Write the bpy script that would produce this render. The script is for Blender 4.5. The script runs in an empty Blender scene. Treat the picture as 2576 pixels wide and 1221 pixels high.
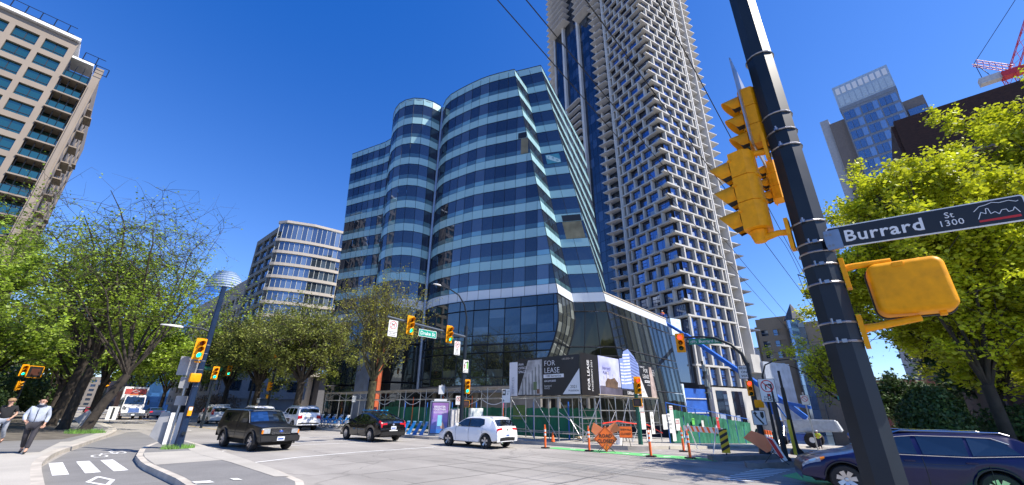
import bpy, bmesh, math, random
import numpy as np
from mathutils import Vector, Matrix
R = math.radians
random.seed(7)
SC = bpy.context.scene
COL = SC.collection

# ------------------------------------------------------------------ camera
# world: +Y = along the avenue (away, left of picture), +X = along the side street (away, right of picture)
EYE = 1.7
AZ, PITCH, ROLL = R(48.0), R(22.4), math.atan2(27, 2473)
cam_d = bpy.data.cameras.new('camera'); cam = bpy.data.objects.new('camera', cam_d); COL.objects.link(cam)
cam_d.sensor_width = 36; cam_d.lens = 36 * 1019 / 2576; cam_d.clip_start = 0.1; cam_d.clip_end = 5000
_f = Vector((math.sin(AZ) * math.cos(PITCH), math.cos(AZ) * math.cos(PITCH), math.sin(PITCH)))
_r = Vector((math.cos(AZ), -math.sin(AZ), 0)); _u = _r.cross(_f)
_r2 = _r * math.cos(ROLL) + _u * math.sin(ROLL) * 1.0; _u2 = _u * math.cos(ROLL) - _r * math.sin(ROLL)
cam.matrix_world = Matrix(((_r2.x, _u2.x, -_f.x, 0), (_r2.y, _u2.y, -_f.y, 0), (_r2.z, _u2.z, -_f.z, EYE), (0, 0, 0, 1)))
SC.camera = cam
SC.render.resolution_x, SC.render.resolution_y = 1024, 485

# ------------------------------------------------------------------ light
SUN_AZ, SUN_EL = R(157), R(50)        # azimuth measured from +Y towards +X
w = bpy.data.worlds.new('World'); SC.world = w; w.use_nodes = True
nt = w.node_tree; nt.nodes.clear()
sky = nt.nodes.new('ShaderNodeTexSky'); sky.sky_type = 'NISHITA'; sky.sun_disc = False
sky.sun_elevation = SUN_EL; sky.sun_rotation = SUN_AZ
sky.altitude = 0; sky.air_density = 1.0; sky.dust_density = 0.0; sky.ozone_density = 8.0
bgn = nt.nodes.new('ShaderNodeBackground'); bgn.inputs[1].default_value = 0.12
out = nt.nodes.new('ShaderNodeOutputWorld')
gm = nt.nodes.new('ShaderNodeVectorMath'); gm.operation = 'MULTIPLY'; gm.inputs[1].default_value = (0.884, 0.85, 0.88)
ga = nt.nodes.new('ShaderNodeVectorMath'); ga.operation = 'ADD'; ga.inputs[1].default_value = (-0.37, -0.31, 0.35)
gx = nt.nodes.new('ShaderNodeVectorMath'); gx.operation = 'MAXIMUM'; gx.inputs[1].default_value = (0.04, 0.10, 0.3)
nt.links.new(sky.outputs[0], gm.inputs[0]); nt.links.new(gm.outputs[0], ga.inputs[0]); nt.links.new(ga.outputs[0], gx.inputs[0]); nt.links.new(gx.outputs[0], bgn.inputs[0]); nt.links.new(bgn.outputs[0], out.inputs[0])
sd = bpy.data.lights.new('sun', 'SUN'); sd.energy = 4.0; sd.angle = R(0.5); sd.color = (1.0, 0.93, 0.82)
sun = bpy.data.objects.new('sun', sd); COL.objects.link(sun)
sv = Vector((math.sin(SUN_AZ) * math.cos(SUN_EL), math.cos(SUN_AZ) * math.cos(SUN_EL), math.sin(SUN_EL)))
sun.rotation_euler = sv.to_track_quat('Z', 'Y').to_euler()
SC.view_settings.view_transform = 'Standard'; SC.view_settings.look = 'None'
SC.view_settings.exposure = 1.0; SC.view_settings.gamma = 1.0
SC.cycles.max_bounces = 6; SC.cycles.transparent_max_bounces = 8

# ------------------------------------------------------------------ helpers
MATS = {}
def mat(name, col, rough=0.6, metal=0.0, spec=0.5, var=0.12, scale=3.0, bump=0.0, detail=4, emit=0, island=0.0, coat=0.0, trans=0.0, col2=None, rvar=0.0):
    if name in MATS: return MATS[name]
    m = bpy.data.materials.new(name); m.use_nodes = True; t = m.node_tree; n = t.nodes
    b = n['Principled BSDF']; b.inputs['Roughness'].default_value = rough; b.inputs['Metallic'].default_value = metal
    b.inputs['Specular IOR Level'].default_value = spec
    if coat: b.inputs['Coat Weight'].default_value = coat; b.inputs['Coat Roughness'].default_value = 0.03
    c = tuple(col) + (1,)
    tc = n.new('ShaderNodeTexCoord'); nz = n.new('ShaderNodeTexNoise'); nz.inputs['Scale'].default_value = scale; nz.inputs['Detail'].default_value = detail
    t.links.new(tc.outputs['Object'], nz.inputs['Vector'])
    mx = n.new('ShaderNodeMix'); mx.data_type = 'RGBA'
    lo = tuple(x * (1 - var) for x in col) + (1,); hi = tuple(min(1, x * (1 + var)) for x in (col2 or col)) + (1,)
    mx.inputs[6].default_value = lo; mx.inputs[7].default_value = hi
    mr = n.new('ShaderNodeMapRange'); mr.inputs[1].default_value = 0.3; mr.inputs[2].default_value = 0.7
    t.links.new(nz.outputs['Fac'], mr.inputs[0]); t.links.new(mr.outputs[0], mx.inputs[0])
    src = mx.outputs[2]
    if island:
        g = n.new('ShaderNodeNewGeometry'); hv = n.new('ShaderNodeHueSaturation')
        mm = n.new('ShaderNodeMapRange'); mm.inputs[3].default_value = 1 - island; mm.inputs[4].default_value = 1 + island
        t.links.new(g.outputs['Random Per Island'], mm.inputs[0]); t.links.new(mm.outputs[0], hv.inputs['Value'])
        t.links.new(src, hv.inputs['Color']); src = hv.outputs[0]
    t.links.new(src, b.inputs['Base Color'])
    if rvar:
        mr2 = n.new('ShaderNodeMapRange'); mr2.inputs[3].default_value = max(0.02, rough - rvar); mr2.inputs[4].default_value = min(1, rough + rvar)
        t.links.new(nz.outputs['Fac'], mr2.inputs[0]); t.links.new(mr2.outputs[0], b.inputs['Roughness'])
    if bump:
        bp = n.new('ShaderNodeBump'); bp.inputs['Strength'].default_value = bump; bp.inputs['Distance'].default_value = 0.02
        n2 = n.new('ShaderNodeTexNoise'); n2.inputs['Scale'].default_value = scale * 6; n2.inputs['Detail'].default_value = 6
        t.links.new(tc.outputs['Object'], n2.inputs['Vector']); t.links.new(n2.outputs['Fac'], bp.inputs['Height']); t.links.new(bp.outputs[0], b.inputs['Normal'])
    if emit:
        b.inputs['Emission Color'].default_value = c; b.inputs['Emission Strength'].default_value = emit
    if trans:
        tr = n.new('ShaderNodeBsdfTranslucent'); ms = n.new('ShaderNodeMixShader'); ms.inputs[0].default_value = trans
        t.links.new(src, tr.inputs['Color']); o = n['Material Output']
        t.links.new(b.outputs[0], ms.inputs[1]); t.links.new(tr.outputs[0], ms.inputs[2]); t.links.new(ms.outputs[0], o.inputs[0])
    MATS[name] = m; return m

def glass(name, tint, refl=0.35, base=(0.01, 0.015, 0.02), rough=0.02, wob=0.0, see=0.0):
    """coated window glass: dark room behind + tinted mirror reflection that grows at grazing angles"""
    if name in MATS: return MATS[name]
    m = bpy.data.materials.new(name); m.use_nodes = True; t = m.node_tree; n = t.nodes; n.clear()
    o = n.new('ShaderNodeOutputMaterial'); ms = n.new('ShaderNodeMixShader')
    d = n.new('ShaderNodeBsdfDiffuse'); g = n.new('ShaderNodeBsdfGlossy'); g.inputs['Roughness'].default_value = rough
    g.inputs['Color'].default_value = tuple(tint) + (1,)
    ge = n.new('ShaderNodeNewGeometry'); mx = n.new('ShaderNodeMix'); mx.data_type = 'RGBA'
    mx.inputs[6].default_value = tuple(base) + (1,); mx.inputs[7].default_value = tuple(min(1, b * 5 + .005) for b in base) + (1,)
    pw = n.new('ShaderNodeMath'); pw.operation = 'POWER'; pw.inputs[1].default_value = 4.0
    t.links.new(ge.outputs['Random Per Island'], pw.inputs[0]); t.links.new(pw.outputs[0], mx.inputs[0]); t.links.new(mx.outputs[2], d.inputs['Color'])
    lw = n.new('ShaderNodeLayerWeight'); lw.inputs['Blend'].default_value = 0.35
    mr = n.new('ShaderNodeMapRange'); mr.inputs[3].default_value = refl; mr.inputs[4].default_value = min(1, refl + 0.55)
    t.links.new(lw.outputs['Fresnel'], mr.inputs[0])
    rv = n.new('ShaderNodeMapRange'); rv.inputs[3].default_value = 0.72; rv.inputs[4].default_value = 1.08; mq = n.new('ShaderNodeMath'); mq.operation = 'MULTIPLY'
    t.links.new(ge.outputs['Random Per Island'], rv.inputs[0]); t.links.new(rv.outputs[0], mq.inputs[0]); t.links.new(mr.outputs[0], mq.inputs[1]); t.links.new(mq.outputs[0], ms.inputs[0])
    if wob:
        tc = n.new('ShaderNodeTexCoord'); nz = n.new('ShaderNodeTexNoise'); nz.inputs['Scale'].default_value = 0.35; nz.inputs['Detail'].default_value = 1
        bp = n.new('ShaderNodeBump'); bp.inputs['Strength'].default_value = wob; bp.inputs['Distance'].default_value = 0.05
        t.links.new(tc.outputs['Object'], nz.inputs['Vector']); t.links.new(nz.outputs['Fac'], bp.inputs['Height']); t.links.new(bp.outputs[0], g.inputs['Normal'])
    if see:
        tr = n.new('ShaderNodeBsdfTransparent'); tr.inputs[0].default_value = (0.55, 0.66, 0.66, 1); m2 = n.new('ShaderNodeMixShader'); m2.inputs[0].default_value = see
        t.links.new(d.outputs[0], m2.inputs[1]); t.links.new(tr.outputs[0], m2.inputs[2]); t.links.new(m2.outputs[0], ms.inputs[1])
    else:
        t.links.new(d.outputs[0], ms.inputs[1])
    t.links.new(g.outputs[0], ms.inputs[2]); t.links.new(ms.outputs[0], o.inputs[0])
    MATS[name] = m; return m

class MB:
    """collects faces, then becomes ONE mesh object"""
    def __init__(s): s.v = []; s.f = []; s.mi = []; s.cur = 0
    def poly(s, pts, mi=None):
        i = len(s.v); s.v += [tuple(p) for p in pts]; s.f.append(tuple(range(i, i + len(pts)))); s.mi.append(s.cur if mi is None else mi); return s
    def mesh(s, vs, fs, mi=None):
        i = len(s.v); s.v += [tuple(p) for p in vs]
        for f in fs: s.f.append(tuple(i + k for k in f)); s.mi.append(s.cur if mi is None else mi)
        return s
    def box(s, c, d, rz=0, mi=None, M=None):
        x, y, z = (k / 2 for k in d); cs, sn = math.cos(rz), math.sin(rz)
        vs = []
        for a, b, e in ((-1,-1,-1),(1,-1,-1),(1,1,-1),(-1,1,-1),(-1,-1,1),(1,-1,1),(1,1,1),(-1,1,1)):
            px, py, pz = a * x, b * y, e * z
            v = Vector((c[0] + px * cs - py * sn, c[1] + px * sn + py * cs, c[2] + pz))
            vs.append(M @ v if M else v)
        return s.mesh(vs, ((0,3,2,1),(4,5,6,7),(0,1,5,4),(1,2,6,5),(2,3,7,6),(3,0,4,7)), mi)
    def hexa(s, b, t, mi=None):      # bottom 4 points, top 4 points
        return s.mesh(list(b) + list(t), ((3,2,1,0),(4,5,6,7),(0,1,5,4),(1,2,6,5),(2,3,7,6),(3,0,4,7)), mi)
    def tube(s, p0, p1, r0, r1=None, n=8, cap=True, mi=None, ph=0):
        r1 = r0 if r1 is None else r1; p0, p1 = Vector(p0), Vector(p1); d = p1 - p0
        if d.length < 1e-6: return s
        q = d.to_track_quat('Z', 'X').to_matrix(); vs = []
        for p, r in ((p0, r0), (p1, r1)):
            for k in range(n):
                a = 2 * math.pi * k / n + ph; vs.append(p + q @ Vector((r * math.cos(a), r * math.sin(a), 0)))
        fs = [(k, (k + 1) % n, n + (k + 1) % n, n + k) for k in range(n)]
        if cap: fs += [tuple(range(n))[::-1], tuple(range(n, 2 * n))]
        return s.mesh(vs, fs, mi)
    def path(s, pts, r, n=8, mi=None):
        pts = [Vector(p) for p in pts]; rr = r if isinstance(r, (list, tuple)) else [r] * len(pts); vs = []; up = None
        for i, p in enumerate(pts):
            d = (pts[min(i + 1, len(pts) - 1)] - pts[max(i - 1, 0)]).normalized()
            if up is None: up = d.orthogonal().normalized()
            up = (up - d * up.dot(d)).normalized(); sd_ = d.cross(up)
            for k in range(n):
                a = 2 * math.pi * k / n; vs.append(p + (up * math.cos(a) + sd_ * math.sin(a)) * rr[i])
        fs = []
        for i in range(len(pts) - 1):
            for k in range(n): fs.append((i * n + k, i * n + (k + 1) % n, (i + 1) * n + (k + 1) % n, (i + 1) * n + k))
        fs += [tuple(range(n))[::-1], tuple(range((len(pts) - 1) * n, len(pts) * n))]
        return s.mesh(vs, fs, mi)
    def rbox(s, M, w_, h_, d, r_, ins=.02, mi=None):   # rounded box lying in the local XZ plane
        lv = [(-d / 2, ins), (-d / 2 + ins * .35, ins * .35), (-d / 2 + ins, 0), (d / 2, 0)]; vs = []; n = 0
        for y, q in lv:
            ring_ = []
            for cx_, cz_, a0 in ((w_ / 2 - r_, h_ / 2 - r_, 0), (-w_ / 2 + r_, h_ / 2 - r_, 90), (-w_ / 2 + r_, -h_ / 2 + r_, 180), (w_ / 2 - r_, -h_ / 2 + r_, 270)):
                for k in range(6): a = R(a0 + 18 * k); ring_.append(M @ Vector((cx_ + (r_ - q) * math.cos(a), y, cz_ + (r_ - q) * math.sin(a))))
            n = len(ring_); vs += ring_
        fs = [(i * n + k, i * n + (k + 1) % n, (i + 1) * n + (k + 1) % n, (i + 1) * n + k) for i in range(3) for k in range(n)] + [tuple(range(n))[::-1], tuple(range(3 * n, 4 * n))]
        return s.mesh(vs, fs, mi)
    def prism(s, pts, z0, z1, mi=None):   # plan polygon
        n = len(pts); vs = [(p[0], p[1], z0) for p in pts] + [(p[0], p[1], z1) for p in pts]
        fs = [(k, (k + 1) % n, n + (k + 1) % n, n + k) for k in range(n)] + [tuple(range(n))[::-1], tuple(range(n, 2 * n))]
        return s.mesh(vs, fs, mi)
    def slab(s, pts, off, mi=None):       # 3-D polygon thickened by vector off
        n = len(pts); off = Vector(off); vs = [Vector(p) for p in pts]; vs += [p + off for p in vs]
        fs = [(k, (k + 1) % n, n + (k + 1) % n, n + k) for k in range(n)] + [tuple(range(n))[::-1], tuple(range(n, 2 * n))]
        return s.mesh(vs, fs, mi)
    def lathe(s, prof, n=16, M=None, mi=None, cap=True):   # prof (r,z)
        vs = []; M = M or Matrix()
        for r, z in prof:
            for k in range(n):
                a = 2 * math.pi * k / n; vs.append(M @ Vector((r * math.cos(a), r * math.sin(a), z)))
        fs = []
        for i in range(len(prof) - 1):
            for k in range(n): fs.append((i * n + k, i * n + (k + 1) % n, (i + 1) * n + (k + 1) % n, (i + 1) * n + k))
        if cap and prof[0][0] > 1e-5: fs.append(tuple(range(n))[::-1])
        if cap and prof[-1][0] > 1e-5: fs.append(tuple(range((len(prof) - 1) * n, len(prof) * n)))
        return s.mesh(vs, fs, mi)
    def build(s, name, mats, parent=None, smooth=False, M=None, bevel=0.0, **tags):
        me = bpy.data.meshes.new(name)
        vs = [M @ Vector(v) for v in s.v] if M else s.v
        me.from_pydata([tuple(v) for v in vs], [], s.f)
        for m in (mats if isinstance(mats, (list, tuple)) else [mats]): me.materials.append(m)
        if any(s.mi): me.polygons.foreach_set('material_index', s.mi)
        if bevel:
            bm = bmesh.new(); bm.from_mesh(me); bmesh.ops.remove_doubles(bm, verts=bm.verts, dist=1e-5)
            bmesh.ops.bevel(bm, geom=[e for e in bm.edges if len(e.link_faces) == 2 and e.calc_face_angle(0) > 0.5], offset=bevel, segments=2, affect='EDGES', clamp_overlap=True)
            bm.to_mesh(me); bm.free()
        if smooth:
            me.polygons.foreach_set('use_smooth', [True] * len(me.polygons)); me.set_sharp_from_angle(angle=R(smooth if smooth > 1 else 40))
        me.update()
        o = bpy.data.objects.new(name, me); COL.objects.link(o)
        if parent: o.parent = parent
        for k, v in tags.items(): o[k] = v
        return o

def tag(o, label=None, cat=None, group=None, kind=None):
    if label: o['label'] = label
    if cat: o['category'] = cat
    if group: o['group'] = group
    if kind: o['kind'] = kind
    return o
def thing(name, label, cat, loc=(0, 0, 0), rz=0, group=None):
    o = bpy.data.objects.new(name, None); COL.objects.link(o); o.empty_display_size = 0.2
    o.location = loc; o.rotation_euler = (0, 0, rz); return tag(o, label, cat, group)
def copy_tree(o, parent=None):
    c = o.copy(); COL.objects.link(c); c.parent = parent
    for ch in list(o.children): copy_tree(ch, c)
    return c
def dup(root, loc, rz, label=None, group=None):
    r = copy_tree(root); r.location = loc; r.rotation_euler = (0, 0, rz)
    if label: r['label'] = label
    if group: r['group'] = group
    return r
def text(s, size, M, m, parent=None, extrude=0.002, align='CENTER', bold=0.0, xs=1.0, name='lettering', sp=1.0):
    """lettering in the local XZ plane facing -Y; M places it"""
    cu = bpy.data.curves.new('t', 'FONT'); cu.body = s; cu.size = size; cu.align_x = align; cu.align_y = 'CENTER'
    cu.extrude = extrude; cu.offset = bold; cu.resolution_u = 2; cu.space_character = sp; cu.space_line = 0.85
    o = bpy.data.objects.new('t', cu); COL.objects.link(o)
    me = bpy.data.meshes.new_from_object(o.evaluated_get(bpy.context.evaluated_depsgraph_get()))
    bpy.data.objects.remove(o); me.name = name
    me.transform(M @ Matrix.Rotation(R(90), 4, 'X') @ Matrix.Diagonal((xs, 1, 1, 1)))
    me.materials.clear(); me.materials.append(m)
    ob = bpy.data.objects.new(name, me); COL.objects.link(ob)
    if parent: ob.parent = parent
    return ob
T = Matrix.Translation
def RZ(a): return Matrix.Rotation(a, 4, 'Z')
def ground_z(x):                      # the side street falls away beyond the avenue
    return 0.0 if x < 21 else -0.05 * (x - 21)
def seg_resample(pts, s_list):
    """points at arc lengths s along a plan polyline (extended straight past its end)"""
    out = []; acc = [0]
    for a, b in zip(pts, pts[1:]): acc.append(acc[-1] + math.dist(a, b))
    for s in s_list:
        i = 0
        while i < len(pts) - 2 and s > acc[i + 1]: i += 1
        t = (s - acc[i]) / (acc[i + 1] - acc[i]); a, b = pts[i], pts[i + 1]
        out.append((a[0] + (b[0] - a[0]) * t, a[1] + (b[1] - a[1]) * t))
    return out
def smooth_line(pts, it=3):
    for _ in range(it):
        q = [pts[0]]
        for a, b in zip(pts, pts[1:]):
            q += [(a[0] * .75 + b[0] * .25, a[1] * .75 + b[1] * .25), (a[0] * .25 + b[0] * .75, a[1] * .25 + b[1] * .75)]
        pts = q + [pts[-1]]
    return pts
def arclen(pts): return sum(math.dist(a, b) for a, b in zip(pts, pts[1:]))
def windows_out(parent, quads, m, name='window', cap=100):
    """quads: list of MB; first `cap` are parts of their own, the rest one stuff part"""
    for mb in quads[:cap]: mb.build(name, m, parent)
    if len(quads) > cap:
        r = MB()
        for mb in quads[cap:]:
            i = len(r.v); r.v += mb.v; r.f += [tuple(i + k for k in f) for f in mb.f]; r.mi += mb.mi
        tag(r.build(name, m, parent), kind='stuff')
# ------------------------------------------------------------------ materials
ASPH = mat('asphalt', (0.315, 0.295, 0.27), 0.9, var=0.10, scale=0.35, bump=0.5, detail=9)
def add_speckle(m, scale=60, amt=0.25, patch=0.12):
    t = m.node_tree; n = t.nodes; b = n['Principled BSDF']; src = b.inputs['Base Color'].links[0].from_socket
    tc = n.new('ShaderNodeTexCoord'); a = n.new('ShaderNodeTexNoise'); a.inputs['Scale'].default_value = scale; a.inputs['Detail'].default_value = 2
    v = n.new('ShaderNodeTexNoise'); v.inputs['Scale'].default_value = 0.12; v.inputs['Detail'].default_value = 5; v.inputs['Roughness'].default_value = .7
    t.links.new(tc.outputs['Object'], a.inputs['Vector']); t.links.new(tc.outputs['Object'], v.inputs['Vector'])
    h = n.new('ShaderNodeHueSaturation'); r = n.new('ShaderNodeMapRange'); r.inputs[1].default_value = .3; r.inputs[2].default_value = .7; r.inputs[3].default_value = 1 - amt; r.inputs[4].default_value = 1 + amt
    r2 = n.new('ShaderNodeMapRange'); r2.inputs[1].default_value = .35; r2.inputs[2].default_value = .65; r2.inputs[3].default_value = 1 - patch; r2.inputs[4].default_value = 1 + patch
    mu = n.new('ShaderNodeMath'); mu.operation = 'MULTIPLY'
    t.links.new(a.outputs['Fac'], r.inputs[0]); t.links.new(v.outputs['Fac'], r2.inputs[0]); t.links.new(r.outputs[0], mu.inputs[0]); t.links.new(r2.outputs[0], mu.inputs[1])
    t.links.new(mu.outputs[0], h.inputs['Value']); t.links.new(src, h.inputs['Color']); t.links.new(h.outputs[0], b.inputs['Base Color'])
def add_wear(m, scale=1.2, amt=0.5):
    """paint worn through to the asphalt"""
    t = m.node_tree; n = t.nodes; b = n['Principled BSDF']; src = b.inputs['Base Color'].links[0].from_socket
    tc = n.new('ShaderNodeTexCoord'); a = n.new('ShaderNodeTexNoise'); a.inputs['Scale'].default_value = scale * 6; a.inputs['Detail'].default_value = 8; a.inputs['Roughness'].default_value = .75
    t.links.new(tc.outputs['Object'], a.inputs['Vector'])
    r = n.new('ShaderNodeMapRange'); r.inputs[1].default_value = .52; r.inputs[2].default_value = .68; r.inputs[4].default_value = amt
    t.links.new(a.outputs['Fac'], r.inputs[0]); mx = n.new('ShaderNodeMix'); mx.data_type = 'RGBA'; t.links.new(r.outputs[0], mx.inputs[0]); t.links.new(src, mx.inputs[6]); mx.inputs[7].default_value = (.28, .27, .26, 1)
    t.links.new(mx.outputs[2], b.inputs['Base Color'])
add_speckle(ASPH)
def add_tracks(m):
    t = m.node_tree; n = t.nodes; b = n['Principled BSDF']; src = b.inputs['Base Color'].links[0].from_socket
    tc = n.new('ShaderNodeTexCoord'); mp = n.new('ShaderNodeMapping'); mp.inputs['Scale'].default_value = (.9, .05, 1); a = n.new('ShaderNodeTexNoise'); a.inputs['Scale'].default_value = 1; a.inputs['Detail'].default_value = 4
    t.links.new(tc.outputs['Object'], mp.inputs[0]); t.links.new(mp.outputs[0], a.inputs['Vector'])
    v = n.new('ShaderNodeTexVoronoi'); v.feature = 'DISTANCE_TO_EDGE'; v.inputs['Scale'].default_value = .22
    nz = n.new('ShaderNodeTexNoise'); nz.inputs['Scale'].default_value = .8; nz.inputs['Detail'].default_value = 6; va = n.new('ShaderNodeVectorMath'); va.operation = 'MULTIPLY_ADD'; va.inputs[1].default_value = (1.2, 1.2, 0)
    t.links.new(tc.outputs['Object'], nz.inputs['Vector']); t.links.new(nz.outputs['Color'], va.inputs[0]); t.links.new(tc.outputs['Object'], va.inputs[2]); t.links.new(va.outputs[0], v.inputs['Vector'])
    r = n.new('ShaderNodeMapRange'); r.inputs[1].default_value = .002; r.inputs[2].default_value = .010; r.inputs[3].default_value = .78; r.inputs[4].default_value = 1
    st = n.new('ShaderNodeTexNoise'); st.inputs['Scale'].default_value = .55; st.inputs['Detail'].default_value = 3; t.links.new(tc.outputs['Object'], st.inputs['Vector'])
    r3 = n.new('ShaderNodeMapRange'); r3.inputs[1].default_value = .60; r3.inputs[2].default_value = .78; r3.inputs[3].default_value = 1; r3.inputs[4].default_value = .70
    r2 = n.new('ShaderNodeMapRange'); r2.inputs[1].default_value = .3; r2.inputs[2].default_value = .7; r2.inputs[3].default_value = .86; r2.inputs[4].default_value = 1.10
    m1 = n.new('ShaderNodeMath'); m1.operation = 'MULTIPLY'; m2 = n.new('ShaderNodeMath'); m2.operation = 'MULTIPLY'; h = n.new('ShaderNodeHueSaturation')
    t.links.new(v.outputs['Distance'], r.inputs[0]); t.links.new(a.outputs['Fac'], r2.inputs[0]); t.links.new(st.outputs['Fac'], r3.inputs[0]); t.links.new(r.outputs[0], m1.inputs[0]); t.links.new(r2.outputs[0], m1.inputs[1]); t.links.new(m1.outputs[0], m2.inputs[0]); t.links.new(r3.outputs[0], m2.inputs[1])
    t.links.new(m2.outputs[0], h.inputs['Value']); t.links.new(src, h.inputs['Color']); t.links.new(h.outputs[0], b.inputs['Base Color'])
add_tracks(ASPH)
ASPH2 = mat('asphalt_path', (0.20, 0.195, 0.19), 0.9, var=0.10, scale=0.8, bump=0.4, detail=8); add_speckle(ASPH2, 50, .2, .1)
CONC = mat('concrete_walk', (0.42, 0.395, 0.35), 0.85, var=0.10, scale=0.6, bump=0.2, detail=8); add_speckle(CONC, 40, .10, .1)
KERB = mat('kerb_concrete', (0.47, 0.43, 0.37), 0.85, var=0.22, scale=1.6, bump=0.3, detail=8)
DIRT = mat('far_ground', (0.20, 0.19, 0.17), 0.95, var=0.2, scale=0.05)
WPAINT = mat('road_paint', (0.78, 0.78, 0.76), 0.7, var=0.05, scale=3); add_wear(WPAINT)
GPAINT = mat('green_paint', (0.13, 0.50, 0.16), 0.75, var=0.12, scale=1.5, detail=8); add_wear(GPAINT, .6, .35)
BLK = mat('black_plastic', (0.015, 0.015, 0.016), 0.45, var=0.1)
DKM = mat('dark_metal', (0.03, 0.035, 0.04), 0.35, metal=0.3, var=0.1)
WHT = mat('white_paint', (0.78, 0.78, 0.78), 0.5, var=0.04)
GALV = mat('galvanised', (0.42, 0.43, 0.44), 0.38, metal=0.75, var=0.18, scale=6)
STEEL = mat('steel_band', (0.30, 0.30, 0.32), 0.3, metal=0.85, var=0.15, scale=8)
YEL = mat('signal_yellow', (0.80, 0.33, 0.002), 0.5, var=0.13, scale=16, detail=9, spec=.25, rvar=0.12)
POLE = mat('pole_paint', (0.011, 0.017, 0.025), 0.42, var=0.25, scale=2.5, spec=.35, rvar=0.12)
ORNG = mat('safety_orange', (0.95, 0.15, 0.02), 0.5, var=0.08, scale=4)
ORFLAG = mat('orange_flag', (1.0, 0.38, 0.16), 0.7, var=0.08, trans=0.4)
REDP = mat('red_paint', (0.55, 0.02, 0.02), 0.5, var=0.05)
GREENP = mat('sign_green', (0.0, 0.20, 0.11), 0.45, var=0.06)
SIGNBLK = mat('sign_black', (0.012, 0.012, 0.013), 0.4, var=0.1)
SIGNBACK = mat('sign_back', (0.30, 0.30, 0.31), 0.45, metal=0.4, var=0.1)

# ------------------------------------------------------------------ the setting
def gsheet(name, pts, h, m, kind='structure', thick=0.0, **kw):
    """sheet or slab that follows the fall of the side street; pts must lie on one side of x=21"""
    mb = MB(); top = [(x, y, ground_z(x) + h) for x, y in pts]
    if thick: mb.slab([(x, y, z - thick) for x, y, z in top], (0, 0, thick))
    else: mb.poly(top)
    return tag(mb.build(name, m, **kw), kind=kind)
def area(p):
    return sum(a[0] * b[1] - b[0] * a[1] for a, b in zip(p, p[1:] + p[:1])) / 2
def inset(pts, d):
    if area(pts) < 0: pts = pts[::-1]
    out = []; n = len(pts)
    for i in range(n):
        a, b, c = Vector(pts[i - 1]), Vector(pts[i]), Vector(pts[(i + 1) % n]); u = (b - a).normalized(); v = (c - b).normalized()
        nn = (Vector((-u.y, u.x)) + Vector((-v.y, v.x))); nn = nn.normalized() / max(.5, math.cos(u.angle(v, 0) / 2))
        out.append(tuple(b + nn * d))
    return out
mb = MB()
xs = [-1500, -200, 21, 150, 400, 1500]
for a, b in zip(xs, xs[1:]):
    za, zb = [(-0.03 if x <= 21 else max(-0.05 * (min(x, 150) - 21), -7) - 0.03) for x in (a, b)]
    mb.poly([(a, -1500, za), (b, -1500, zb), (b, 2500, zb), (a, 2500, za)])
tag(mb.build('ground', DIRT), kind='structure')
gsheet('avenue_road', [(-0.4, -60), (18.8, -60), (18.8, 500), (-0.4, 500)], 0.0, ASPH)
gsheet('side_street_road', [(18.8, -1.5), (21, -1.5), (21, 9.2), (18.8, 9.2)], 0.0, ASPH)
gsheet('side_street_road', [(21, -1.5), (140, -1.5), (140, 9.2), (21, 9.2)], 0.0, ASPH)
gsheet('side_street_road', [(-120, -1.5), (-.4, -1.5), (-.4, 9.2), (-120, 9.2)], -0.004, ASPH)
# left boulevard with kerb
lk = [(0.78, 9.6), (0.78, 13), (0.8, 18.1), (0.91, 19.8), (1.13, 21.8), (1.5, 24), (2.05, 26.3), (3.07, 31.2), (4.2, 36.5), (5.0, 42), (5.5, 55), (5.6, 420)]
lk = [lk[0]] + smooth_line(lk[1:-1], 2) + [lk[-1]]
poly = [(-6.5, 9.6)] + lk + [(-6.5, 420)]
gsheet('left_kerb', poly, 0.15, KERB, thick=0.2)
inn = [(x - 0.2, y) for x, y in lk]
gsheet('left_sidewalk', [(-6.5, 9.62)] + inn + [(-6.5, 420)], 0.154, CONC)
gsheet('sidewalk_patch', [(-0.6, 23.0), (0.86, 22.9), (1.6, 28.6), (1.9, 28.6), (3.4, 36), (4.6, 43), (5.1, 60), (5.1, 120), (1.4, 120), (1.4, 60), (-.6, 30)], 0.158, ASPH2)
gsheet('dirt_strip', [(-6.3, 30.4), (1.7, 30.4), (2.6, 34), (3.3, 37.5), (1.4, 60), (1.4, 120), (-6.3, 120)], 0.162, mat('tree_pit_soil', (0.12, 0.105, 0.085), 0.95, var=0.4, scale=2, detail=8))
# bicycle path surface
gsheet('bicycle_path', [(0.55, -2), (3.2, -2), (3.2, 19), (3.8, 23), (4.6, 26), (5.4, 30), (5.9, 40), (5.3, 40), (4.4, 36.4), (2.9, 30.4), (1.7, 24.5), (1.0, 20), (0.7, 18)], 0.004, ASPH2)
# island between bicycle path and avenue
isl = [(2.66, 8.6), (2.85, 13), (2.8, 16.4), (2.84, 17.5), (3.0, 19.5), (3.52, 22.5), (4.09, 24.5), (4.9, 27), (5.3, 27.7), (5.75, 26.2), (5.64, 22.5), (5.42, 19.1), (5.2, 15.5), (4.95, 12.3), (4.75, 10.6), (4.3, 9.4), (3.4, 8.6)]
gsheet('island_kerb', isl, 0.15, KERB, thick=0.2)
gsheet('island_top', inset(isl, 0.17), 0.154, ASPH2)
gsheet('island_paving', [(2.97, 16.1), (3.1, 18.6), (3.32, 20.4), (5.3, 20.3), (5.05, 16.2)], 0.158, CONC)
gsheet('island_apron', [(4.72, 20.8), (4.55, 18.4), (4.62, 15.4), (4.5, 11.6), (4.75, 11.4), (4.98, 13), (5.18, 15.6), (5.4, 19.1), (5.55, 22.4), (5.1, 23)], 0.162, CONC)
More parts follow.
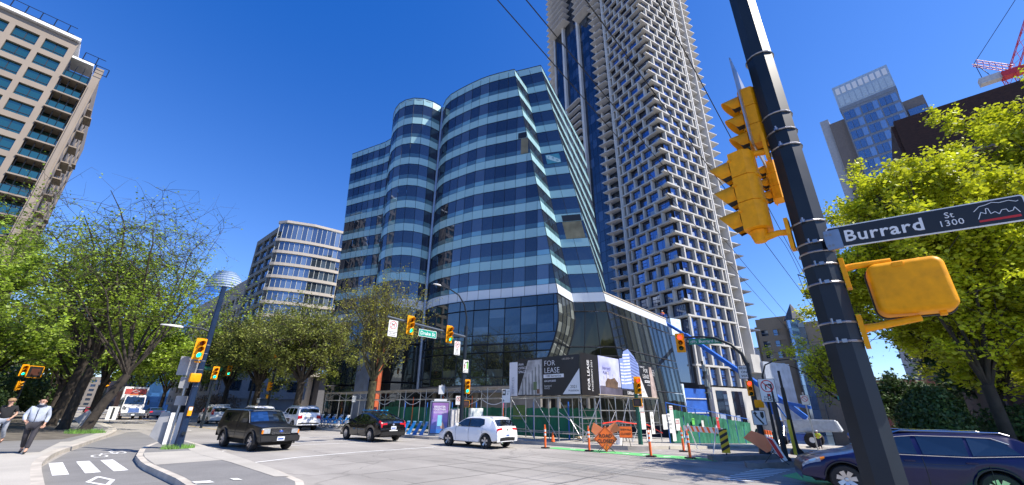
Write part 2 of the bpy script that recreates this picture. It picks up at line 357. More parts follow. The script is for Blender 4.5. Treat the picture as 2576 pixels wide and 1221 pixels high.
# far sidewalks
gsheet('far_kerb', [(16.7, 21.5), (18.0, 19.0), (18.6, 15), (18.9, 12.4), (19.7, 10.2), (20.4, 9.4), (21, 9.2), (21, 420), (16.7, 420)], 0.15, KERB, thick=0.2)
gsheet('far_sidewalk', inset([(16.7, 21.5), (18.0, 19.0), (18.6, 15), (18.9, 12.4), (19.7, 10.2), (20.4, 9.4), (21.2, 9.2), (21.2, 420), (16.7, 420)], 0.18), 0.154, CONC)
gsheet('far_sidewalk', [(21, 9.2), (140, 9.2), (140, 420), (21, 420)], 0.15, CONC, thick=0.2)
gsheet('corner_sidewalk', [(20.3, 3.4), (21, 3.6), (21, -60), (19.0, -60), (19.0, 1.5)], 0.15, CONC, thick=0.2)
gsheet('corner_sidewalk', [(21, 3.6), (140, 3.9), (140, -60), (21, -60)], 0.15, CONC, thick=0.2)
gsheet('camera_corner', [(-30, -60), (-0.4, -60), (0.4, -2.2), (0.0, -1.6), (-30, -1.6)], 0.15, CONC, thick=0.2)
# medians at the mouth of the side street
for nm, p in (('median_island', [(17.7, 5.75), (17.9, 5.4), (20.7, 3.9), (20.9, 4.3), (20.4, 5.2), (18.2, 6.1)]),
              ('median_island', [(16.3, 4.25), (16.5, 3.9), (19.2, 2.5), (19.6, 2.9), (17.0, 4.5)])):
    gsheet(nm, p, 0.16, mat('median_concrete', (0.22, 0.20, 0.18), .9, var=.25, scale=2), thick=0.2)
    gsheet(nm, inset(p, .09), 0.164, ASPH2)
# markings
def stripe(name, pts, m=WPAINT, h=0.008): return gsheet(name, pts, h, m)
for x in (1.02, 1.63, 2.20): stripe('crosswalk_stripe', [(x, 16.72), (x + .31, 16.72), (x + .34, 20.25), (x + .03, 20.25)], h=0.010)
def ring_line(name, pts, wd, m=WPAINT, h=0.008, closed=False):
    mb = MB(); n = len(pts)
    for i in range(n if closed else n - 1):
        a, b = Vector(pts[i]), Vector(pts[(i + 1) % n]); d = (b - a).normalized(); nn = Vector((-d.y, d.x)) * wd / 2; a2 = a - d * wd * .25; b2 = b + d * wd * .25
        mb.poly([(p.x, p.y, ground_z(p.x) + h + i * 2e-5) for p in (a2 + nn, a2 - nn, b2 - nn, b2 + nn)])
    return tag(mb.build(name, m), kind='structure')
ring_line('diamond_marking', [(1.80, 15.75), (1.99, 14.85), (1.80, 13.95), (1.55, 14.85)], 0.09, closed=True, h=0.010)
mb = MB()
bx, by = 2.62, 22.4
def arc(c, r, ry, n=20): return [(c[0] + r * math.cos(2 * math.pi * k / n), c[1] + ry * math.sin(2 * math.pi * k / n)) for k in range(n)]
ring_line('bicycle_marking', arc((2.35, 21.9), .20, .55), .06, closed=True, h=0.010)
ring_line('bicycle_marking', arc((2.98, 23.0), .20, .55), .06, closed=True, h=0.011)
ring_line('bicycle_marking', [(2.35, 21.9), (2.5, 22.9), (2.85, 22.5), (2.98, 23.0), (2.75, 23.5), (2.9, 24.0)], .06, h=0.012)
for pts in ([(5.6, 16.3), (7.2, 16.9), (9.7, 17.25), (13.7, 17.1)], [(7.7, 22.3), (12.2, 21.9), (15.8, 21.7)], [(5.9, 23.6), (9.8, 23.9), (15.6, 23.4)], [(9.3, 27.4), (11.4, 27.3), (16.2, 27.2)]):
    ring_line('lane_line', pts, 0.14)
for k in range(22):
    y = 31 + k * 9
    ring_line('lane_line', [(8.9, y), (8.9, y + 3)], 0.12); ring_line('lane_line', [(12.4, y), (12.4, y + 3)], 0.12)
ring_line('lane_line', [(10.7, 29), (10.7, 300)], 0.12, mat('yellow_line', (.6, .38, .05), .7))
for a in ((5.66, 22.4), (5.65, 21.0)): ring_line('lane_line', [a, (a[0] + .4, a[1] + .2)], 0.16)
for x, y, a in ((2.95, 11.7, .32), (3.66, 11.65, .14)): stripe('island_mark', [(x, y), (x + a, y - .1), (x + a, y + .25), (x, y + .35)], h=0.166)
stripe('green_bicycle_lane', [(17.25, 13.2), (18.05, 13.2), (18.35, 9.5), (18.6, 5.6), (17.6, 5.6), (17.35, 8)], GPAINT)
stripe('green_bicycle_lane', [(17.0, 2.8), (15.2, 3.1), (13.2, 1.2), (12.6, -3), (16.2, -3), (16.6, .5)], GPAINT)
for k in range(9):
    x = 16.9 - k * .42; y = 3.15 + k * .03
    stripe('crossing_bar', [(x, y), (x - .2, y + .02), (x - .42, y + .85), (x - .22, y + .83)], h=0.011)
for k in range(7):
    y = 12.2 - k * .9; stripe('green_lane_marking', [(17.75, y), (17.9, y), (17.9, y - .3), (17.75, y - .3)], h=0.011)
for y in (9.0, 4.4): ring_line('crosswalk_line', [(20.4, y + .1), (22.0, y - .7), (26, y - 1.2)], .13)
PATCH = mat('asphalt_patch', (0.235, 0.225, 0.21), .9, var=.1, scale=.8, bump=.4, detail=8); add_speckle(PATCH, 60, .2, .1)
for p in ([(12.0, 5.2), (13.0, 5.0), (13.3, 9.6), (12.3, 9.7)], [(6.2, 24.6), (8.4, 24.7), (8.4, 26.6), (6.2, 26.5)]): gsheet('asphalt_patch', p, 0.0045, PATCH)
TAR = mat('tar_seam', (0.11, 0.105, 0.10), .8)
rs = random.Random(3)
for k in range(9):
    x0 = 9.5 + k * .95 + rs.uniform(-.3, .3); y0 = rs.uniform(-2, 1); p = [(x0, y0)]
    for j in range(12): p.append((p[-1][0] + rs.uniform(-.10, .12), p[-1][1] + rs.uniform(.8, 1.3)))
    ring_line('tar_seam', p, .022, TAR, h=0.005)
for k in range(5):
    y0 = 7 + k * 2.3; p = [(5.5 + rs.random() * 3, y0)]
    for j in range(9): p.append((p[-1][0] + rs.uniform(.6, 1.1), p[-1][1] + rs.uniform(-.12, .12)))
    ring_line('tar_seam', p, .02, TAR, h=0.0055)
# ------------------------------------------------------------------ office building (curved glass)
TEAL = mat('teal_spandrel', (0.31, 0.50, 0.525), 0.22, var=0.03, scale=.3, island=0.07, spec=.8)
TEAL_SIDE = TEAL
PALE = mat('pale_spandrel', (0.62, 0.66, 0.70), 0.3, var=0.03, scale=.3, island=0.03)
OGL = glass('office_glass', (0.48, 0.55, 0.70), 0.165, (0.014, 0.019, 0.026), 0.015, wob=0.30)
OGL_LOW = glass('office_glass_low', (0.6, 0.66, 0.70), 0.20, (0.014, 0.017, 0.016), 0.02, wob=0.12)
OGL_SUN = glass('office_glass_sunlit_dusty', (0.6, 0.66, 0.70), 0.18, (0.05, 0.055, 0.05), 0.05, wob=0.1)  # dirty glass in sun: sunlight put into the paler base colour
OGL_DARK = glass('office_glass_dark', (0.5, 0.52, 0.50), 0.07, (0.016, 0.016, 0.012), 0.03, wob=0.1)
BACKPAN = glass('office_backpan', (0.5, 0.65, 0.80), 0.18, (0.045, 0.09, 0.10), 0.04)
MULL = mat('mullion', (0.01, 0.014, 0.022), 0.4)
SKELC = mat('raw_concrete', (0.17, 0.16, 0.145), 0.9, var=0.15, scale=1.2, bump=.2)
CREAM = mat('cream_coping', (0.65, 0.55, 0.42), .7)
ZB, ZT, FH = 14.5, 45.4, 3.424
office = thing('office_building', 'curved teal glass office building with bulging cylinder bay and slanting prow behind the scaffolding', 'office building', (32, 40, 0))
OC = T((-32, -40, 0))
def lerp2(a, b, t): return (a[0] + (b[0] - a[0]) * t, a[1] + (b[1] - a[1]) * t)
class Facade:
    """ruled wall between a top and a bottom plan curve; mullions at fixed arc lengths"""
    def __init__(s, top, bot, zt, zb, step, smooth=2, s_top=None, s_bot=None, out=1, uni=False):
        s.top = smooth_line(top, smooth); s.bot = smooth_line(bot, smooth); s.zt, s.zb, s.step = zt, zb, step
        s.Lt, s.Lb = arclen(s.top), arclen(s.bot); s.uni = uni; s.out = out
    def end(s, z):
        t = (z - s.zb) / (s.zt - s.zb); return s.Lb + (s.Lt - s.Lb) * t
    def P(s, a, z, off=0.0):
        t = (z - s.zb) / (s.zt - s.zb)
        if s.uni: fa, fb = a * s.Lt, a * s.Lb
        else: fa = fb = a
        def ev(q): 
            p0 = lerp2(seg_resample(s.bot, [max(0, fb + q)])[0], seg_resample(s.top, [max(0, fa + q)])[0], t); return Vector(p0)
        p = ev(0)
        if off:
            d = (ev(.05) - ev(-.05)); d.normalize(); n = Vector((-d.y, d.x)) * -s.out; p = p + n * off
        return Vector((p.x, p.y, z))
    def cols(s, z0, z1):
        if s.uni: n = s.step; return [k / n for k in range(n + 1)], [k / n for k in range(n + 1)]
        e0, e1 = s.end(z0), s.end(z1); m = min(e0, e1); c = [k * s.step for k in range(int(m / s.step) + 1)]
        if m - c[-1] < .25: c = c[:-1]
        return c + [e0], c + [e1]
def strip(mb, F, z0, z1, off=0.0, gap=0.03, inseti=0.0):
    """panels (separate islands) between z0 and z1, each subdivided once for curvature"""
    c0, c1 = F.cols(z0, z1)
    for i in range(len(c0) - 1):
        a0, b0, a1, b1 = c0[i], c0[i + 1], c1[i], c1[i + 1]
        g0, g1 = (gap / F.Lb, gap / F.Lb) if F.uni else (min(gap, (b0 - a0) * .1), min(gap, (b1 - a1) * .1))
        mb.poly([F.P(a0 + g0, z0, off), F.P(b0 - g0, z0, off), F.P(b1 - g1, z1, off), F.P(a1 + g1, z1, off)])
def frame_lines(mb, F, z0, z1, off=0.05, wv=0.035, vert=True, horiz=True):
    c0, c1 = F.cols(z0, z1)
    if vert:
        for a, b in zip(c0, c1): mb.tube(F.P(a, z0, off), F.P(b, z1, off), wv, n=4, ph=math.pi / 4)
    if horiz:
        for z, c in ((z0, c0), (z1, c1)):
            for i in range(len(c) - 1): mb.tube(F.P(c[i], z, off), F.P(c[i + 1], z, off), wv * 1.3, n=4, cap=False, ph=math.pi / 4)
WIN_SP = 1.12     # spandrel height
def office_wall(F, floors, ztop, tall_parapet=1.2, side=False, holes=()):
    """floors counted down from ztop"""
    sp = MB(); strip(sp, F, ztop - tall_parapet, ztop, 0.04); sp.build('parapet_band', TEAL, office, M=OC)
    cap = MB(); c, _ = F.cols(ztop, ztop)
    for i in range(len(c) - 1): cap.tube(F.P(c[i], ztop, .04), F.P(c[i + 1], ztop, .04), .07, n=4, cap=False)
    cap.build('parapet_coping', MULL, office, M=OC)
    for k in range(floors):
        zt = ztop - tall_parapet - k * FH; zb = zt - (FH - WIN_SP)
        wmb = MB(); strip(wmb, F, zb, zt, 0.0, .03)
        wn = wmb.build('ribbon_window', OGL, office, M=OC)
        bp = MB(); strip(bp, F, zb + .03, zb + .62, 0.015, .03); bp.build('back_pan', BACKPAN, wn, M=OC)
        fm = MB(); frame_lines(fm, F, zb, zt, .03, .020); fm.build('window_frame', MULL, wn, M=OC)
        if k < floors - 1 or not side:
            s2 = MB(); strip(s2, F, zb - WIN_SP + .02, zb - .02, 0.05, .02)
            s2.build('spandrel_band', TEAL if k < floors - 1 else PALE, office, M=OC)
# plan curves (top at 45.4 m, bottom at 14.5 m)
wing = Facade([(27.3, 64.8), (28.0, 62), (28.8, 59), (29.5, 56.3), (29.4, 54)], [(27.2, 60.4), (27.8, 58.4), (28.6, 56.2), (29.6, 54.4), (30.0, 53)], ZT, ZB, 8, 2, out=1, uni=True)
wingside = Facade([(40, 69), (27.3, 64.8)], [(40, 65), (27.2, 60.4)], ZT, ZB, 6, 0, uni=True)
cyl = Facade([(29.4, 54), (27.9, 52.2), (26.4, 50), (25.4, 47.6), (25.3, 45.8), (25.9, 44.0), (27.1, 42.8), (28.4, 42.3), (29.9, 42.2)],
             [(30.0, 53), (29, 51.5), (27.7, 50), (26.7, 48), (26.5, 46), (27.1, 44.3), (28.2, 43.3), (29.6, 42.9), (31.0, 43.0)], ZT, ZB, 11, 2, uni=True)
bay = Facade([(30.1, 41.7), (29.6, 40.7), (29.3, 39.4), (29.35, 38.2), (29.7, 35.6), (30.1, 33.3), (30.8, 31.2), (31.9, 28.7)],
             [(31.3, 43.2), (30.7, 42.0), (30.3, 40.3), (30.35, 38.8), (30.6, 37.3), (31.0, 34.9), (31.8, 33.0), (32.9, 30.4), (33.7, 28.3), (34.9, 24.9)], ZT, ZB, 1.42, 2)
sliver = Facade([(31.9, 28.7), (35.7, 29.6)], [(34.9, 24.9), (39.3, 25.9)], ZT, ZB, 3, 0, uni=True)
zt2 = 48.82
blk = Facade([(34.3, 32.3), (36.4, 27.5)], [(38.5, 27.3), (41.3, 22.8)], zt2, ZB, 3, 0, uni=True)
blkside = Facade([(36.4, 27.5), (58.2, 33.8)], [(41.3, 22.8), (60.8, 32.6)], zt2, ZB, 12, 0, uni=True)
for F in (wing, wingside, cyl, bay, sliver): office_wall(F, 9, ZT)
for F in (blk, blkside): office_wall(F, 10, zt2)
# drain column in the joint, roofs, core
jm = MB(); jm.tube((31.0, 42.9, 3.5), (30.15, 41.95, ZT - .4), 0.22, n=10)
jm.build('joint_column', mat('joint_metal', (.28, .33, .42), .35, metal=.5), office, M=OC, smooth=True)
rm = MB(); tp = wing.top + cyl.top[1:] + bay.top[1:] + [(35.7, 29.6), (48, 33.5), (52, 60), (40, 69)]
rm.prism(tp, ZT - .35, ZT - .3); rm.prism([(34.4, 32.3), (36.5, 27.6), (58.2, 33.9), (56, 41)], zt2 - .35, zt2 - .3); rm.build('roof', SKELC, office, M=OC)
core = MB(); core.prism([(34.5, 32.6), (36.9, 29.2), (57.6, 34.8), (54, 60), (40, 64), (33, 54), (32, 46), (33.2, 36)], .2, ZT - .4)
core.build('floor_core', mat('interior_dark', (.03, .032, .035), .9), office, M=OC)
# missing panes and dark opening, seen on the facade
op = MB()
def pane_on(F, a0, a1, z0, z1, off): return [F.P(a0, z0, off), F.P(a1, z0, off), F.P(a1, z1, off), F.P(a0, z1, off)]
zz = ZT - 1.2 - 3 * FH
op_ = MB(); op_.poly(pane_on(bay, bay.end(zz) - 1.25, bay.end(zz) - .12, zz + .05, zz + .9, .07), 1); op_.build('missing_spandrel', [SKELC, SIGNBLK], office, M=OC)
op.poly(pane_on(bay, bay.end(zz - 1.6) - 1.15, bay.end(zz - 1.2) - .1, zz - 2.25, zz - .02, .07), 0)
zz = zt2 - 1.2 - 7 * FH
op_ = MB(); op_.poly(pane_on(blk, .52, .97, zz + .05, zz + .9, .08), 1); op_.build('missing_spandrel', [SKELC, SIGNBLK], office, M=OC)
op.build('open_bay', [mat('open_room', (.20, .18, .12), .95, var=.35, scale=.8)], office, M=OC); op = MB(); op.poly(pane_on(blk, .5, .95, zz - 2.3, zz - .03, .08), 0)
op.build('open_bay', [mat('open_room', (.20, .18, .12), .95, var=.35, scale=.8), SIGNBLK], office, M=OC)
# window poster with the builder's initials
zz = zt2 - 1.2 - 4 * FH
a = blk.P(.50, zz - 1.7, .09); b = blk.P(.86, zz - 1.7, .09); c = blk.P(.86, zz - .3, .09); d = blk.P(.50, zz - .3, .09)
pm = MB(); pm.poly([a, b, c, d], 0); wp_ = pm.build('window_poster', mat('poster_teal', (.06, .27, .36), .5), office, M=OC)
def face_M(origin, xdir):
    x = Vector(xdir).normalized(); z = Vector((0, 0, 1)); y = z.cross(x)
    return Matrix(((x.x, y.x, z.x, origin[0]), (x.y, y.y, z.y, origin[1]), (x.z, y.z, z.z, origin[2]), (0, 0, 0, 1)))
ux = (b - a).normalized(); up_ = (d - a).normalized(); nn_ = ux.cross(up_); PMx = OC @ Matrix(((ux.x, -nn_.x, up_.x, a.x), (ux.y, -nn_.y, up_.y, a.y), (ux.z, -nn_.z, up_.z, a.z), (0, 0, 0, 1)))
W_p, H_p = (b - a).length, (d - a).length
bd2 = MB(); bd2.poly([PMx @ Vector(p) for p in ((.1, -.02, H_p - .1), (.1, -.02, H_p - .6), (W_p - .5, -.02, .08), (W_p - .08, -.02, .08), (W_p - .08, -.02, .5), (.55, -.02, H_p - .1))]); bd2.build('poster_band', mat('poster_pale', (.45, .62, .66), .5), wp_)
for k, ch in enumerate('ITC'): text(ch, .42, PMx @ T((W_p * (.22 + .28 * k), -.04, H_p * (.72 - .22 * k))), mat('poster_ink', (.02, .16, .24), .5), wp_, bold=.012)
# podium: two tall storeys of clear glass, prow folding back in
def pod_pts(z):   # prow, crease and corner of the podium at height z
    return None
pb = Facade(bay.bot, [(31.3, 43.2), (30.7, 42.0), (30.2, 40.3), (30.25, 38.8), (30.5, 37.3), (30.9, 34.9), (31.7, 33.0), (32.7, 30.4), (33.3, 28.3), (33.7, 26.6)], ZB, 4.0, 1.9, 0)
PEND = {14.5: 0, 13.4: .10, 12.4: .20, 11.1: .30, 10.2: .25, 9.4: .10, 8.6: -.12, 7.8: -.40, 6.7: -.85, 4.0: -2.3}
CEND = {14.5: 0, 13.4: .11, 12.5: .22, 11.6: .30, 10.8: .23, 10.0: .06, 9.0: -.24, 8.0: -.58, 7.1: -.88, 4.0: -1.9}
def pend(z, PEND=PEND):
    ks = sorted(PEND)
    for u, v in zip(ks, ks[1:]):
        if u <= z <= v: return PEND[u] + (PEND[v] - PEND[u]) * (z - u) / (v - u)
    return 0
L0 = arclen(bay.bot)
pb.end = lambda z: L0 + pend(z)
lv = [4.0, 6.2, 7.4, 8.2, 10.4, 12.2, 13.35]
wl = [(4.0, 7.3), (7.4, 8.2), (8.3, 12.1), (12.2, 13.35)]
for z0, z1 in wl:
    zs = [z0 + (z1 - z0) * q / 4 for q in range(5)] if z1 - z0 > 2 else [z0, z1]
    wm = MB(); fm = MB()
    for u, v in zip(zs, zs[1:]): strip(wm, pb, u, v, 0, .0); frame_lines(fm, pb, u, v, horiz=(u == z0 or False))
    wn = wm.build('podium_window', OGL_LOW, office, M=OC); fm.build('window_frame', MULL, wn, M=OC)
def crease(z):
    q = pend(z, CEND) if z > 4 else -1.9; return Vector((39.3 + .542 * q, 25.9 - .840 * q, z))
for z0, z1 in ((4.0, 6.1), (6.1, 8.2), (8.3, 13.35)):
    wm = MB(); fm = MB(); zs = [z0 + (z1 - z0) * q / 5 for q in range(6)] if z1 - z0 > 3 else [z0, (z0 + z1) / 2, z1]
    for u, v in zip(zs, zs[1:]):
        A0, A1 = pb.P(pb.end(u), u), pb.P(pb.end(v), v); B0, B1 = crease(u), crease(v)
        for i in range(4):
            t0, t1 = i / 4, (i + 1) / 4
            wm.poly([A0.lerp(B0, t0), A0.lerp(B0, t1), A1.lerp(B1, t1), A1.lerp(B1, t0)]); off = Vector((-.03, -.06, 0))
            fm.tube(A0.lerp(B0, t0) + off, A1.lerp(B1, t0) + off, .04, n=4)
        fm.tube(B0, B1, .13, n=4); fm.tube(A0, A1, .09, n=4)
    A0, B0 = pb.P(pb.end(z1), z1), crease(z1); fm.tube(A0, B0, .05, n=4)
    wn = wm.build('podium_window', OGL_SUN, office, M=OC); fm.build('window_frame', MULL, wn, M=OC)
def corner(z): t = (14.5 - z) / 14.5; return Vector((41.3 + 2.2 * t, 22.8 - 1.2 * t, z))
def farend(z): t = (14.5 - z) / 14.5; return Vector((60.6 + .4 * t, 23.3 - 1.2 * t, z))
for z0, z1, mm in ((13.45, 14.45, PALE), (12.3, 13.35, OGL_LOW), (8.3, 12.2, OGL_LOW), (7.3, 8.2, OGL_LOW), (4.0, 7.2, OGL_LOW), (0.2, 3.9, OGL_LOW)):
    pn = MB(); fm = MB(); B0, B1, C0, C1, D0, D1 = crease(z0), crease(z1), corner(z0), corner(z1), farend(z0), farend(z1)
    for i in range(3): pn.poly([B0.lerp(C0, i / 3), B0.lerp(C0, (i + 1) / 3), B1.lerp(C1, (i + 1) / 3), B1.lerp(C1, i / 3)])
    for i in range(12): pn.poly([C0.lerp(D0, i / 12), C0.lerp(D0, (i + 1) / 12), C1.lerp(D1, (i + 1) / 12), C1.lerp(D1, i / 12)])
    if mm is OGL_LOW:
        p2_ = MB(); k_ = 3; p2_.v = pn.v[:12]; p2_.f = pn.f[:3]; p2_.mi = pn.mi[:3]; p2_.build('podium_window', OGL_DARK, office, M=OC)
        pn.v = pn.v[12:]; pn.f = [tuple(q - 12 for q in f) for f in pn.f[3:]]; pn.mi = pn.mi[3:]
    wn = pn.build('podium_window' if mm is OGL_LOW else 'spandrel_band', mm, office, M=OC)
    if mm is OGL_LOW:
        o1 = Vector((-.06, -.05, 0)); o2 = Vector((0, -.07, 0))
        for i in range(4): fm.tube(B0.lerp(C0, i / 3) + o1, B1.lerp(C1, i / 3) + o1, .05, n=4)
        for i in range(13): fm.tube(C0.lerp(D0, i / 12) + o2, C1.lerp(D1, i / 12) + o2, .045, n=4)
        fm.tube(B0 + o1, C0 + o1, .06, n=4); fm.tube(C0 + o2, D0 + o2, .06, n=4); fm.build('window_frame', MULL, wn, M=OC)
cm = MB(); cm.tube(corner(14.5), farend(14.5), .12, n=4); cm.prism([(41.4, 22.9), (60.6, 23.4), (61.5, 28.3), (41, 27.5)], 14.35, 14.4)
cm.build('podium_coping', CREAM, office, M=OC)
sk = MB(); strip(sk, pb, 3.3, 3.95, .03, .0); sk.poly([pb.P(pb.end(3.4), 3.3), crease(3.4), corner(3.4), (40, 35, 3.4)]) ; sk.build('base_band', mat('base_band', (.10, .11, .12), .5), office, M=OC)
# columns, floor slabs and raw walls seen at street level
st = MB()
for s_ in range(1, 20, 4):
    p = pb.P(s_ + .6, 3.3, -1.6); st.tube((p.x, p.y, .1), (p.x + .2, p.y, 3.4), .28, n=10)
st.tube((36.4, 26.2, .1), (36.4, 26.2, 3.4), .3, n=10); st.tube((40.5, 25.2, -.9), (40.5, 25.2, 3.4), .3, n=10)
st.build('street_columns', SKELC, office, M=OC, smooth=True)
wl_ = MB(); wl_.box((33.4, 37, 1.8), (.3, 22, 3.3)); wl_.box((31.8, 44.6, 8.5), (2.2, .3, 10)); wl_.build('inner_wall', SKELC, office, M=OC)
# wing and cylinder bases: grey panels and an orange fin behind the tree
for F_ in (cyl, wing, wingside):
    for z0, z1 in ((.2, 4.4), (4.6, 8.9), (9.1, 13.3)):
        gb = MB(); strip(gb, F_, z0, z1, 0, .03); wn = gb.build('base_window', OGL_LOW, office, M=OC); fm = MB(); frame_lines(fm, F_, z0, z1, .03, .03); fm.build('window_frame', MULL, wn, M=OC)
pc = MB(); strip(pc, cyl, ZB - 1.2, ZB - .2, .04); strip(pc, wing, ZB - 1.2, ZB - .2, .04); pc.build('spandrel_band', TEAL, office, M=OC)
fin = MB(); fin.box((26.2, 44.2, 5.8), (.5, 1.1, 11.0)); fin.build('orange_fin', mat('orange_panel', (.42, .09, .03), .6, var=.2), office, M=OC)
wp = MB(); wp.box((25.9, 47.0, 4.2), (.12, 3.0, 8.0)); wp.build('pale_wrap', mat('building_wrap', (.15, .19, .27), .7, var=.2, scale=1.2), office, M=OC)

# ------------------------------------------------------------------ concrete grid tower
TC = Vector((81.8, 26.7, 0)); rh = Vector((.952, -.306, 0)); lh = Vector((.306, .952, 0)); inn_r = lh; inn_l = rh
CONCT = mat('tower_concrete', (0.47, 0.455, 0.42), 0.85, var=0.14, scale=0.25, bump=.15, detail=8)
CONCW = mat('tower_white', (0.56, 0.55, 0.53), 0.8, var=0.10, scale=0.3)
TGL = glass('tower_glass', (0.45, 0.62, 1.0), 0.38, (0.008, 0.012, 0.03), 0.02, wob=.1)
TGL2 = glass('tower_dark_glass', (0.35, 0.41, 0.50), 0.26, (0.01, 0.014, 0.022), 0.05, wob=.2)
TFR = mat('tower_frame', (0.008, 0.010, 0.03), 0.4)
TPANE = mat('tower_blind', (0.25, 0.30, 0.40), 0.25, spec=.9, island=.35)
tower = thing('grid_tower', 'tall concrete tower with staggered grid of deep window boxes and corner balconies, still under construction', 'tower', tuple(TC))
OT = T(-TC)
def TP(a, b, z): return TC + rh * a + lh * b + Vector((0, 0, z))   # a along right face, b along left face
lev = [6.2, 9.9, 14.2, 19.3] + [22.35 + 2.98 * k for k in range(48)]
def tbox(mb, a0, a1, b0, b1, z0, z1, mi=None):
    mb.hexa([TP(a0, b0, z0), TP(a1, b0, z0), TP(a1, b1, z0), TP(a0, b1, z0)], [TP(a0, b0, z1), TP(a1, b0, z1), TP(a1, b1, z1), TP(a0, b1, z1)], mi)
RW, LW = 15.4, 14.2
corem = MB(); tbox(corem, 1.2, RW - .05, 1.2, LW + 26, -6, lev[-1], 0); corem.build('tower_core', mat('tower_inside', (.05, .05, .055), .9), tower, M=OT)
winR, winL, cols_ = [], [], []
rt = random.Random(11)
def win_unit(side, c0, c1, z0, z1, depth):
    """framed window: side 'r' spans a in c0..c1 at b=depth; side 'l' spans b"""
    m = MB(); W_ = c1 - c0; H_ = z1 - z0
    def q(u0, u1, v0, v1, d, mi):
        x0, x1 = c0 + W_ * u0, c0 + W_ * u1; y0, y1 = z0 + H_ * v0, z0 + H_ * v1
        if side == 'r': m.poly([TP(x0, depth - d, y0), TP(x1, depth - d, y0), TP(x1, depth - d, y1), TP(x0, depth - d, y1)], mi)
        else: m.poly([TP(depth - d, x1, y0), TP(depth - d, x0, y0), TP(depth - d, x0, y1), TP(depth - d, x1, y1)], mi)
    q(0, 1, 0, 1, 0, 1); fx = .07 / W_; fz = .07 / H_
    sp = .62 if rt.random() < .6 else .38
    q(fx, sp - fx / 2, fz, 1 - fz, .03, 0)
    if rt.random() < .5: q(sp + fx / 2, 1 - fx, fz, 1 - fz, .03, 0)
    else:
        for k in range(3): q(sp + fx / 2, 1 - fx, fz + k * .31, .29 + k * .31, .03, 0)
    if rt.random() < .75: q(fx * 1.5, sp * rt.uniform(.5, .95), fz * 1.5, rt.uniform(.25, .55), .045, 2)
    return m
colm_cap = 0
for i in range(len(lev) - 1):
    z0, z1 = lev[i], lev[i + 1]; low = i < 3
    par = i % 2; mod = 3.42 if not low else 3.1
    band = MB()
    # slab band right and left face, protruding corner ledge
    ledge = 0.9 if par else 0.35
    tbox(band, -ledge, RW, -0.05, 0.75, z1 - .28, z1 + .08)
    if i > 1: tbox(band, -0.05, 0.75, 0.75, LW, z1 - .28, z1 + .08)
    # deep corner balcony slab
    bl = (4.6 if par else 3.0)
    if i > 2: tbox(band, 0.75, 2.6, 0.75, bl, z1 - .22, z1 + .06)
    band.build('floor_ledge', CONCT, tower, M=OT)
    offs = (0.0 if par else mod / 2)
    xs_ = [1.9 + offs + k * mod for k in range(6) if 1.9 + offs + k * mod < RW - .8] + [RW - .25]
    for x in xs_: c_ = MB(); tbox(c_, x - .20, x + .20, 0, 1.0, z0 + .10, z1 - .34); cols_.append(c_)
    if i <= 2: c_ = MB(); tbox(c_, 0, .45, 0, .45, z0 + .1, z1 - .34); cols_.append(c_)
    prev = 0.55 if low else 0.9
    for x in xs_:
        a, b = prev + .12, x - .24 - .12
        if b - a > .5: winR.append(win_unit('r', a + .12, b - .05, z0 + .12, z1 - .4, .62))
        prev = x + .24
    if i > 1:
        ys_ = [bl] + [bl + 0.0 + k * 3.3 for k in range(1, 5) if bl + k * 3.3 < LW - .7] + [LW - .2]
        for y in ys_: c_ = MB(); tbox(c_, 0, 1.0, y - .20, y + .20, z0 + .10, z1 - .34); cols_.append(c_)
        prev = bl + .24
        for y in ys_[1:]:
            deep = .7 if rt.random() > .35 else 1.15
            if y - .3 - prev > .7: winL.append(win_unit('l', prev + .08, y - .28, z0 + .12, z1 - .4, deep))
            prev = y + .24
        # glazed recess behind the corner balcony
        winL.append(win_unit('l', 1.3, bl - .3, z0 + .12, z1 - .45, 1.15)); 
for m_ in cols_: m_.v = [tuple(OT @ Vector(v)) for v in m_.v]
windows_out(tower, cols_, CONCT, 'column')
allw = sorted(winR + winL, key=lambda m: m.v[0][2])
for m_ in allw: m_.v = [tuple(OT @ Vector(v)) for v in m_.v]
windows_out(tower, allw, [TGL, TFR, TPANE], 'window')
# white balcony stack left of the grid
for i in range(3, len(lev) - 1):
    z = lev[i]; mb = MB()
    hm = lambda b0, b1, a0, a1: None
    mb.hexa([TP(-.7, LW + .9, z - .05), TP(3, LW + .6, z - .05), TP(3, LW + 5.2, z - .05), TP(-1.5, LW + 4.9, z - .05)], [TP(-.7, LW + .9, z + .13), TP(3, LW + .6, z + .13), TP(3, LW + 5.2, z + .13), TP(-1.5, LW + 4.9, z + .13)])
    o = mb.build('balcony_slab', CONCW, tower, M=OT)
    rl = MB(); rl.tube(TP(.3, LW + .9, z + 1.1), TP(.3, LW + 4.4, z + 1.1), .025, n=4)
    for k in range(4): rl.tube(TP(.3, LW + 1 + k * 1.1, z + .1), TP(.3, LW + 1 + k * 1.1, z + 1.1), .02, n=4)
    rl.build('railing', GALV, o, M=OT)
pil = MB(); tbox(pil, 0.1, .7, LW + 4.1, LW + 4.6, 0, lev[-1]); tbox(pil, 0, 1.2, LW + .1, LW + .5, 0, lev[-1]); pil.build('white_pier', CONCW, tower, M=OT)
bw = MB(); bw.poly([TP(1.15, LW + 4.6, 0), TP(1.15, LW + .5, 0), TP(1.15, LW + .5, lev[-1]), TP(1.15, LW + 4.6, lev[-1])]); bw.build('balcony_glazing', TGL2, tower, M=OT)
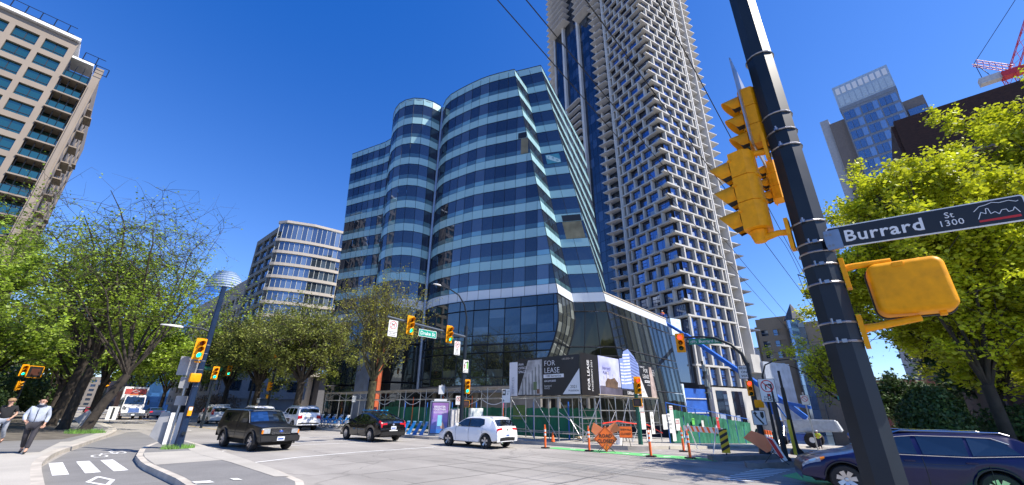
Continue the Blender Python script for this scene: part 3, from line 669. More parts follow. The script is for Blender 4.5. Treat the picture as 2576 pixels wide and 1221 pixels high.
# dark glass wall with white piers, panel joints
dk = MB(); nb = 12; b0, b1 = LW + 4.6, LW + 26.0
for i in range(len(lev) - 1):
    for k in range(nb):
        u0, u1 = b0 + (b1 - b0) * k / nb, b0 + (b1 - b0) * (k + 1) / nb; z0, z1 = lev[i], lev[i + 1]
        dk.poly([TP(1.1, u1 - .04, z0 + .04), TP(1.1, u0 + .04, z0 + .04), TP(1.1, u0 + .04, z1 - .04), TP(1.1, u1 - .04, z1 - .04)], 0)
dk.build('dark_glass_wall', [TGL2], tower, M=OT)
sm = MB()
for i in range(2, len(lev) - 1): tbox(sm, .98, 1.08, b0 + .5, b0 + 2.3, lev[i] + .9, lev[i] + 1.3)
sm.build('vent_slots', SIGNBLK, tower, M=OT)
pr_ = MB()
for y in (26.2, 34.1): tbox(pr_, .2, 1.1, y, y + .95, 0, lev[-1])
tbox(pr_, .6, 1.1, b1 - .2, b1 + .3, 0, lev[-1]); pr_.build('white_pier', CONCW, tower, M=OT)
for i in range(3, len(lev) - 1):
    z = lev[i]; mb = MB()
    mb.hexa([TP(.2, b1 + .3, z), TP(3, b1 + .3, z), TP(3, b1 + 4.2, z), TP(.4, b1 + 4.4, z)], [TP(.2, b1 + .3, z + .16), TP(3, b1 + .3, z + .16), TP(3, b1 + 4.2, z + .16), TP(.4, b1 + 4.4, z + .16)])
    if z > 130: tbox(mb, -2.0, 1.05, 31.0, b1 + .25, z, z + .16)
    if z > 124: tbox(mb, -2.0, 1.05, 19.6, 26.2, z, z + .16)
    if z < 95: tbox(mb, -.6, 1.0, 27.2, 34.1, z, z + .25)
    mb.build('balcony_slab', CONCW, tower, M=OT)
# open slab section to the right of the grid face
fn = MB(); tbox(fn, RW + 4.6, RW + 4.9, 0.2, 8, 12, lev[-1]); tbox(fn, RW, RW + .35, -.15, 6, 0, lev[-1]); tbox(fn, RW + .35, RW + 9, 6, 9, 8, lev[-1]); fn.build('fin_wall', CONCW, tower, M=OT)
gw = MB(); gw.poly([TP(RW + 4.9, 3.2, 12), TP(RW + 9.8, 3.2, 12), TP(RW + 9.8, 3.2, lev[-1]), TP(RW + 4.9, 3.2, lev[-1])]); gw.poly([TP(RW + .4, 5.9, 12), TP(RW + 4.6, 5.9, 12), TP(RW + 4.6, 5.9, lev[-1]), TP(RW + .4, 5.9, lev[-1])]); gw.build('balcony_glazing', TGL2, tower, M=OT)
for i in range(3, len(lev) - 1):
    z = lev[i] - .55; mb = MB()
    tbox(mb, RW + .36, RW + 4.58, .6, 6, z, z + .2)
    mb.hexa([TP(RW + 4.92, 1.3, z), TP(RW + 9.9, .8, z), TP(RW + 10.8, 6, z), TP(RW + 4.92, 6, z)], [TP(RW + 4.92, 1.3, z + .2), TP(RW + 9.9, .8, z + .2), TP(RW + 10.8, 6, z + .2), TP(RW + 4.92, 6, z + .2)])
    mb.build('open_slab', CONCW, tower, M=OT)
# tower base: blue wrap and boarded corner, perforated low annex
bs = MB(); tbox(bs, 3.2, RW, 0, 1.1, -6, 6.0, 0); bs.build('base_wall', CONCT, tower, M=OT)
bl_ = MB(); tbox(bl_, -3.4, 3.1, 1.0, 1.1, -2.5, 5.6, 0); tbox(bl_, -6.2, -3.5, .9, 2.2, -2.5, 6.3, 1); tbox(bl_, -4.6, -1.8, .9, 2.2, 15.0, 18.2, 1)
tbox(bl_, -5.6, -.2, .95, 1.5, 6.6, 14.8, 2)
for k in range(3): tbox(bl_, -3.4, 3.1, .8, .98, -1 + 2.4 * k, -.85 + 2.4 * k, 3)
bl_.build('site_wrap', [mat('blue_sheet', (.02, .10, .42), .5, var=.25, scale=.4), mat('printed_wrap', (.50, .68, .85), .6, var=.1, scale=2, col2=(.75, .85, .95)), TGL2, CONCW], tower, M=OT)
an = MB(); tbox(an, RW + 4.0, RW + 14.0, -1.5, 8, -6, 11.5, 0); tbox(an, RW + 1.0, RW + 4.1, -1.0, 3, 9.2, 12.8, 1)
an.build('annex_cladding', [mat('steel_cladding', (.42, .46, .52), .45, metal=.3, var=.2, scale=.7), CONCT], tower, M=OT)
wb = [win_unit('r', x, x + 3.4, -1.5, 5.4, -.05) for x in (4.1, 9.0)]
for m_ in wb: m_.v = [tuple(OT @ Vector(v)) for v in m_.v]; m_.build('base_window', [TGL2, TFR, TPANE], tower)
# ------------------------------------------------------------------ other buildings
def facade_grid(parent, org, u, L, z0, z1, cols, fh, sill, head, wallm, glassm, nrm, depth=.45, fl0=0, cap=100, frame=None, balc=None, off=Vector((0, 0, 0)), frac=1.0):
    """wall with real window recesses; cols = [(start, width)], u = direction along the wall, nrm = outward normal"""
    u = Vector((u[0], u[1], 0)).normalized(); n = Vector((nrm[0], nrm[1], 0)).normalized(); org = Vector((org[0], org[1], 0))
    def p(a, d, z): return org + u * a + n * d + Vector((0, 0, z)) - off
    def bx(mb, a0, a1, d0, d1, za, zb, mi=None): mb.hexa([p(a0, d0, za), p(a1, d0, za), p(a1, d1, za), p(a0, d1, za)], [p(a0, d0, zb), p(a1, d0, zb), p(a1, d1, zb), p(a0, d1, zb)], mi)
    wall = MB(); wins = []; nf = int((z1 - z0 - .3) / fh)
    zc = z0
    for k in range(nf):
        zf = z0 + k * fh; bx(wall, 0, L, -depth, 0, zc, zf + sill); zc = zf + head; prev = 0
        for c, w_ in cols:
            bx(wall, prev, c, -depth, 0, zf + sill, zf + head); prev = c + w_
            m = MB(); m.poly([p(c, -depth + .05, zf + sill), p(c + w_, -depth + .05, zf + sill), p(c + w_, -depth + .05, zf + head), p(c, -depth + .05, zf + head)], 0)
            nm = max(1, round(w_ / 1.2))
            for j in range(nm + 1): a = c + w_ * j / nm; bx(m, a - .04, a + .04, -depth + .04, -depth + .12, zf + sill, zf + head, 1)
            bx(m, c, c + w_, -depth + .04, -depth + .12, zf + sill + .5, zf + sill + .58, 1)
            wins.append(m)
        bx(wall, prev, L, -depth, 0, zf + sill, zf + head)
        if balc: bx(wall, balc[0], balc[1], -.2, balc[2], zf - .12, zf + .06)
    bx(wall, 0, L, -depth, 0, zc, z1)
    o = wall.build('wall', wallm, parent); windows_out(parent, wins[::-1], [glassm, frame or MULL], 'window', cap)
    return o
BEIGE = mat('beige_stucco', (0.265, 0.22, 0.18), .85, var=.08, scale=.3, bump=.1)
TEALG = glass('teal_window', (.4, .7, .66), .22, (.005, .028, .026), .03)
GREYG = glass('grey_window', (.55, .7, .95), .22, (.03, .04, .05), .03)
# left apartment block
o0 = Vector((-11, 85, 0)); apt = thing('apartment_block', 'beige apartment block with teal windows and roof terrace railings at the far left', 'apartment building', tuple(o0))
facade_grid(apt, (-45, 85), (1, 0), 34, 2, 55.8, [(2.9 + 3.1 * k, 2.5) for k in range(10)], 2.93, .42, 2.48, BEIGE, TEALG, (0, -1), off=o0)
facade_grid(apt, (-7.2, 85.4), (0, 1), 30, 2, 51.5, [(1.2, 1.8), (4.2, 2.2), (8, 1.8), (11, 2.2), (15, 1.8), (18, 2.2), (22, 1.8), (25.6, 2.2)], 2.93, .55, 2.35, BEIGE, TEALG, (1, 0), off=o0, balc=(3.8, 6.9, .9))
b = MB(); b.box((-28.5 + 11, 16, 28), (34, 30, 55)); b.box((-9.2 + 11, 17, 25.5), (3.5, 29, 51)); b.build('block_core', mat('apt_inside', (.06, .06, .06), .9), apt)
b = MB(); b.box((3.4, .35, 26.5), (.9, .9, 53)); b.box((3.4, .35, 24), (.5, 1.3, 50)); b.build('corner_pier', BEIGE, apt)
for k in range(17):
    z = 2.2 + k * 2.93; m = MB(); m.box((1.45, .9, z), (2.9, 2.4, .22)); s_ = m.build('balcony_slab', BEIGE, apt)
    g = MB(); g.box((1.4, .1, z + .75), (2.7, .04, 1.0)); g.box((1.4, 2.0, z + 1.4), (2.7, .06, 2.4), mi=0); g.build('balcony_glass', [TEALG], s_)
    r_ = MB(); r_.tube((0.1, .08, z + 1.3), (2.8, .08, z + 1.3), .05, n=4)
    for j in range(4): r_.tube((.2 + j * .85, .08, z + .1), (.2 + j * .85, .08, z + 2.7), .05, n=4)
    r_.build('railing', MULL, s_)
m = MB(); m.box((-17.2, .0, 56.2), (34.6, 1.2, .5)); m.box((-1.0, 3, 56.2), (2.2, 6, .45)); m.box((1.2, 2.6, 53.5), (2.6, 4, .4)); m.build('roof_cornice', WHT, apt)
for s0, s1, zz_ in ((-30, -17.5, 56.5), (-16.5, -8.5, 56.5), (-7.6, -.8, 56.5), (1.2, 3.6, 53), (2.9, 4.4, 51.6)):
    m = MB()
    for hh in (.1, 1.5): m.tube((s0, -.5, zz_ + hh), (s1, -.5, zz_ + hh), .06, n=4)
    for j in range(int((s1 - s0) / 1.5) + 1): m.tube((s0 + j * 1.5, -.5, zz_), (s0 + j * 1.5, -.5, zz_ + 1.5), .06, n=4)
    m.build('terrace_railing', MULL, apt)
for k in range(13):
    m = MB(); m.box((3.9, 5 + (k % 4) * 6, 12 + k * 2.93), (.9, 2.6, .18)); m.build('balcony_slab', BEIGE, apt)
for k in range(5): m = MB(); m.tube((-7.6, -.1, 41 - k * 5.86 + 5), (-6.9, -.5, 42.2 - k * 5.86 + 5), .09, n=5); m.build('wall_lamp', MULL, apt)
# low shop on the left pavement behind the walkers
sh = thing('corner_shop', 'low beige shop with dark awning behind the two walkers', 'shop', (-9, 46, 0))
facade_grid(sh, (-4.9, 42), (0, 1), 30, .15, 6.6, [(1.5, 3), (6, 3), (10.5, 3), (15, 3), (20, 3), (25, 3)], 6, .8, 3.4, BEIGE, GREYG, (1, 0), off=Vector((-9, 46, 0)))
b = MB(); b.box((-6, 11, 3.2), (19.4, 29.6, 6.3)); b.build('shop_body', BEIGE, sh)
b = MB(); b.hexa([(4.1, -3, 2.9), (5.6, -3, 2.6), (5.6, 8, 2.6), (4.1, 8, 2.9)], [(4.1, -3, 3.8), (5.6, -3, 2.8), (5.6, 8, 2.8), (4.1, 8, 3.8)]); b.build('awning', SIGNBLK, sh)
text('E', 1.6, face_M((-5 + 0.3, -4.02, 5.0), (1, 0, 0)), BLK, sh)
# mid-rise with glass front
o1 = Vector((34, 98, 0)); mid = thing('apartment_midrise', 'white banded apartment mid-rise with curved glass front left of the glass office building', 'apartment building', tuple(o1))
CRM = mat('cream_concrete', (.48, .43, .37), .8, var=.06, scale=.3)
fr = smooth_line([(28.6, 101), (29.6, 99.6), (35, 97), (41, 95.6), (42.2, 95.6)], 2)
FM_ = Facade(fr, fr, 42, 3, 14, 0, uni=True); OM = T(-o1)
zl = [8.6 + 3.0 * k for k in range(10)] + [38.6]
for i, z in enumerate(zl):
    h = 4.0 if z > 38 else 2.38
    if z < 38.0 or z > 38.2:
        wm = MB(); strip(wm, FM_, z + .1, z + h, 0, .05); wn = wm.build('ribbon_window', GREYG, mid, M=OM)
        f_ = MB(); frame_lines(f_, FM_, z + .1, z + h, wv=.07); f_.tube(FM_.P(0.02, z + .8, .05), FM_.P(.98, z + .8, .05), .05, n=4); f_.build('window_frame', mat('grey_frame', (.4, .43, .42), .5), wn, M=OM)
    bm_ = MB(); strip(bm_, FM_, z - .60, z + .08, .35, 0)
    c0_, _ = FM_.cols(z, z)
    for a_, b_ in zip(c0_, c0_[1:]): bm_.poly([FM_.P(a_, z - .60, .35), FM_.P(b_, z - .60, .35), FM_.P(b_, z - .60, -.2), FM_.P(a_, z - .60, -.2)])
    bm_.build('floor_band', CRM, mid, M=OM)
m = MB(); m.prism([(28.3, 101.4), (29.5, 99.3), (35, 96.6), (42.5, 95.2), (43, 99), (30, 104)], 42.7, 43.3); m.build('roof_slab', CRM, mid, M=OM)
m = MB(); m.box((37.5, 108.2, 22), (11.0, 16, 41)); m.box((41, 112, 24), (8, 16, 44)); m.build('block_core', CRM, mid, M=OM)
facade_grid(mid, (28.7, 101.4), (0, 1), 15, 5, 42, [(.5, 4.2), (5.2, 4.2), (9.9, 4.2)], 3.0, .45, 2.6, mat('grey_wall', (.20, .20, .19), .8), GREYG, (-1, 0), off=o1)
for k in range(10):
    z = 8.4 + 3 * k; m = MB(); m.box((44.2, 96.6, z), (3.4, 2.6, .25)); s_ = m.build('balcony_slab', CRM, mid, M=OM)
    g = MB(); g.box((44.2, 95.4, z + .6), (3.3, .04, .9)); g.build('balcony_glass', GREYG, s_, M=OM)
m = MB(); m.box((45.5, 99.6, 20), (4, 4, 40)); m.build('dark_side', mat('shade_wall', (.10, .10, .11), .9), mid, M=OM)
# beige office left of it
o2 = Vector((32, 121, 0)); bo = thing('beige_office', 'weathered beige office block with deep rows of windows left of the white banded mid-rise', 'office building', tuple(o2))
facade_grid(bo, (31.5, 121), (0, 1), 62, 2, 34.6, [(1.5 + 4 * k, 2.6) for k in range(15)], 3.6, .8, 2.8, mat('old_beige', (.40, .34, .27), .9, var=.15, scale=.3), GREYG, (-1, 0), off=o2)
facade_grid(bo, (31.5, 120.95), (1, 0), 12, 2, 34.6, [(2.4, 6.5)], 3.6, .8, 2.8, mat('sunlit_beige', (.66, .57, .46), .9), GREYG, (0, -1), off=o2)  # sunward end face, its highlight put in as a paler beige
m = MB(); m.box((50.2, 152, 17), (36, 61, 34.0)); m.build('block_core', CRM, bo, M=T(-o2))
# low grey building behind the minivan
o3 = Vector((21, 84, 0)); lo_ = thing('low_building', 'low grey building with a row of square windows behind the white minivan', 'building', tuple(o3))
facade_grid(lo_, (21, 84), (0, 1), 34, 3.0, 8.6, [(1 + 3.2 * k, 2.0) for k in range(10)], 4.2, 1.2, 3.0, mat('grey_render', (.34, .33, .33), .9, var=.1), GREYG, (-1, 0), off=o3)
facade_grid(lo_, (21, 83.9), (1, 0), 14, 3.0, 8.6, [(1 + 3.2 * k, 2.0) for k in range(4)], 4.2, 1.2, 3.0, mat('grey_render', (.34, .33, .33)), GREYG, (0, -1), off=o3)
m = MB(); m.box((28.2, 101.5, 4.2), (13.2, 34, 8.2)); m.build('building_body', mat('grey_render', (.3, .3, .3)), lo_, M=T(-o3))
# blue curved tower far down the avenue
o4 = Vector((52, 250, -5)); bt = thing('blue_tower', 'distant blue glass tower with a curved white louvred crown seen through the left tree', 'tower', tuple(o4))
BLUG = glass('blue_tower_glass', (.35, .6, 1), .55, (.03, .09, .2), .05)
e_ = lambda rx, ry, n=28: [(rx * math.cos(2 * math.pi * k / n), ry * math.sin(2 * math.pi * k / n)) for k in range(n)]
m = MB(); pe = e_(8.2, 12)
for k in range(20):
    for a_, b_ in zip(pe, pe[1:] + pe[:1]): m.poly([(a_[0], a_[1], 3.1 * k + .1), (b_[0], b_[1], 3.1 * k + .1), (b_[0], b_[1], 3.1 * k + 3.0), (a_[0], a_[1], 3.1 * k + 3.0)])
m.prism(e_(8.0, 11.7), 0, 62.1); m.build('glass_wall', BLUG, bt)
for k in range(7):
    t_ = k / 7; m = MB(); rr = math.sqrt(1 - t_ * t_ * .95); m.prism(e_(8.4 * rr, 12.2 * rr), 62.4 + k * 1.35, 63.0 + k * 1.35); m.prism(e_(8.0 * rr, 11.8 * rr), 63.0 + k * 1.35, 63.75 + k * 1.35, 1); m.build('louvre_ring', [mat('louvre_pale', (.42, .48, .56), .4), mat('louvre_grey', (.16, .24, .36), .3)], bt)
o4b = Vector((36, 205, 0)); b2 = thing('glass_slab_tower', 'lower pale blue glass slab in front of the distant blue tower', 'tower', tuple(o4b))
m = MB()
for k in range(15):
    for j in range(8): m.poly([(-11 + j * 2.6, 0, k * 3.1), (-8.5 + j * 2.6, 0, k * 3.1), (-8.5 + j * 2.6, 0, k * 3.1 + 2.9), (-11 + j * 2.6, 0, k * 3.1 + 2.9)])
m.box((-.6, 8.1, 23), (21, 16, 46.4)); m.build('glass_wall', BLUG, b2)
# buildings closing the avenue view
for i_, (x, y, wd, dp, hh, c) in enumerate([(-18, 150, 20, 60, 16, (.42, .35, .28)), (-16, 225, 20, 60, 24, (.30, .28, .27)), (30, 215, 14, 50, 15, (.36, .25, .2)), (10, 460, 60, 40, 22, (.38, .33, .28)), (-60, 120, 40, 60, 20, (.4, .36, .3))]):
    nm = ['low sandy block on the left side of the avenue beyond the beige apartment block', 'grey block on the left side of the avenue farther than the sandy one', 'brownish block on the right side of the avenue beyond the beige office', 'pale block closing the far end of the avenue', 'broad cream block behind the corner shop'][i_]
    q = thing('street_block', nm, 'building', (x, y, 0)); wm_ = mat('block_wall_%d' % i_, tuple(q_ * .45 for q_ in c), .9, var=.12, scale=.2)
    facade_grid(q, (x + wd / 2, y), (0, 1), dp, .5, hh, [(1.5 + 4.4 * k, 2.8) for k in range(int(dp / 4.4) - 1)], 3.3, .9, 2.6, wm_, GREYG, (1 if x < 10 else -1, 0), off=Vector((x, y, 0))) if x < 10 else facade_grid(q, (x - wd / 2, y), (0, 1), dp, .5, hh, [(1.5 + 4.4 * k, 2.8) for k in range(int(dp / 4.4) - 1)], 3.3, .9, 2.6, wm_, GREYG, (-1, 0), off=Vector((x, y, 0)))
    facade_grid(q, (x - wd / 2, y - .05), (1, 0), wd, .5, hh, [(1.5 + 4.4 * k, 2.8) for k in range(int(wd / 4.4))], 3.3, .9, 2.6, wm_, GREYG, (0, -1), off=Vector((x, y, 0)))
    m = MB(); m.box((0, dp / 2 + .3, hh / 2 - .2), (wd - .9, dp - .4, hh - .6)); m.build('building_body', wm_, q)
# right tower (glass crown)
o5 = Vector((119, -12.5, 0)); rt_ = thing('crown_tower', 'grey glass apartment tower with bright rooftop panels above the brick building', 'tower', tuple(o5))
m = MB(); ua = Vector((-.105, -.994, 0)).normalized(); na = Vector((-.994, .105, 0))
def q5(a, d, z): return Vector((119.6, -7.1, 0)) + ua * a + na * d + Vector((0, 0, z)) - o5
def b5(mb, a0, a1, d0, d1, z0, z1, mi=0): mb.hexa([q5(a0, d0, z0), q5(a1, d0, z0), q5(a1, d1, z0), q5(a0, d1, z0)], [q5(a0, d0, z1), q5(a1, d0, z1), q5(a1, d1, z1), q5(a0, d1, z1)], mi)
RTW = mat('crown_tower_wall', (.19, .23, .29), .7); RTG = glass('crown_tower_glass', (.55, .68, .9), .35, (.05, .075, .10), .06)
b5(m, 0, 10.8, -12, 0, -5, 74.3); b5(m, -3.2, 0, -12, -1.0, -5, 72.5, 1); b5(m, 10.8, 14.5, -12, -1.2, -5, 71, 1); b5(m, -5.0, -3.2, -13, -1.5, -5, 74.5, 2); m.build('tower_body', [RTW, mat('crown_tower_brown', (.17, .15, .14), .8), mat('crown_tower_pale', (.36, .38, .41), .8)], rt_)
for k in range(24):
    z = 71.2 - k * 3.0
    for a0 in (.3, 3.8, 7.3):
        m = MB(); 
        for j in range(3): b5(m, a0 + j * 1.1, a0 + j * 1.1 + 1.0, 0.02, .12, z, z + 2.3)
        m.build('window', RTG, rt_)
for k in range(20): 
    z = 66 - k * 3.0; m = MB(); b5(m, 11.2, 14.2, -1.1, -.8, z, z + 2.2); m.build('window', RTG, rt_)
m = MB(); b5(m, -.2, 11, -4, .1, 74.3, 75.3, 0); b5(m, -.2, 11, -4, .1, 75.3, 82, 1); m.build('roof_screen', [RTW, mat('crown_glass', (.38, .48, .58), .2, spec=.9)], rt_)
for k in range(9):
    m = MB(); b5(m, .3 + k * 1.18, 1.15 + k * 1.18, .12, .2, 79.3, 81.2); m.build('roof_panel', WHT, rt_)
    m = MB(); b5(m, .3 + k * 1.18, 1.3 + k * 1.18, .12, .2, 75.7, 78.6); m.build('roof_panel', mat('crown_panel', (.45, .55, .62), .3), rt_)
# brick building, in shade
o6 = Vector((34, -4, 0)); bk = thing('brick_building', 'dark red brick building with a flat roof behind the yellow-green trees', 'building', tuple(o6))
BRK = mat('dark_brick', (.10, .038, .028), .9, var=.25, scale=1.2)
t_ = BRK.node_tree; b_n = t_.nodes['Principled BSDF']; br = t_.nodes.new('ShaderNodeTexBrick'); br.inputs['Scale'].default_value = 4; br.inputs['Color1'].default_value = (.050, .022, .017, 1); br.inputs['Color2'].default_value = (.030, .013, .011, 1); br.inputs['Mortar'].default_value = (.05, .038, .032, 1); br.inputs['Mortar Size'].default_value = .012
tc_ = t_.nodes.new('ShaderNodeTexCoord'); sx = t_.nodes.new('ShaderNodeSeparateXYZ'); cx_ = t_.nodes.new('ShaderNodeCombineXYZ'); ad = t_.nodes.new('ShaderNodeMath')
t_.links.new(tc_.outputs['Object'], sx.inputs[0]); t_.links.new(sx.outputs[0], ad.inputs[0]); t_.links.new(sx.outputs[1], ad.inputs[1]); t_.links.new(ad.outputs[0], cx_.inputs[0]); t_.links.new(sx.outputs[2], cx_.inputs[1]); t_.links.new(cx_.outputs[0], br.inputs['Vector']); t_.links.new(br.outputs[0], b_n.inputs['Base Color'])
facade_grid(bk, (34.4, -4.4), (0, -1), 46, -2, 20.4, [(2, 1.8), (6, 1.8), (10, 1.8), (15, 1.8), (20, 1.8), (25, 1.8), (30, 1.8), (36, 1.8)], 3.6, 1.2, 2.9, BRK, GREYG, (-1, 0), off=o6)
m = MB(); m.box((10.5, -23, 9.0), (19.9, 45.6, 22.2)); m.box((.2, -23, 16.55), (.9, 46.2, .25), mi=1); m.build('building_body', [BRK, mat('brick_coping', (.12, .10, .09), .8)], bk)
# turret building
o7 = Vector((129, 18, 0)); tu = thing('turret_building', 'brown apartment building with a pointed grey turret at the end of the side street', 'apartment building', tuple(o7))
TUW = mat('tan_render', (.34, .27, .19), .9, var=.06)
facade_grid(tu, (128.6, 24.6), (.11, -.99), 6.6, -6, 25.4, [(.8, 1.6), (3.6, 2.4)], 2.9, .7, 2.3, TUW, GREYG, (-.99, -.11), off=o7)
facade_grid(tu, (129.2, 17.6), (.11, -.99), 7.4, -6, 23.6, [(4.6, 2.4)], 2.9, .7, 2.3, TUW, GREYG, (-.99, -.11), off=o7)
m = MB(); m.box((137.5, 17.6, 8), (16, 15.5, 31)); m.box((137, 20, 24.9), (10, 8, 2.6)); m.build('building_body', TUW, tu, M=T(-o7))
oc = [(128.6 + 2.0 * math.cos(R(k * 45 + 22)), 15.6 + 2.0 * math.sin(R(k * 45 + 22))) for k in range(8)]
m = MB()
for k in range(11):
    for a_, b_ in zip(oc, oc[1:] + oc[:1]): m.poly([(a_[0], a_[1], -6 + k * 2.8), (b_[0], b_[1], -6 + k * 2.8), (b_[0], b_[1], -3.3 + k * 2.8), (a_[0], a_[1], -3.3 + k * 2.8)])
m.prism([(128.6 + 1.9 * math.cos(R(k * 45 + 22)), 15.6 + 1.9 * math.sin(R(k * 45 + 22))) for k in range(8)], -6, 24.2); m.build('turret', RTG, tu, M=T(-o7))
m = MB(); m.lathe([(2.4, 24.2), (.02, 28.6)], 8, T((128.6, 15.6, 0))); m.build('turret_roof', mat('slate', (.09, .10, .12), .6), tu, M=T(-o7))
for i_, (x, y, a, b__, hh, c, lb) in enumerate([(160, 34, 18, 14, 22, (.45, .5, .55), 'pale glass block peeping out behind the turret building'), (118, -3, 18, 12, 8, (.22, .07, .05), 'low red brick building at the end of the side street'), (150, 4, 30, 14, 10, (.32, .30, .27), 'grey low block closing the side street')]):
    q = thing('street_block', lb, 'building', (x, y, 0)); wm_ = mat('side_block_%d' % i_, c, .85, var=.1, scale=.3)
    facade_grid(q, (x, y + b__ / 2), (0, -1), b__, -6, hh, [(1.2 + 3 * k, 1.8) for k in range(int(b__ / 3) - 1)], 3.2, .9, 2.4, wm_, GREYG, (-1, 0), off=Vector((x, y, 0)))
    m = MB(); m.box((a / 2 + .3, 0, hh / 2 - 3.2), (a, b__ - .1, hh + 6)); m.build('building_body', wm_, q)
# tower crane behind the brick building
cr = thing('tower_crane', 'red luffing tower crane standing behind the brick building', 'crane', (115, -33, 0)); CRD = mat('crane_red', (.55, .03, .04), .5)
def lattice(p0, p1, wdt, n):
    m = MB(); p0, p1 = Vector(p0), Vector(p1); d = (p1 - p0).normalized(); s_ = d.cross(Vector((0, 0, 1))).normalized() if abs(d.z) < .95 else Vector((0, 1, 0)); t2 = d.cross(s_)
    cs = [(s_ * a + t2 * b) * wdt / 2 for a, b in ((-1, -1), (1, -1), (1, 1), (-1, 1))]
    for c in cs: m.tube(p0 + c, p1 + c, .07, n=4)
    for i in range(n):
        a, b = p0.lerp(p1, i / n), p0.lerp(p1, (i + 1) / n)
        for k in range(4): m.tube(a + cs[k], b + cs[(k + 1) % 4], .04, n=4)
    return m
lattice((0, 0, -5), (0, 0, 66), 1.6, 26).build('mast', CRD, cr)
lattice((.3, -1, 67), (-2, -14, 92), 1.2, 12).build('jib', CRD, cr)
lattice((.3, -1, 67.5), (1.1, 2.9, 72.3), 1.0, 6).build('counter_jib', CRD, cr)
m = MB(); m.tube((1.1, 2.9, 72.3), (-2, -14, 92), .06, n=4); m.tube((1.1, 2.9, 72.3), (1, 3, 67), .07, n=4); m.tube((1.1, 2.9, 72.3), (1, 1.5, 67), .07, n=4); m.build('crane_cables', DKM, cr)
m = MB(); m.box((.5, 2.3, 66.8), (1.6, 3.0, 1.4)); m.box((.3, -1, 66.5), (2, 3.6, 1.2), mi=1); m.build('machinery_deck', [mat('crane_weights', (.5, .5, .5), .7), CRD], cr)
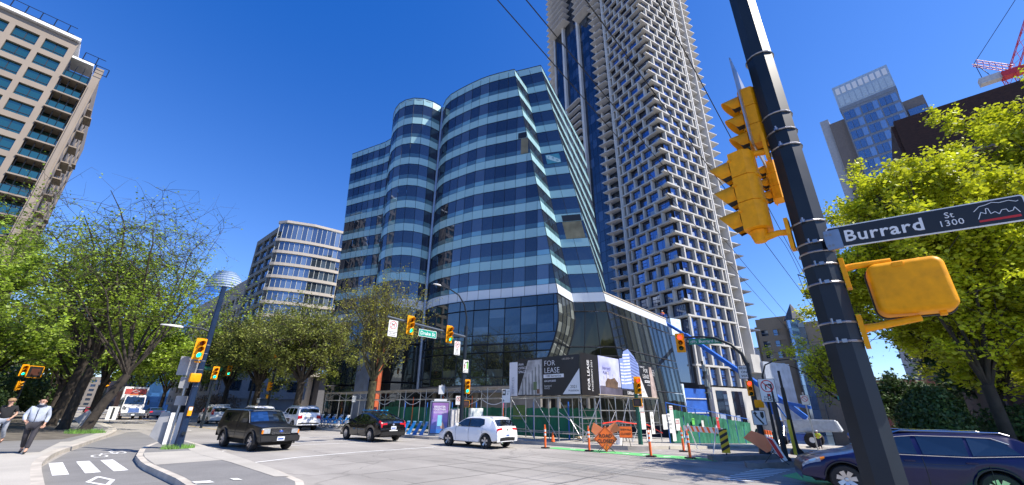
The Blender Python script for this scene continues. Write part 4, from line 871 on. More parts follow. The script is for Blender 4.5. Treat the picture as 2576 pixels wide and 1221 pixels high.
# ------------------------------------------------------------------ trees
BARK = mat('bark', (0.040, 0.032, 0.025), .95, var=.35, scale=4, bump=.8, detail=8)
BARKM = mat('mossy_bark', (0.075, 0.062, 0.04), .95, var=.45, scale=5, bump=.8, detail=8, col2=(.075, .07, .03))
LF1 = mat('leaf_green', (0.20, 0.33, 0.028), .5, var=.45, scale=.7, trans=.45, island=.4, col2=(.28, .38, .035))
LF2 = mat('leaf_olive', (0.19, 0.22, 0.035), .6, var=.35, scale=.8, trans=.30, island=.35)
LF3 = mat('leaf_yellow_green', (0.50, 0.54, 0.022), .5, var=.4, scale=.6, trans=.45, island=.22)
LF4 = mat('leaf_dark', (0.045, 0.085, 0.015), .6, var=.35, scale=.8, trans=.2, island=.35)
def tree(name, label, base, trunk, fork_h, height, crown, nleaf, leaf, size, bark=BARK, lean=(0, 0), seed=1, group=None, limbs=8, sub=5, twig=5, twiglen=.16, tr=.3, low=None, leafz=None, topthin=0.0, flat=.5):
    """crown=(cx,cy,cz,rx,ry,rz) relative to base; limbs reach for points in the crown, twigs carry leaf sprays"""
    rg = random.Random(seed); nr = np.random.RandomState(seed)
    root = thing(name, label, 'tree', base, 0, group)
    mb = MB(); tips = []
    cx, cy, cz, rx, ry, rz = crown; C = Vector((cx, cy, cz))
    def inside(rmin=.3, rmax=1.0):
        while True:
            v = Vector((rg.uniform(-1, 1), rg.uniform(-1, 1), rg.uniform(-1, 1)))
            if rmin < v.length < rmax: return C + Vector((v.x * rx, v.y * ry, v.z * rz))
    def curve(a, b, droop, n=6, wob=.06):
        L = (b - a).length; pts = []
        o1 = Vector((rg.uniform(-1, 1), rg.uniform(-1, 1), 0)) * L * wob
        for i in range(n + 1):
            t = i / n; p = a.lerp(b, t); p.z += droop * L * math.sin(math.pi * t) * .5; p += o1 * math.sin(math.pi * t * 1.7)
            if 0 < i < n: p += Vector((rg.uniform(-1, 1), rg.uniform(-1, 1), rg.uniform(-1, 1))) * L * .018
            pts.append(p)
        return pts
    fk = Vector((lean[0], lean[1], fork_h))
    tpts = [Vector((0, 0, -.1)), Vector((lean[0] * .15, lean[1] * .15, .35)), Vector((lean[0] * .45, lean[1] * .4, fork_h * .5)), fk]
    mb.path(tpts, [trunk * 1.5, trunk * 1.08, trunk * .95, trunk * .9], n=9)
    for i in range(limbs):
        az_ = 2 * math.pi * (i + rg.random() * .6) / limbs; el = rg.uniform(.1, .95)
        tgt = C + Vector((math.cos(az_) * rx * .72 * math.cos(el), math.sin(az_) * ry * .72 * math.cos(el), rz * (.85 * math.sin(el) + rg.uniform(-.35, .05))))
        st = fk + Vector((0, 0, rg.uniform(-.25, .15) * fork_h * .3)); pts = curve(st, tgt, .22, 7, .07); r0 = trunk * tr * 1.7 * rg.uniform(.8, 1.15)
        rad = [r0 * (1 - .8 * k / 7) for k in range(8)]; mb.path(pts, rad, n=6)
        for j in range(sub):
            k = rg.randint(2, 7); b0 = pts[k]; d = inside(.35, 1.0)
            d = b0.lerp(d, min(1, (rx * .85) / max(.1, (d - b0).length))); p2 = curve(b0, d, .12, 5, .08); r1 = rad[k] * .5
            mb.path(p2, [max(.012, r1 * (1 - .75 * q / 5)) for q in range(6)], n=4)
            for q in range(twig):
                k2 = rg.randint(1, 5); b1 = p2[k2]; dr = Vector((rg.gauss(0, 1), rg.gauss(0, 1), rg.gauss(.45, .7))).normalized(); L = rx * twiglen * rg.uniform(.6, 1.5)
                e = b1 + dr * L; p3 = curve(b1, e, .1, 3, .08); mb.path(p3, [.018, .013, .009, .005] if size < .2 else [.03, .02, .015, .01], n=3)
                tips.append((b1, e)); 
                for s_ in range(2):
                    b2 = p3[rg.randint(1, 3)]; e2 = b2 + Vector((rg.gauss(0, 1), rg.gauss(0, 1), rg.gauss(.3, .7))).normalized() * L * .6
                    mb.tube(b2, e2, .009 if size < .2 else .015, .004, n=3, cap=False); tips.append((b2, e2))
    mb.build('trunk', bark, root, smooth=60)
    # leaves: small folded diamonds scattered round the twigs
    t_ = np.array([[*a, *b] for a, b in tips]); idx = nr.randint(0, len(t_), nleaf)
    w_ = nr.rand(len(t_)) ** 1.6 + .08; w_ = w_ * np.clip(1.0 - topthin * (t_[:, 2] - (cz - rz)) / (2 * rz), .04, 1) ** 2; w_ /= w_.sum(); idx = nr.choice(len(t_), nleaf, p=w_)
    s = nr.rand(nleaf, 1) * 1.1; P = t_[idx, :3] * (1 - s) + t_[idx, 3:] * s + nr.normal(0, size * 1.1, (nleaf, 3))
    if leafz: P = P[(P[:, 2] > leafz)]
    n = len(P); ax = nr.normal(0, 1, (n, 3)); ax[:, 2] *= flat; ax /= np.linalg.norm(ax, axis=1)[:, None]
    up = nr.normal(0, 1, (n, 3)); up[:, 2] += 1.2; sd_ = np.cross(ax, up); sd_ /= np.linalg.norm(sd_, axis=1)[:, None]
    sz = (size * (.55 + .9 * nr.rand(n)))[:, None]
    V = np.stack([P - ax * sz * .6, P + sd_ * sz * .42, P + ax * sz * .6, P - sd_ * sz * .42], 1).reshape(-1, 3)
    me = bpy.data.meshes.new('crown'); me.vertices.add(4 * n); me.vertices.foreach_set('co', V.ravel().astype(np.float32))
    me.loops.add(4 * n); me.loops.foreach_set('vertex_index', np.arange(4 * n, dtype=np.int32)); me.polygons.add(n)
    me.polygons.foreach_set('loop_start', np.arange(0, 4 * n, 4, dtype=np.int32)); me.update(calc_edges=True); me.materials.append(leaf)
    o = bpy.data.objects.new('crown', me); COL.objects.link(o); o.parent = root
    return root
# left boulevard trees
BG = 'street trees on the left boulevard'
tree('street_tree', 'nearest left boulevard tree, leaning trunk over the kerb and a wide half-leafed crown', (2.75, 36.6, .1), .26, 3.4, 17, (-1.0, 1.5, 10.0, 8.2, 7.8, 7.2), 17000, LF1, .12, lean=(1.1, -.4), seed=5, limbs=12, sub=9, twig=7, tr=.19, topthin=.95, twiglen=.2, group=BG)
tree('street_tree', 'second left boulevard tree, upright dark trunk just behind the leaning one', (2.2, 42.5, .1), .28, 4.5, 17, (-1.5, .5, 10.5, 7.4, 7, 6.5), 11000, LF1, .14, lean=(.3, -.2), seed=9, limbs=11, sub=8, twig=6, tr=.25, topthin=.8, group=BG)
tree('street_tree', 'third left boulevard tree, thick trunk beside the yellow pedestrian signal', (1.8, 50, .1), .32, 4.5, 17, (-1, 0, 10, 7.5, 7, 6.5), 9000, LF1, .16, lean=(.5, -.3), seed=13, limbs=8, sub=6, twig=5, group=BG)
tree('street_tree', 'low leafy tree overhanging the left pavement above the two walkers', (-4.5, 31, .1), .25, 3.0, 9, (.3, 1.0, 6.2, 5.2, 5.5, 3.6), 20000, LF1, .12, seed=21, limbs=8, sub=6, twig=5, group=BG)
tree('street_tree', 'leafy boulevard tree hanging low over the bicycle path in front of the truck', (4.6, 58, .1), .3, 3.4, 12, (2.2, -1.0, 7.4, 6.5, 6.5, 4.2), 16000, LF1, .22, seed=23, limbs=8, sub=6, twig=5, group=BG)
FG = 'street trees on the far side of the avenue'
tree('street_tree', 'mossy street tree with sparse yellow-green buds in front of the glass cylinder bay', (18.4, 31.6, .1), .30, 3.6, 13, (.0, .2, 8.6, 5.0, 4.8, 4.9), 9500, mat('leaf_bud', (.30, .30, .035), .6, var=.3, scale=.8, trans=.35, island=.35), .11, bark=BARKM, seed=31, limbs=13, sub=9, twig=7, tr=.22, twiglen=.24, topthin=.5, group=FG)
tree('street_tree', 'dark spreading street tree behind the white sport utility vehicle', (18.2, 45, .1), .36, 4.0, 13, (-.6, 0, 8.2, 6.8, 6.8, 4.8), 24000, LF2, .16, seed=37, limbs=11, sub=8, twig=7, topthin=.7, twiglen=.25, group=FG)
tree('street_tree', 'dark street tree with forked trunk left of the white sport utility vehicle', (18.2, 57, .1), .36, 4.0, 14, (-.6, 0, 8.6, 7.2, 7, 5.2), 24000, LF2, .18, seed=41, limbs=10, sub=8, twig=7, topthin=.7, twiglen=.25, group=FG)
tree('street_tree', 'street tree above the street name sign for the next crossing', (18.4, 70, .1), .34, 4.0, 15, (-.6, 0, 8.8, 7.4, 7, 5.4), 20000, LF2, .22, seed=43, limbs=9, sub=7, twig=6, topthin=.6, twiglen=.24, group=FG)
big = tree('street_tree', 'leafy street tree beyond the far crossing on the right side of the avenue', (18.4, 92, .1), .34, 4.0, 14, (-.6, 0, 9.0, 7.2, 8, 5.0), 11000, LF1, .30, seed=47, limbs=8, sub=6, twig=4, group=FG)
for i_, (x, y, s_, lb) in enumerate([(18.6, 112, 1.0, 'round leafy tree farther up the right side of the avenue than the far crossing'), (3.6, 74, 1.0, 'leafy tree behind the delivery truck on the left side of the avenue'), (-3.4, 66, .8, 'leafy tree in front of the low sandy block on the left side'), (-5.5, 52, .7, 'leafy tree beside the corner shop on the left side'), (3.2, 100, 1.1, 'leafy tree on the left boulevard at about a hundred metres'), (2.8, 130, 1.1, 'distant leafy tree on the left boulevard'), (18.5, 140, 1.1, 'distant leafy tree on the right side of the avenue'), (10, 190, 1.5, 'broad tree crown closing the far end of the avenue'), (-1, 175, 1.4, 'far tree left of the truck at the end of the avenue')]):
    c = dup(big, (x, y, .1), i_ * 1.3, lb, 'distant avenue trees'); c.scale = (s_, s_, s_)
# shrubs with bare twigs by the far crossing
def shrub(name, label, base, rad, h, nleaf, leaf, size, seed, twigs=120, cat='shrub', shape=1.0):
    nr = np.random.RandomState(seed); root = thing(name, label, cat, base); mb = MB(); rg = random.Random(seed)
    for k in range(twigs):
        a, el = rg.random() * 6.28, rg.random(); e = Vector((math.cos(a) * rad * el * rg.uniform(.5, 1), math.sin(a) * rad * el * rg.uniform(.5, 1), h * (1 - .45 * el) * rg.uniform(.6, 1)))
        mb.path([Vector((e.x * .1, e.y * .1, 0)), Vector((e.x * .45, e.y * .45, e.z * .6)), e], [.03, .02, .008], n=3)
    mb.build('twigs', BARK, root)
    v = nr.normal(0, 1, (nleaf, 3)); v /= np.linalg.norm(v, axis=1)[:, None]; r_ = (nr.rand(nleaf, 1) ** (1 / 3.5)); P = v * r_ * np.array([rad, rad, h / 2]) + np.array([0, 0, h / 2])
    lump = (np.sin(P[:, 0] * 3.1 + seed) * np.sin(P[:, 1] * 2.7) * np.sin(P[:, 2] * 3.3))[:, None]; P = P * (1 + lump * .07)
    ax = nr.normal(0, 1, (nleaf, 3)); ax /= np.linalg.norm(ax, axis=1)[:, None]; s2 = np.cross(ax, v + nr.normal(0, .4, (nleaf, 3))); s2 /= np.linalg.norm(s2, axis=1)[:, None]; sz = (size * (.5 + nr.rand(nleaf)))[:, None]
    V = np.stack([P - ax * sz * .6, P + s2 * sz * .4, P + ax * sz * .6, P - s2 * sz * .4], 1).reshape(-1, 3); n = nleaf
    me = bpy.data.meshes.new('foliage'); me.from_pydata(V.tolist(), [], [(4 * i, 4 * i + 1, 4 * i + 2, 4 * i + 3) for i in range(n)]); me.materials.append(leaf)
    o = bpy.data.objects.new('foliage', me); COL.objects.link(o); o.parent = root; return root
shrub('shrub', 'brown twiggy shrub on the far pavement behind the white minivan', (19.6, 78, .1), 3.2, 3.6, 2500, mat('twig_brown', (.20, .14, .09), .8, var=.3, island=.3), .2, 51)
shrub('hedge_bush', 'dark green hedge in front of the corner shop behind the walkers', (-3.6, 60, .1), 3.2, 3.2, 9000, LF4, .16, 91, 40, 'bush')
shrub('hedge_bush', 'dark bushes on the left side far behind the boulevard trunks', (-4.5, 82, .1), 6.5, 6.5, 12000, LF4, .3, 92, 40, 'bush')
shrub('hedge_bush', 'dark greenery at the foot of the distant blocks left of the truck', (1.5, 135, .1), 6.0, 7.0, 9000, LF4, .4, 93, 40, 'bush')
# right-hand yellow-green trees
YG = 'yellow-green trees at the right'
tree('maple_tree', 'bright yellow-green tree just right of the near signal pole', (18.5, -2.0, .1), .16, 2.4, 12, (.4, -.2, 6.7, 3.5, 3.3, 4.4), 105000, LF3, .10, seed=61, limbs=13, sub=10, twig=8, tr=.22, group=YG, flat=.35, leafz=2.4)
tree('maple_tree', 'taller yellow-green tree at the right edge of the picture', (21.5, -7.6, .1), .22, 3.5, 14, (.3, .6, 8.9, 4.2, 4.2, 5.4), 85000, LF3, .11, seed=67, limbs=12, sub=9, twig=7, tr=.22, group=YG, flat=.35)
tree('maple_tree', 'green tree whose shaded crown hangs over the dark hedge', (21.3, -2.4, .1), .15, 2.0, 8, (-.2, .6, 5.1, 4.2, 4.3, 3.6), 90000, LF3, .10, seed=71, limbs=10, sub=9, twig=8, tr=.22, group=YG, flat=.35)
tree('maple_tree', 'low leafy tree filling the gap between the hedge and the taller yellow-green crowns', (22.0, -4.6, .1), .12, 1.6, 7, (-.2, .3, 4.0, 3.4, 3.6, 2.9), 60000, LF3, .10, seed=79, limbs=9, sub=9, twig=8, tr=.22, group=YG, flat=.35)
tree('maple_tree', 'thin young tree overhanging the side street left of the near pole', (33, 2.6, -.5), .12, 3.0, 7, (-.3, .6, 5.0, 2.8, 3.0, 2.4), 5000, LF3, .12, seed=73, limbs=8, sub=5, twig=5, group=YG)
dk_ = tree('street_tree', 'dark leafy tree at the end of the side street behind the workers', (74, .6, -2.8), .3, 3, 9, (0, 0, 6, 4.6, 4.6, 3.8), 9000, LF4, .3, seed=77, limbs=8, sub=6, twig=4, group='dark trees down the side street')
dup(dk_, (90, -4, -3.4), 1.2, 'second dark tree farther down the side street than the first', 'dark trees down the side street')
dup(dk_, (60, -6, -2.0), 2.2, 'dark tree beside the brick building at the side street', 'dark trees down the side street')
dup(dk_, (46, -5.2, -1.3), 3.0, 'dark tree at the near end of the side street, left of the hedge', 'dark trees down the side street')
shrub('hedge_bush', 'rounded dark green clipped bush under the yellow-green trees', (17.6, -0.6, .1), .85, 2.35, 15000, LF4, .075, 81, 40, 'bush')
shrub('hedge_bush', 'low dark hedge running right of the rounded bush', (20.5, -3.6, .1), 2.4, 2.0, 16000, LF4, .09, 83, 60, 'bush')
shrub('hedge_bush', 'dark bush at the right edge behind the navy car', (22.5, -9, .1), 3.4, 2.4, 14000, LF4, .10, 85, 60, 'bush')
# ------------------------------------------------------------------ street furniture
LGRN = mat('lamp_green', (0.0, 0.75, 0.45), .3, emit=2.2, var=0); LRED = mat('lamp_red', (1.0, 0.03, 0.02), .3, emit=2.6, var=0)
LOFF = [mat('lens_red_off', (.12, .012, .01), .2), mat('lens_amber_off', (.16, .07, .008), .2), mat('lens_green_off', (.01, .06, .04), .2)]
def FM(loc, rz): return T(loc) @ RZ(rz)      # local -Y faces the direction rz (0 = -Y)
def visor(m, r, L, zc, y0, M, n=14):
    vs = []; 
    for k in range(n + 1):
        a = R(-40) + R(260) * k / n; c = 0.5 + 0.5 * math.sin(a); l = L * (.30 + .70 * c)
        for rr in (r, r - .006):
            vs.append(M @ Vector((rr * math.cos(a), y0, zc + rr * math.sin(a)))); vs.append(M @ Vector((rr * math.cos(a), y0 - l, zc + rr * math.sin(a) - .02 * (l / L))))
    fs = []
    for k in range(n):
        o = 4 * k; q = 4 * (k + 1); fs += [(o, o + 1, q + 1, q), (o + 2, q + 2, q + 3, o + 3), (o + 1, o + 3, q + 3, q + 1)]
    m.mesh(vs, fs)
def signal_head(parent, loc, rz, sec=.30, state=None, board=True, vl=1.0, bm_=.28):
    """three-lamp head; housing with visors, lenses and backboard as pieces of it"""
    M = FM(loc, rz); w_ = sec * 1.02; d = sec * .62; h = MB()
    for k in range(3):
        zc = (1 - k) * sec; pts = []
        for a in range(12):
            an = 2 * math.pi * a / 12; pts.append((max(-w_ / 2, min(w_ / 2, .62 * w_ * math.cos(an))), max(-d * .5, d * .85 * math.sin(an)) if math.sin(an) < 0 else d * .75 * math.sin(an)))
        vs = [M @ Vector((x, y, zc - sec * .485)) for x, y in pts] + [M @ Vector((x, y, zc + sec * .485)) for x, y in pts]; n = 12
        h.mesh(vs, [(i, (i + 1) % n, n + (i + 1) % n, n + i) for i in range(n)] + [tuple(range(n))[::-1], tuple(range(n, 2 * n))])
    for k in range(2): h.lathe([(w_ * .46, -.008), (w_ * .46, .008)], 12, M @ T((0, .01, (.5 - k) * sec)))
    for sx in (-1, 1):
        for k in range(3): h.box((sx * w_ * .5, -d * .4, (1 - k) * sec + .05), (.02, .03, .02), M=M)
    o = h.build('signal_head', YEL, parent, smooth=45)
    for k in range(3):
        zc = (1 - k) * sec; v = MB(); visor(v, sec * .44, sec * vl, zc, -d * .5, M); v.build('visor', [YEL], o, smooth=60)
        l = MB(); l.lathe([(sec * .40, 0), (sec * .33, .018), (sec * .18, .035), (.001, .042)], 16, M @ T((0, -d * .5 - .003, zc)) @ Matrix.Rotation(R(90), 4, 'X'))
        on = (state == 'red' and k == 0) or (state == 'green' and k == 2)
        l.build('lens', (LRED if k == 0 else LGRN) if on else LOFF[k], o, smooth=80)
        b_ = MB(); 
        for j in range(14):
            a, c = R(-62) + R(304) * j / 14, R(-62) + R(304) * (j + 1) / 14; rr = sec * .428
            f = lambda t: .30 + .35 * (1 + math.sin(t)); yy = -d * .5
            b_.poly([M @ Vector((rr * math.cos(a), yy, zc + rr * math.sin(a))), M @ Vector((rr * math.cos(c), yy, zc + rr * math.sin(c))), M @ Vector((rr * math.cos(c), yy - sec * .98 * vl * f(c), zc + rr * math.sin(c) - .016)), M @ Vector((rr * math.cos(a), yy - sec * .98 * vl * f(a), zc + rr * math.sin(a) - .016))])
        b_.build('visor_lining', BLK, o)
    if board:
        b = MB(); W2, H2, r_ = w_ * .5 + sec * bm_, sec * 1.5 + sec * bm_, sec * .15; pts = []
        for cx_, cz_, a0 in ((W2 - r_, H2 - r_, 0), (-W2 + r_, H2 - r_, 90), (-W2 + r_, -H2 + r_, 180), (W2 - r_, -H2 + r_, 270)):
            for k in range(5): a = R(a0 + 22.5 * k); pts.append((cx_ + r_ * math.cos(a), cz_ + r_ * math.sin(a)))
        vs = [M @ Vector((x, -d * .35, z)) for x, z in pts] + [M @ Vector((x, -d * .35 + .012, z)) for x, z in pts]; n = len(pts)
        b.mesh(vs, [(i, (i + 1) % n, n + (i + 1) % n, n + i) for i in range(n)] + [tuple(range(n))[::-1], tuple(range(n, 2 * n))])
        b.build('backboard', YEL, o)
    return o
def ped_head(parent, loc, rz, s=.42, face=True):
    M = FM(loc, rz); m = MB(); m.rbox(M @ T((0, .03, 0)) @ RZ(math.pi), s * 1.1, s, .2, s * .12, s * .07); o = m.build('pedestrian_signal', YEL, parent, smooth=50)
    f = MB(); f.box((0, -.085, 0), (s * .96, .03, s * .88), M=M); f.build('signal_face', BLK, o)
    h = MB(); h.box((0, -.105, .0), (s * .6, .01, s * .55), M=M); h.build('hand_symbol', mat('hand_off', (.08, .03, .02), .4), o)
    return o
def rrect(m, M, w_, h_, r_, y0, y1, mi=None):
    pts = []
    for cx_, cz_, a0 in ((w_ / 2 - r_, h_ / 2 - r_, 0), (-w_ / 2 + r_, h_ / 2 - r_, 90), (-w_ / 2 + r_, -h_ / 2 + r_, 180), (w_ / 2 - r_, -h_ / 2 + r_, 270)):
        for k in range(4): a = R(a0 + 30 * k); pts.append((cx_ + r_ * math.cos(a), cz_ + r_ * math.sin(a)))
    n = len(pts); vs = [M @ Vector((x, y0, z)) for x, z in pts] + [M @ Vector((x, y1, z)) for x, z in pts]
    m.mesh(vs, [(i, (i + 1) % n, n + (i + 1) % n, n + i) for i in range(n)] + [tuple(range(n))[::-1], tuple(range(n, 2 * n))], mi)
SIGNW = mat('sign_white', (.72, .72, .70), .45, var=.04)
def plate(parent, name, loc, rz, w_, h_, face=SIGNW, border=BLK, back=SIGNBACK, tilt=0, bw=.015):
    M = FM(loc, rz) @ Matrix.Rotation(tilt, 4, 'Y'); m = MB(); rrect(m, M, w_, h_, .04 if w_ > .3 else .02, -.002, .004, 0); rrect(m, M, w_ - .005, h_ - .005, .04 if w_ > .3 else .02, -.004, -.0025, 1)
    rrect(m, M, w_ - 2 * bw, h_ - 2 * bw, .03 if w_ > .3 else .015, -.006, -.0045, 2)
    return m.build(name, [back, border, face], parent), M
def ring(parent, M, r, wd, c, m_, name='ring', slash=None, y=-.009):
    m = MB(); n = 28
    for k in range(n):
        a, b = 2 * math.pi * k / n, 2 * math.pi * (k + 1) / n
        m.poly([M @ Vector((c[0] + rr * math.cos(t), y, c[1] + rr * math.sin(t))) for rr, t in ((r, a), (r, b), (r - wd, b), (r - wd, a))])
    if slash is not None:
        d = Vector((math.cos(slash), 0, math.sin(slash))) * (r - wd / 2); nn = Vector((-math.sin(slash), 0, math.cos(slash))) * wd / 2; C_ = Vector((c[0], y - .0006, c[1]))
        m.poly([M @ (C_ - d - nn), M @ (C_ + d - nn), M @ (C_ + d + nn), M @ (C_ - d + nn)])
    return m.build(name, m_, parent)
def marks(parent, M, polys, m_, name='symbol', y=-.008):
    m = MB()
    for i, p in enumerate(polys): m.poly([M @ Vector((x, y - .0002 * i, z)) for x, z in p])
    return m.build(name, m_, parent)
def seg2(a, b, w_):
    a, b = Vector(a), Vector(b); d = (b - a).normalized(); n = Vector((-d.y, d.x)) * w_ / 2
    return [tuple(a + n), tuple(a - n), tuple(b - n), tuple(b + n)]
def band(m, c, r, z, h=.02): m.lathe([(r + .004, z - h / 2), (r + .008, z), (r + .004, z + h / 2)], 16, T((c[0], c[1], 0)))
def noturn_sign(parent, loc, rz, w_, h_, right=True, words=None, tilt=0, lights=True):
    p, M = plate(parent, 'traffic_sign', loc, rz, w_, h_, tilt=tilt); s = w_
    cz = h_ / 2 - s * .46; sg = 1 if right else -1
    marks(p, M, [seg2((-sg * .10 * s, cz - .22 * s), (-sg * .10 * s, cz + .08 * s), .07 * s), seg2((-sg * .13 * s, cz + .08 * s), (sg * .12 * s, cz + .08 * s), .07 * s), [(sg * .10 * s, cz + .17 * s), (sg * .10 * s, cz - .01 * s), (sg * .25 * s, cz + .08 * s)]], BLK, 'arrow')
    ring(p, M, s * .38, s * .06, (0, cz), REDP, slash=R(135 if right else 45), y=-.0095)
    if lights:
        z2 = cz - s * .68; mm = MB(); rrect(mm, M @ T((0, 0, z2)), s * .2, s * .42, .01, -.0065, -.006); mm.build('light_symbol', BLK, p)
        for k, c in enumerate((REDP, SIGNW, SIGNW)): q = MB(); q.lathe([(s * .055, 0), (.001, .001)], 12, M @ T((0, -.0075, z2 + (1 - k) * s * .13)) @ Matrix.Rotation(R(90), 4, 'X')); q.build('light_dot', c, p)
    if words:
        for k, t_ in enumerate(words): text(t_, s * .17, M @ T((0, -.008, -h_ / 2 + s * .13 + s * .16 * (len(words) - 1 - k))), BLK, p)
    return p

# --- big near pole -----------------------------------------------------------
NP = Vector((4.0, .215, 0))
np_ = thing('signal_pole', 'large dark octagonal pole close to the camera carrying yellow signals and a black street sign', 'signal pole', tuple(NP))
m = MB(); m.lathe([(.135, 0.0), (.128, 1.5), (.122, 4.0), (.116, 9.0)], 8, RZ(R(22.5 + 4))); m.build('pole', POLE, np_)
m = MB(); m.lathe([(.24, .15), (.24, .2), (.14, .24)], 8, RZ(R(26))); m.build('base_flange', POLE, np_)
for z in (5.03, 4.29, 4.10, 3.93, 3.17, 2.98, 2.90, 2.79, 2.64, 2.33, 2.19): m = MB(); band(m, (0, 0), .122, z, .016); m.build('steel_band', STEEL, np_)
for z in (4.10, 3.93, 3.17, 2.98, 2.79, 2.64, 2.33, 2.19): m = MB(); m.box((-.133, .02 if z > 3.1 else -.02, z), (.022, .03, .026)); m.tube((-.15, .02, z - .015), (-.15, .02, z + .025), .008, n=6); m.build('band_clamp', STEEL, np_)
signal_head(np_, (-.05, .365, 3.60), math.pi - R(6), .266, None, False, .78)     # big head, facing up the avenue (+Y)
signal_head(np_, (.05, .20, 4.41), math.pi + R(6.5), .222, None, True, .75, .14)
signal_head(np_, (.62, .21, 3.96), math.pi + R(4), .152, None, True, .8, .1)
m = MB()
for z0, z1 in ((3.97, 4.03), (3.14, 3.19)):
    m.path([(0 - .02, .13, z0), (-.04, .22, z0 + .01), (-.05, .33, z0 + (.02 if z0 > 3.5 else -.01))], [.03, .028, .036], n=8)
m.box((-.02, .142, 4.02), (.11, .03, .28)); m.box((-.02, .142, 3.12), (.11, .03, .28)); m.lathe([(.05, 3.10), (.07, 3.17), (.075, 3.20)], 10, T((-.05, .36, 0))); m.lathe([(.075, 4.0), (.07, 4.03), (.03, 4.05)], 10, T((-.05, .36, 0)))
m.build('signal_bracket', YEL, np_, smooth=50, bevel=0)
m = MB(); m.box((.1, .18, 4.07), (.05, .12, .035)); m.box((.1, .17, 4.75), (.05, .08, .05)); m.build('black_bracket', BLK, np_)
m = MB(); m.box((.1, .225, 4.55), (.62, .012, 1.02)); m.build('sign_back_plate', GALV, np_)     # sign seen edge-on
# street name blade
BM = FM((-.14, -.61, 2.945), R(-90)) @ Matrix.Rotation(R(3.2), 4, 'Y'); m = MB(); rrect(m, BM, 1.02, .175, .02, -.004, .004, 0); rrect(m, BM, 1.0, .158, .012, -.0062, -.0042, 1)
bl2 = m.build('street_name_sign', [SIGNW, SIGNBLK], np_)
text('Burrard', .128, BM @ T((-.185, -.008, -.008)), SIGNW, bl2, bold=.0022, xs=1.02, sp=1.08)
text('St', .060, BM @ T((.165, -.008, .026)), SIGNW, bl2); text('1300', .060, BM @ T((.165, -.008, -.030)), SIGNW, bl2, sp=1.05)
sk = [(.29, -.035), (.31, .01), (.33, -.005), (.335, .03), (.345, .03), (.35, -.01), (.37, .0), (.385, -.02), (.40, .005), (.42, .005), (.425, -.015), (.445, -.01), (.455, .01), (.47, -.03)]
marks(bl2, BM, [seg2(a, b, .004) for a, b in zip(sk, sk[1:])] + [seg2(a, b, .004) for a, b in zip([(.28, .02), (.31, .05), (.34, .055), (.37, .065), (.40, .055), (.44, .06), (.47, .045)], [(.31, .05), (.34, .055), (.37, .065), (.40, .055), (.44, .06), (.47, .045), (.48, .05)])], SIGNW, 'skyline_drawing')
marks(bl2, BM, [[(.29, -.058), (.47, -.058), (.47, -.042), (.29, -.045)]], REDP, 'red_stripe')
m = MB(); m.box((-.14, -.135, 2.955), (.03, .10, .16)); m.box((-.06, -.10, 2.955), (.16, .04, .10)); m.build('sign_clamp', STEEL, np_, bevel=.004)
m = MB()
for z in (3.0, 2.91):
    for y in (-.10, -.125): m.tube((-.16, y, z), (-.152, y, z), .010, n=8)
m.build('sign_bolts', mat('bolt_grey', (.25, .25, .25), .4, metal=.6), np_)
# pedestrian signal seen from behind
PM_ = FM((.06, -.47, 2.555), R(-86))
m = MB(); m.rbox(PM_, .425, .385, .18, .062, .035); ph = m.build('pedestrian_signal', YEL, np_, smooth=50)
m = MB(); m.rbox(PM_ @ T((0, .095, 0)), .445, .405, .02, .07, .004); m.build('signal_rim', BLK, ph)
m = MB(); m.box((.12, 0, -.20), (.035, .04, .04), M=PM_); m.box((-.03, -.088, .16), (.06, .012, .03), M=PM_); m.tube(PM_ @ Vector((-.14, -.087, .10)), PM_ @ Vector((-.14, -.092, .10)), .008, n=8); m.tube(PM_ @ Vector((.05, 0, .185)), PM_ @ Vector((.11, 0, .2)), .012, n=6); m.build('latches', YEL, ph)
m = MB(); m.path([(0, -.13, 2.75), (.0, -.2, 2.76), (.04, -.42, 2.765)], [.03, .024, .022], n=8); m.path([(0, -.13, 2.28), (.0, -.22, 2.29), (.05, -.47, 2.33)], [.032, .026, .024], n=8)
m.box((0, -.138, 2.71), (.10, .03, .24)); m.box((0, -.138, 2.26), (.10, .03, .24)); m.build('signal_bracket', YEL, np_, smooth=50)

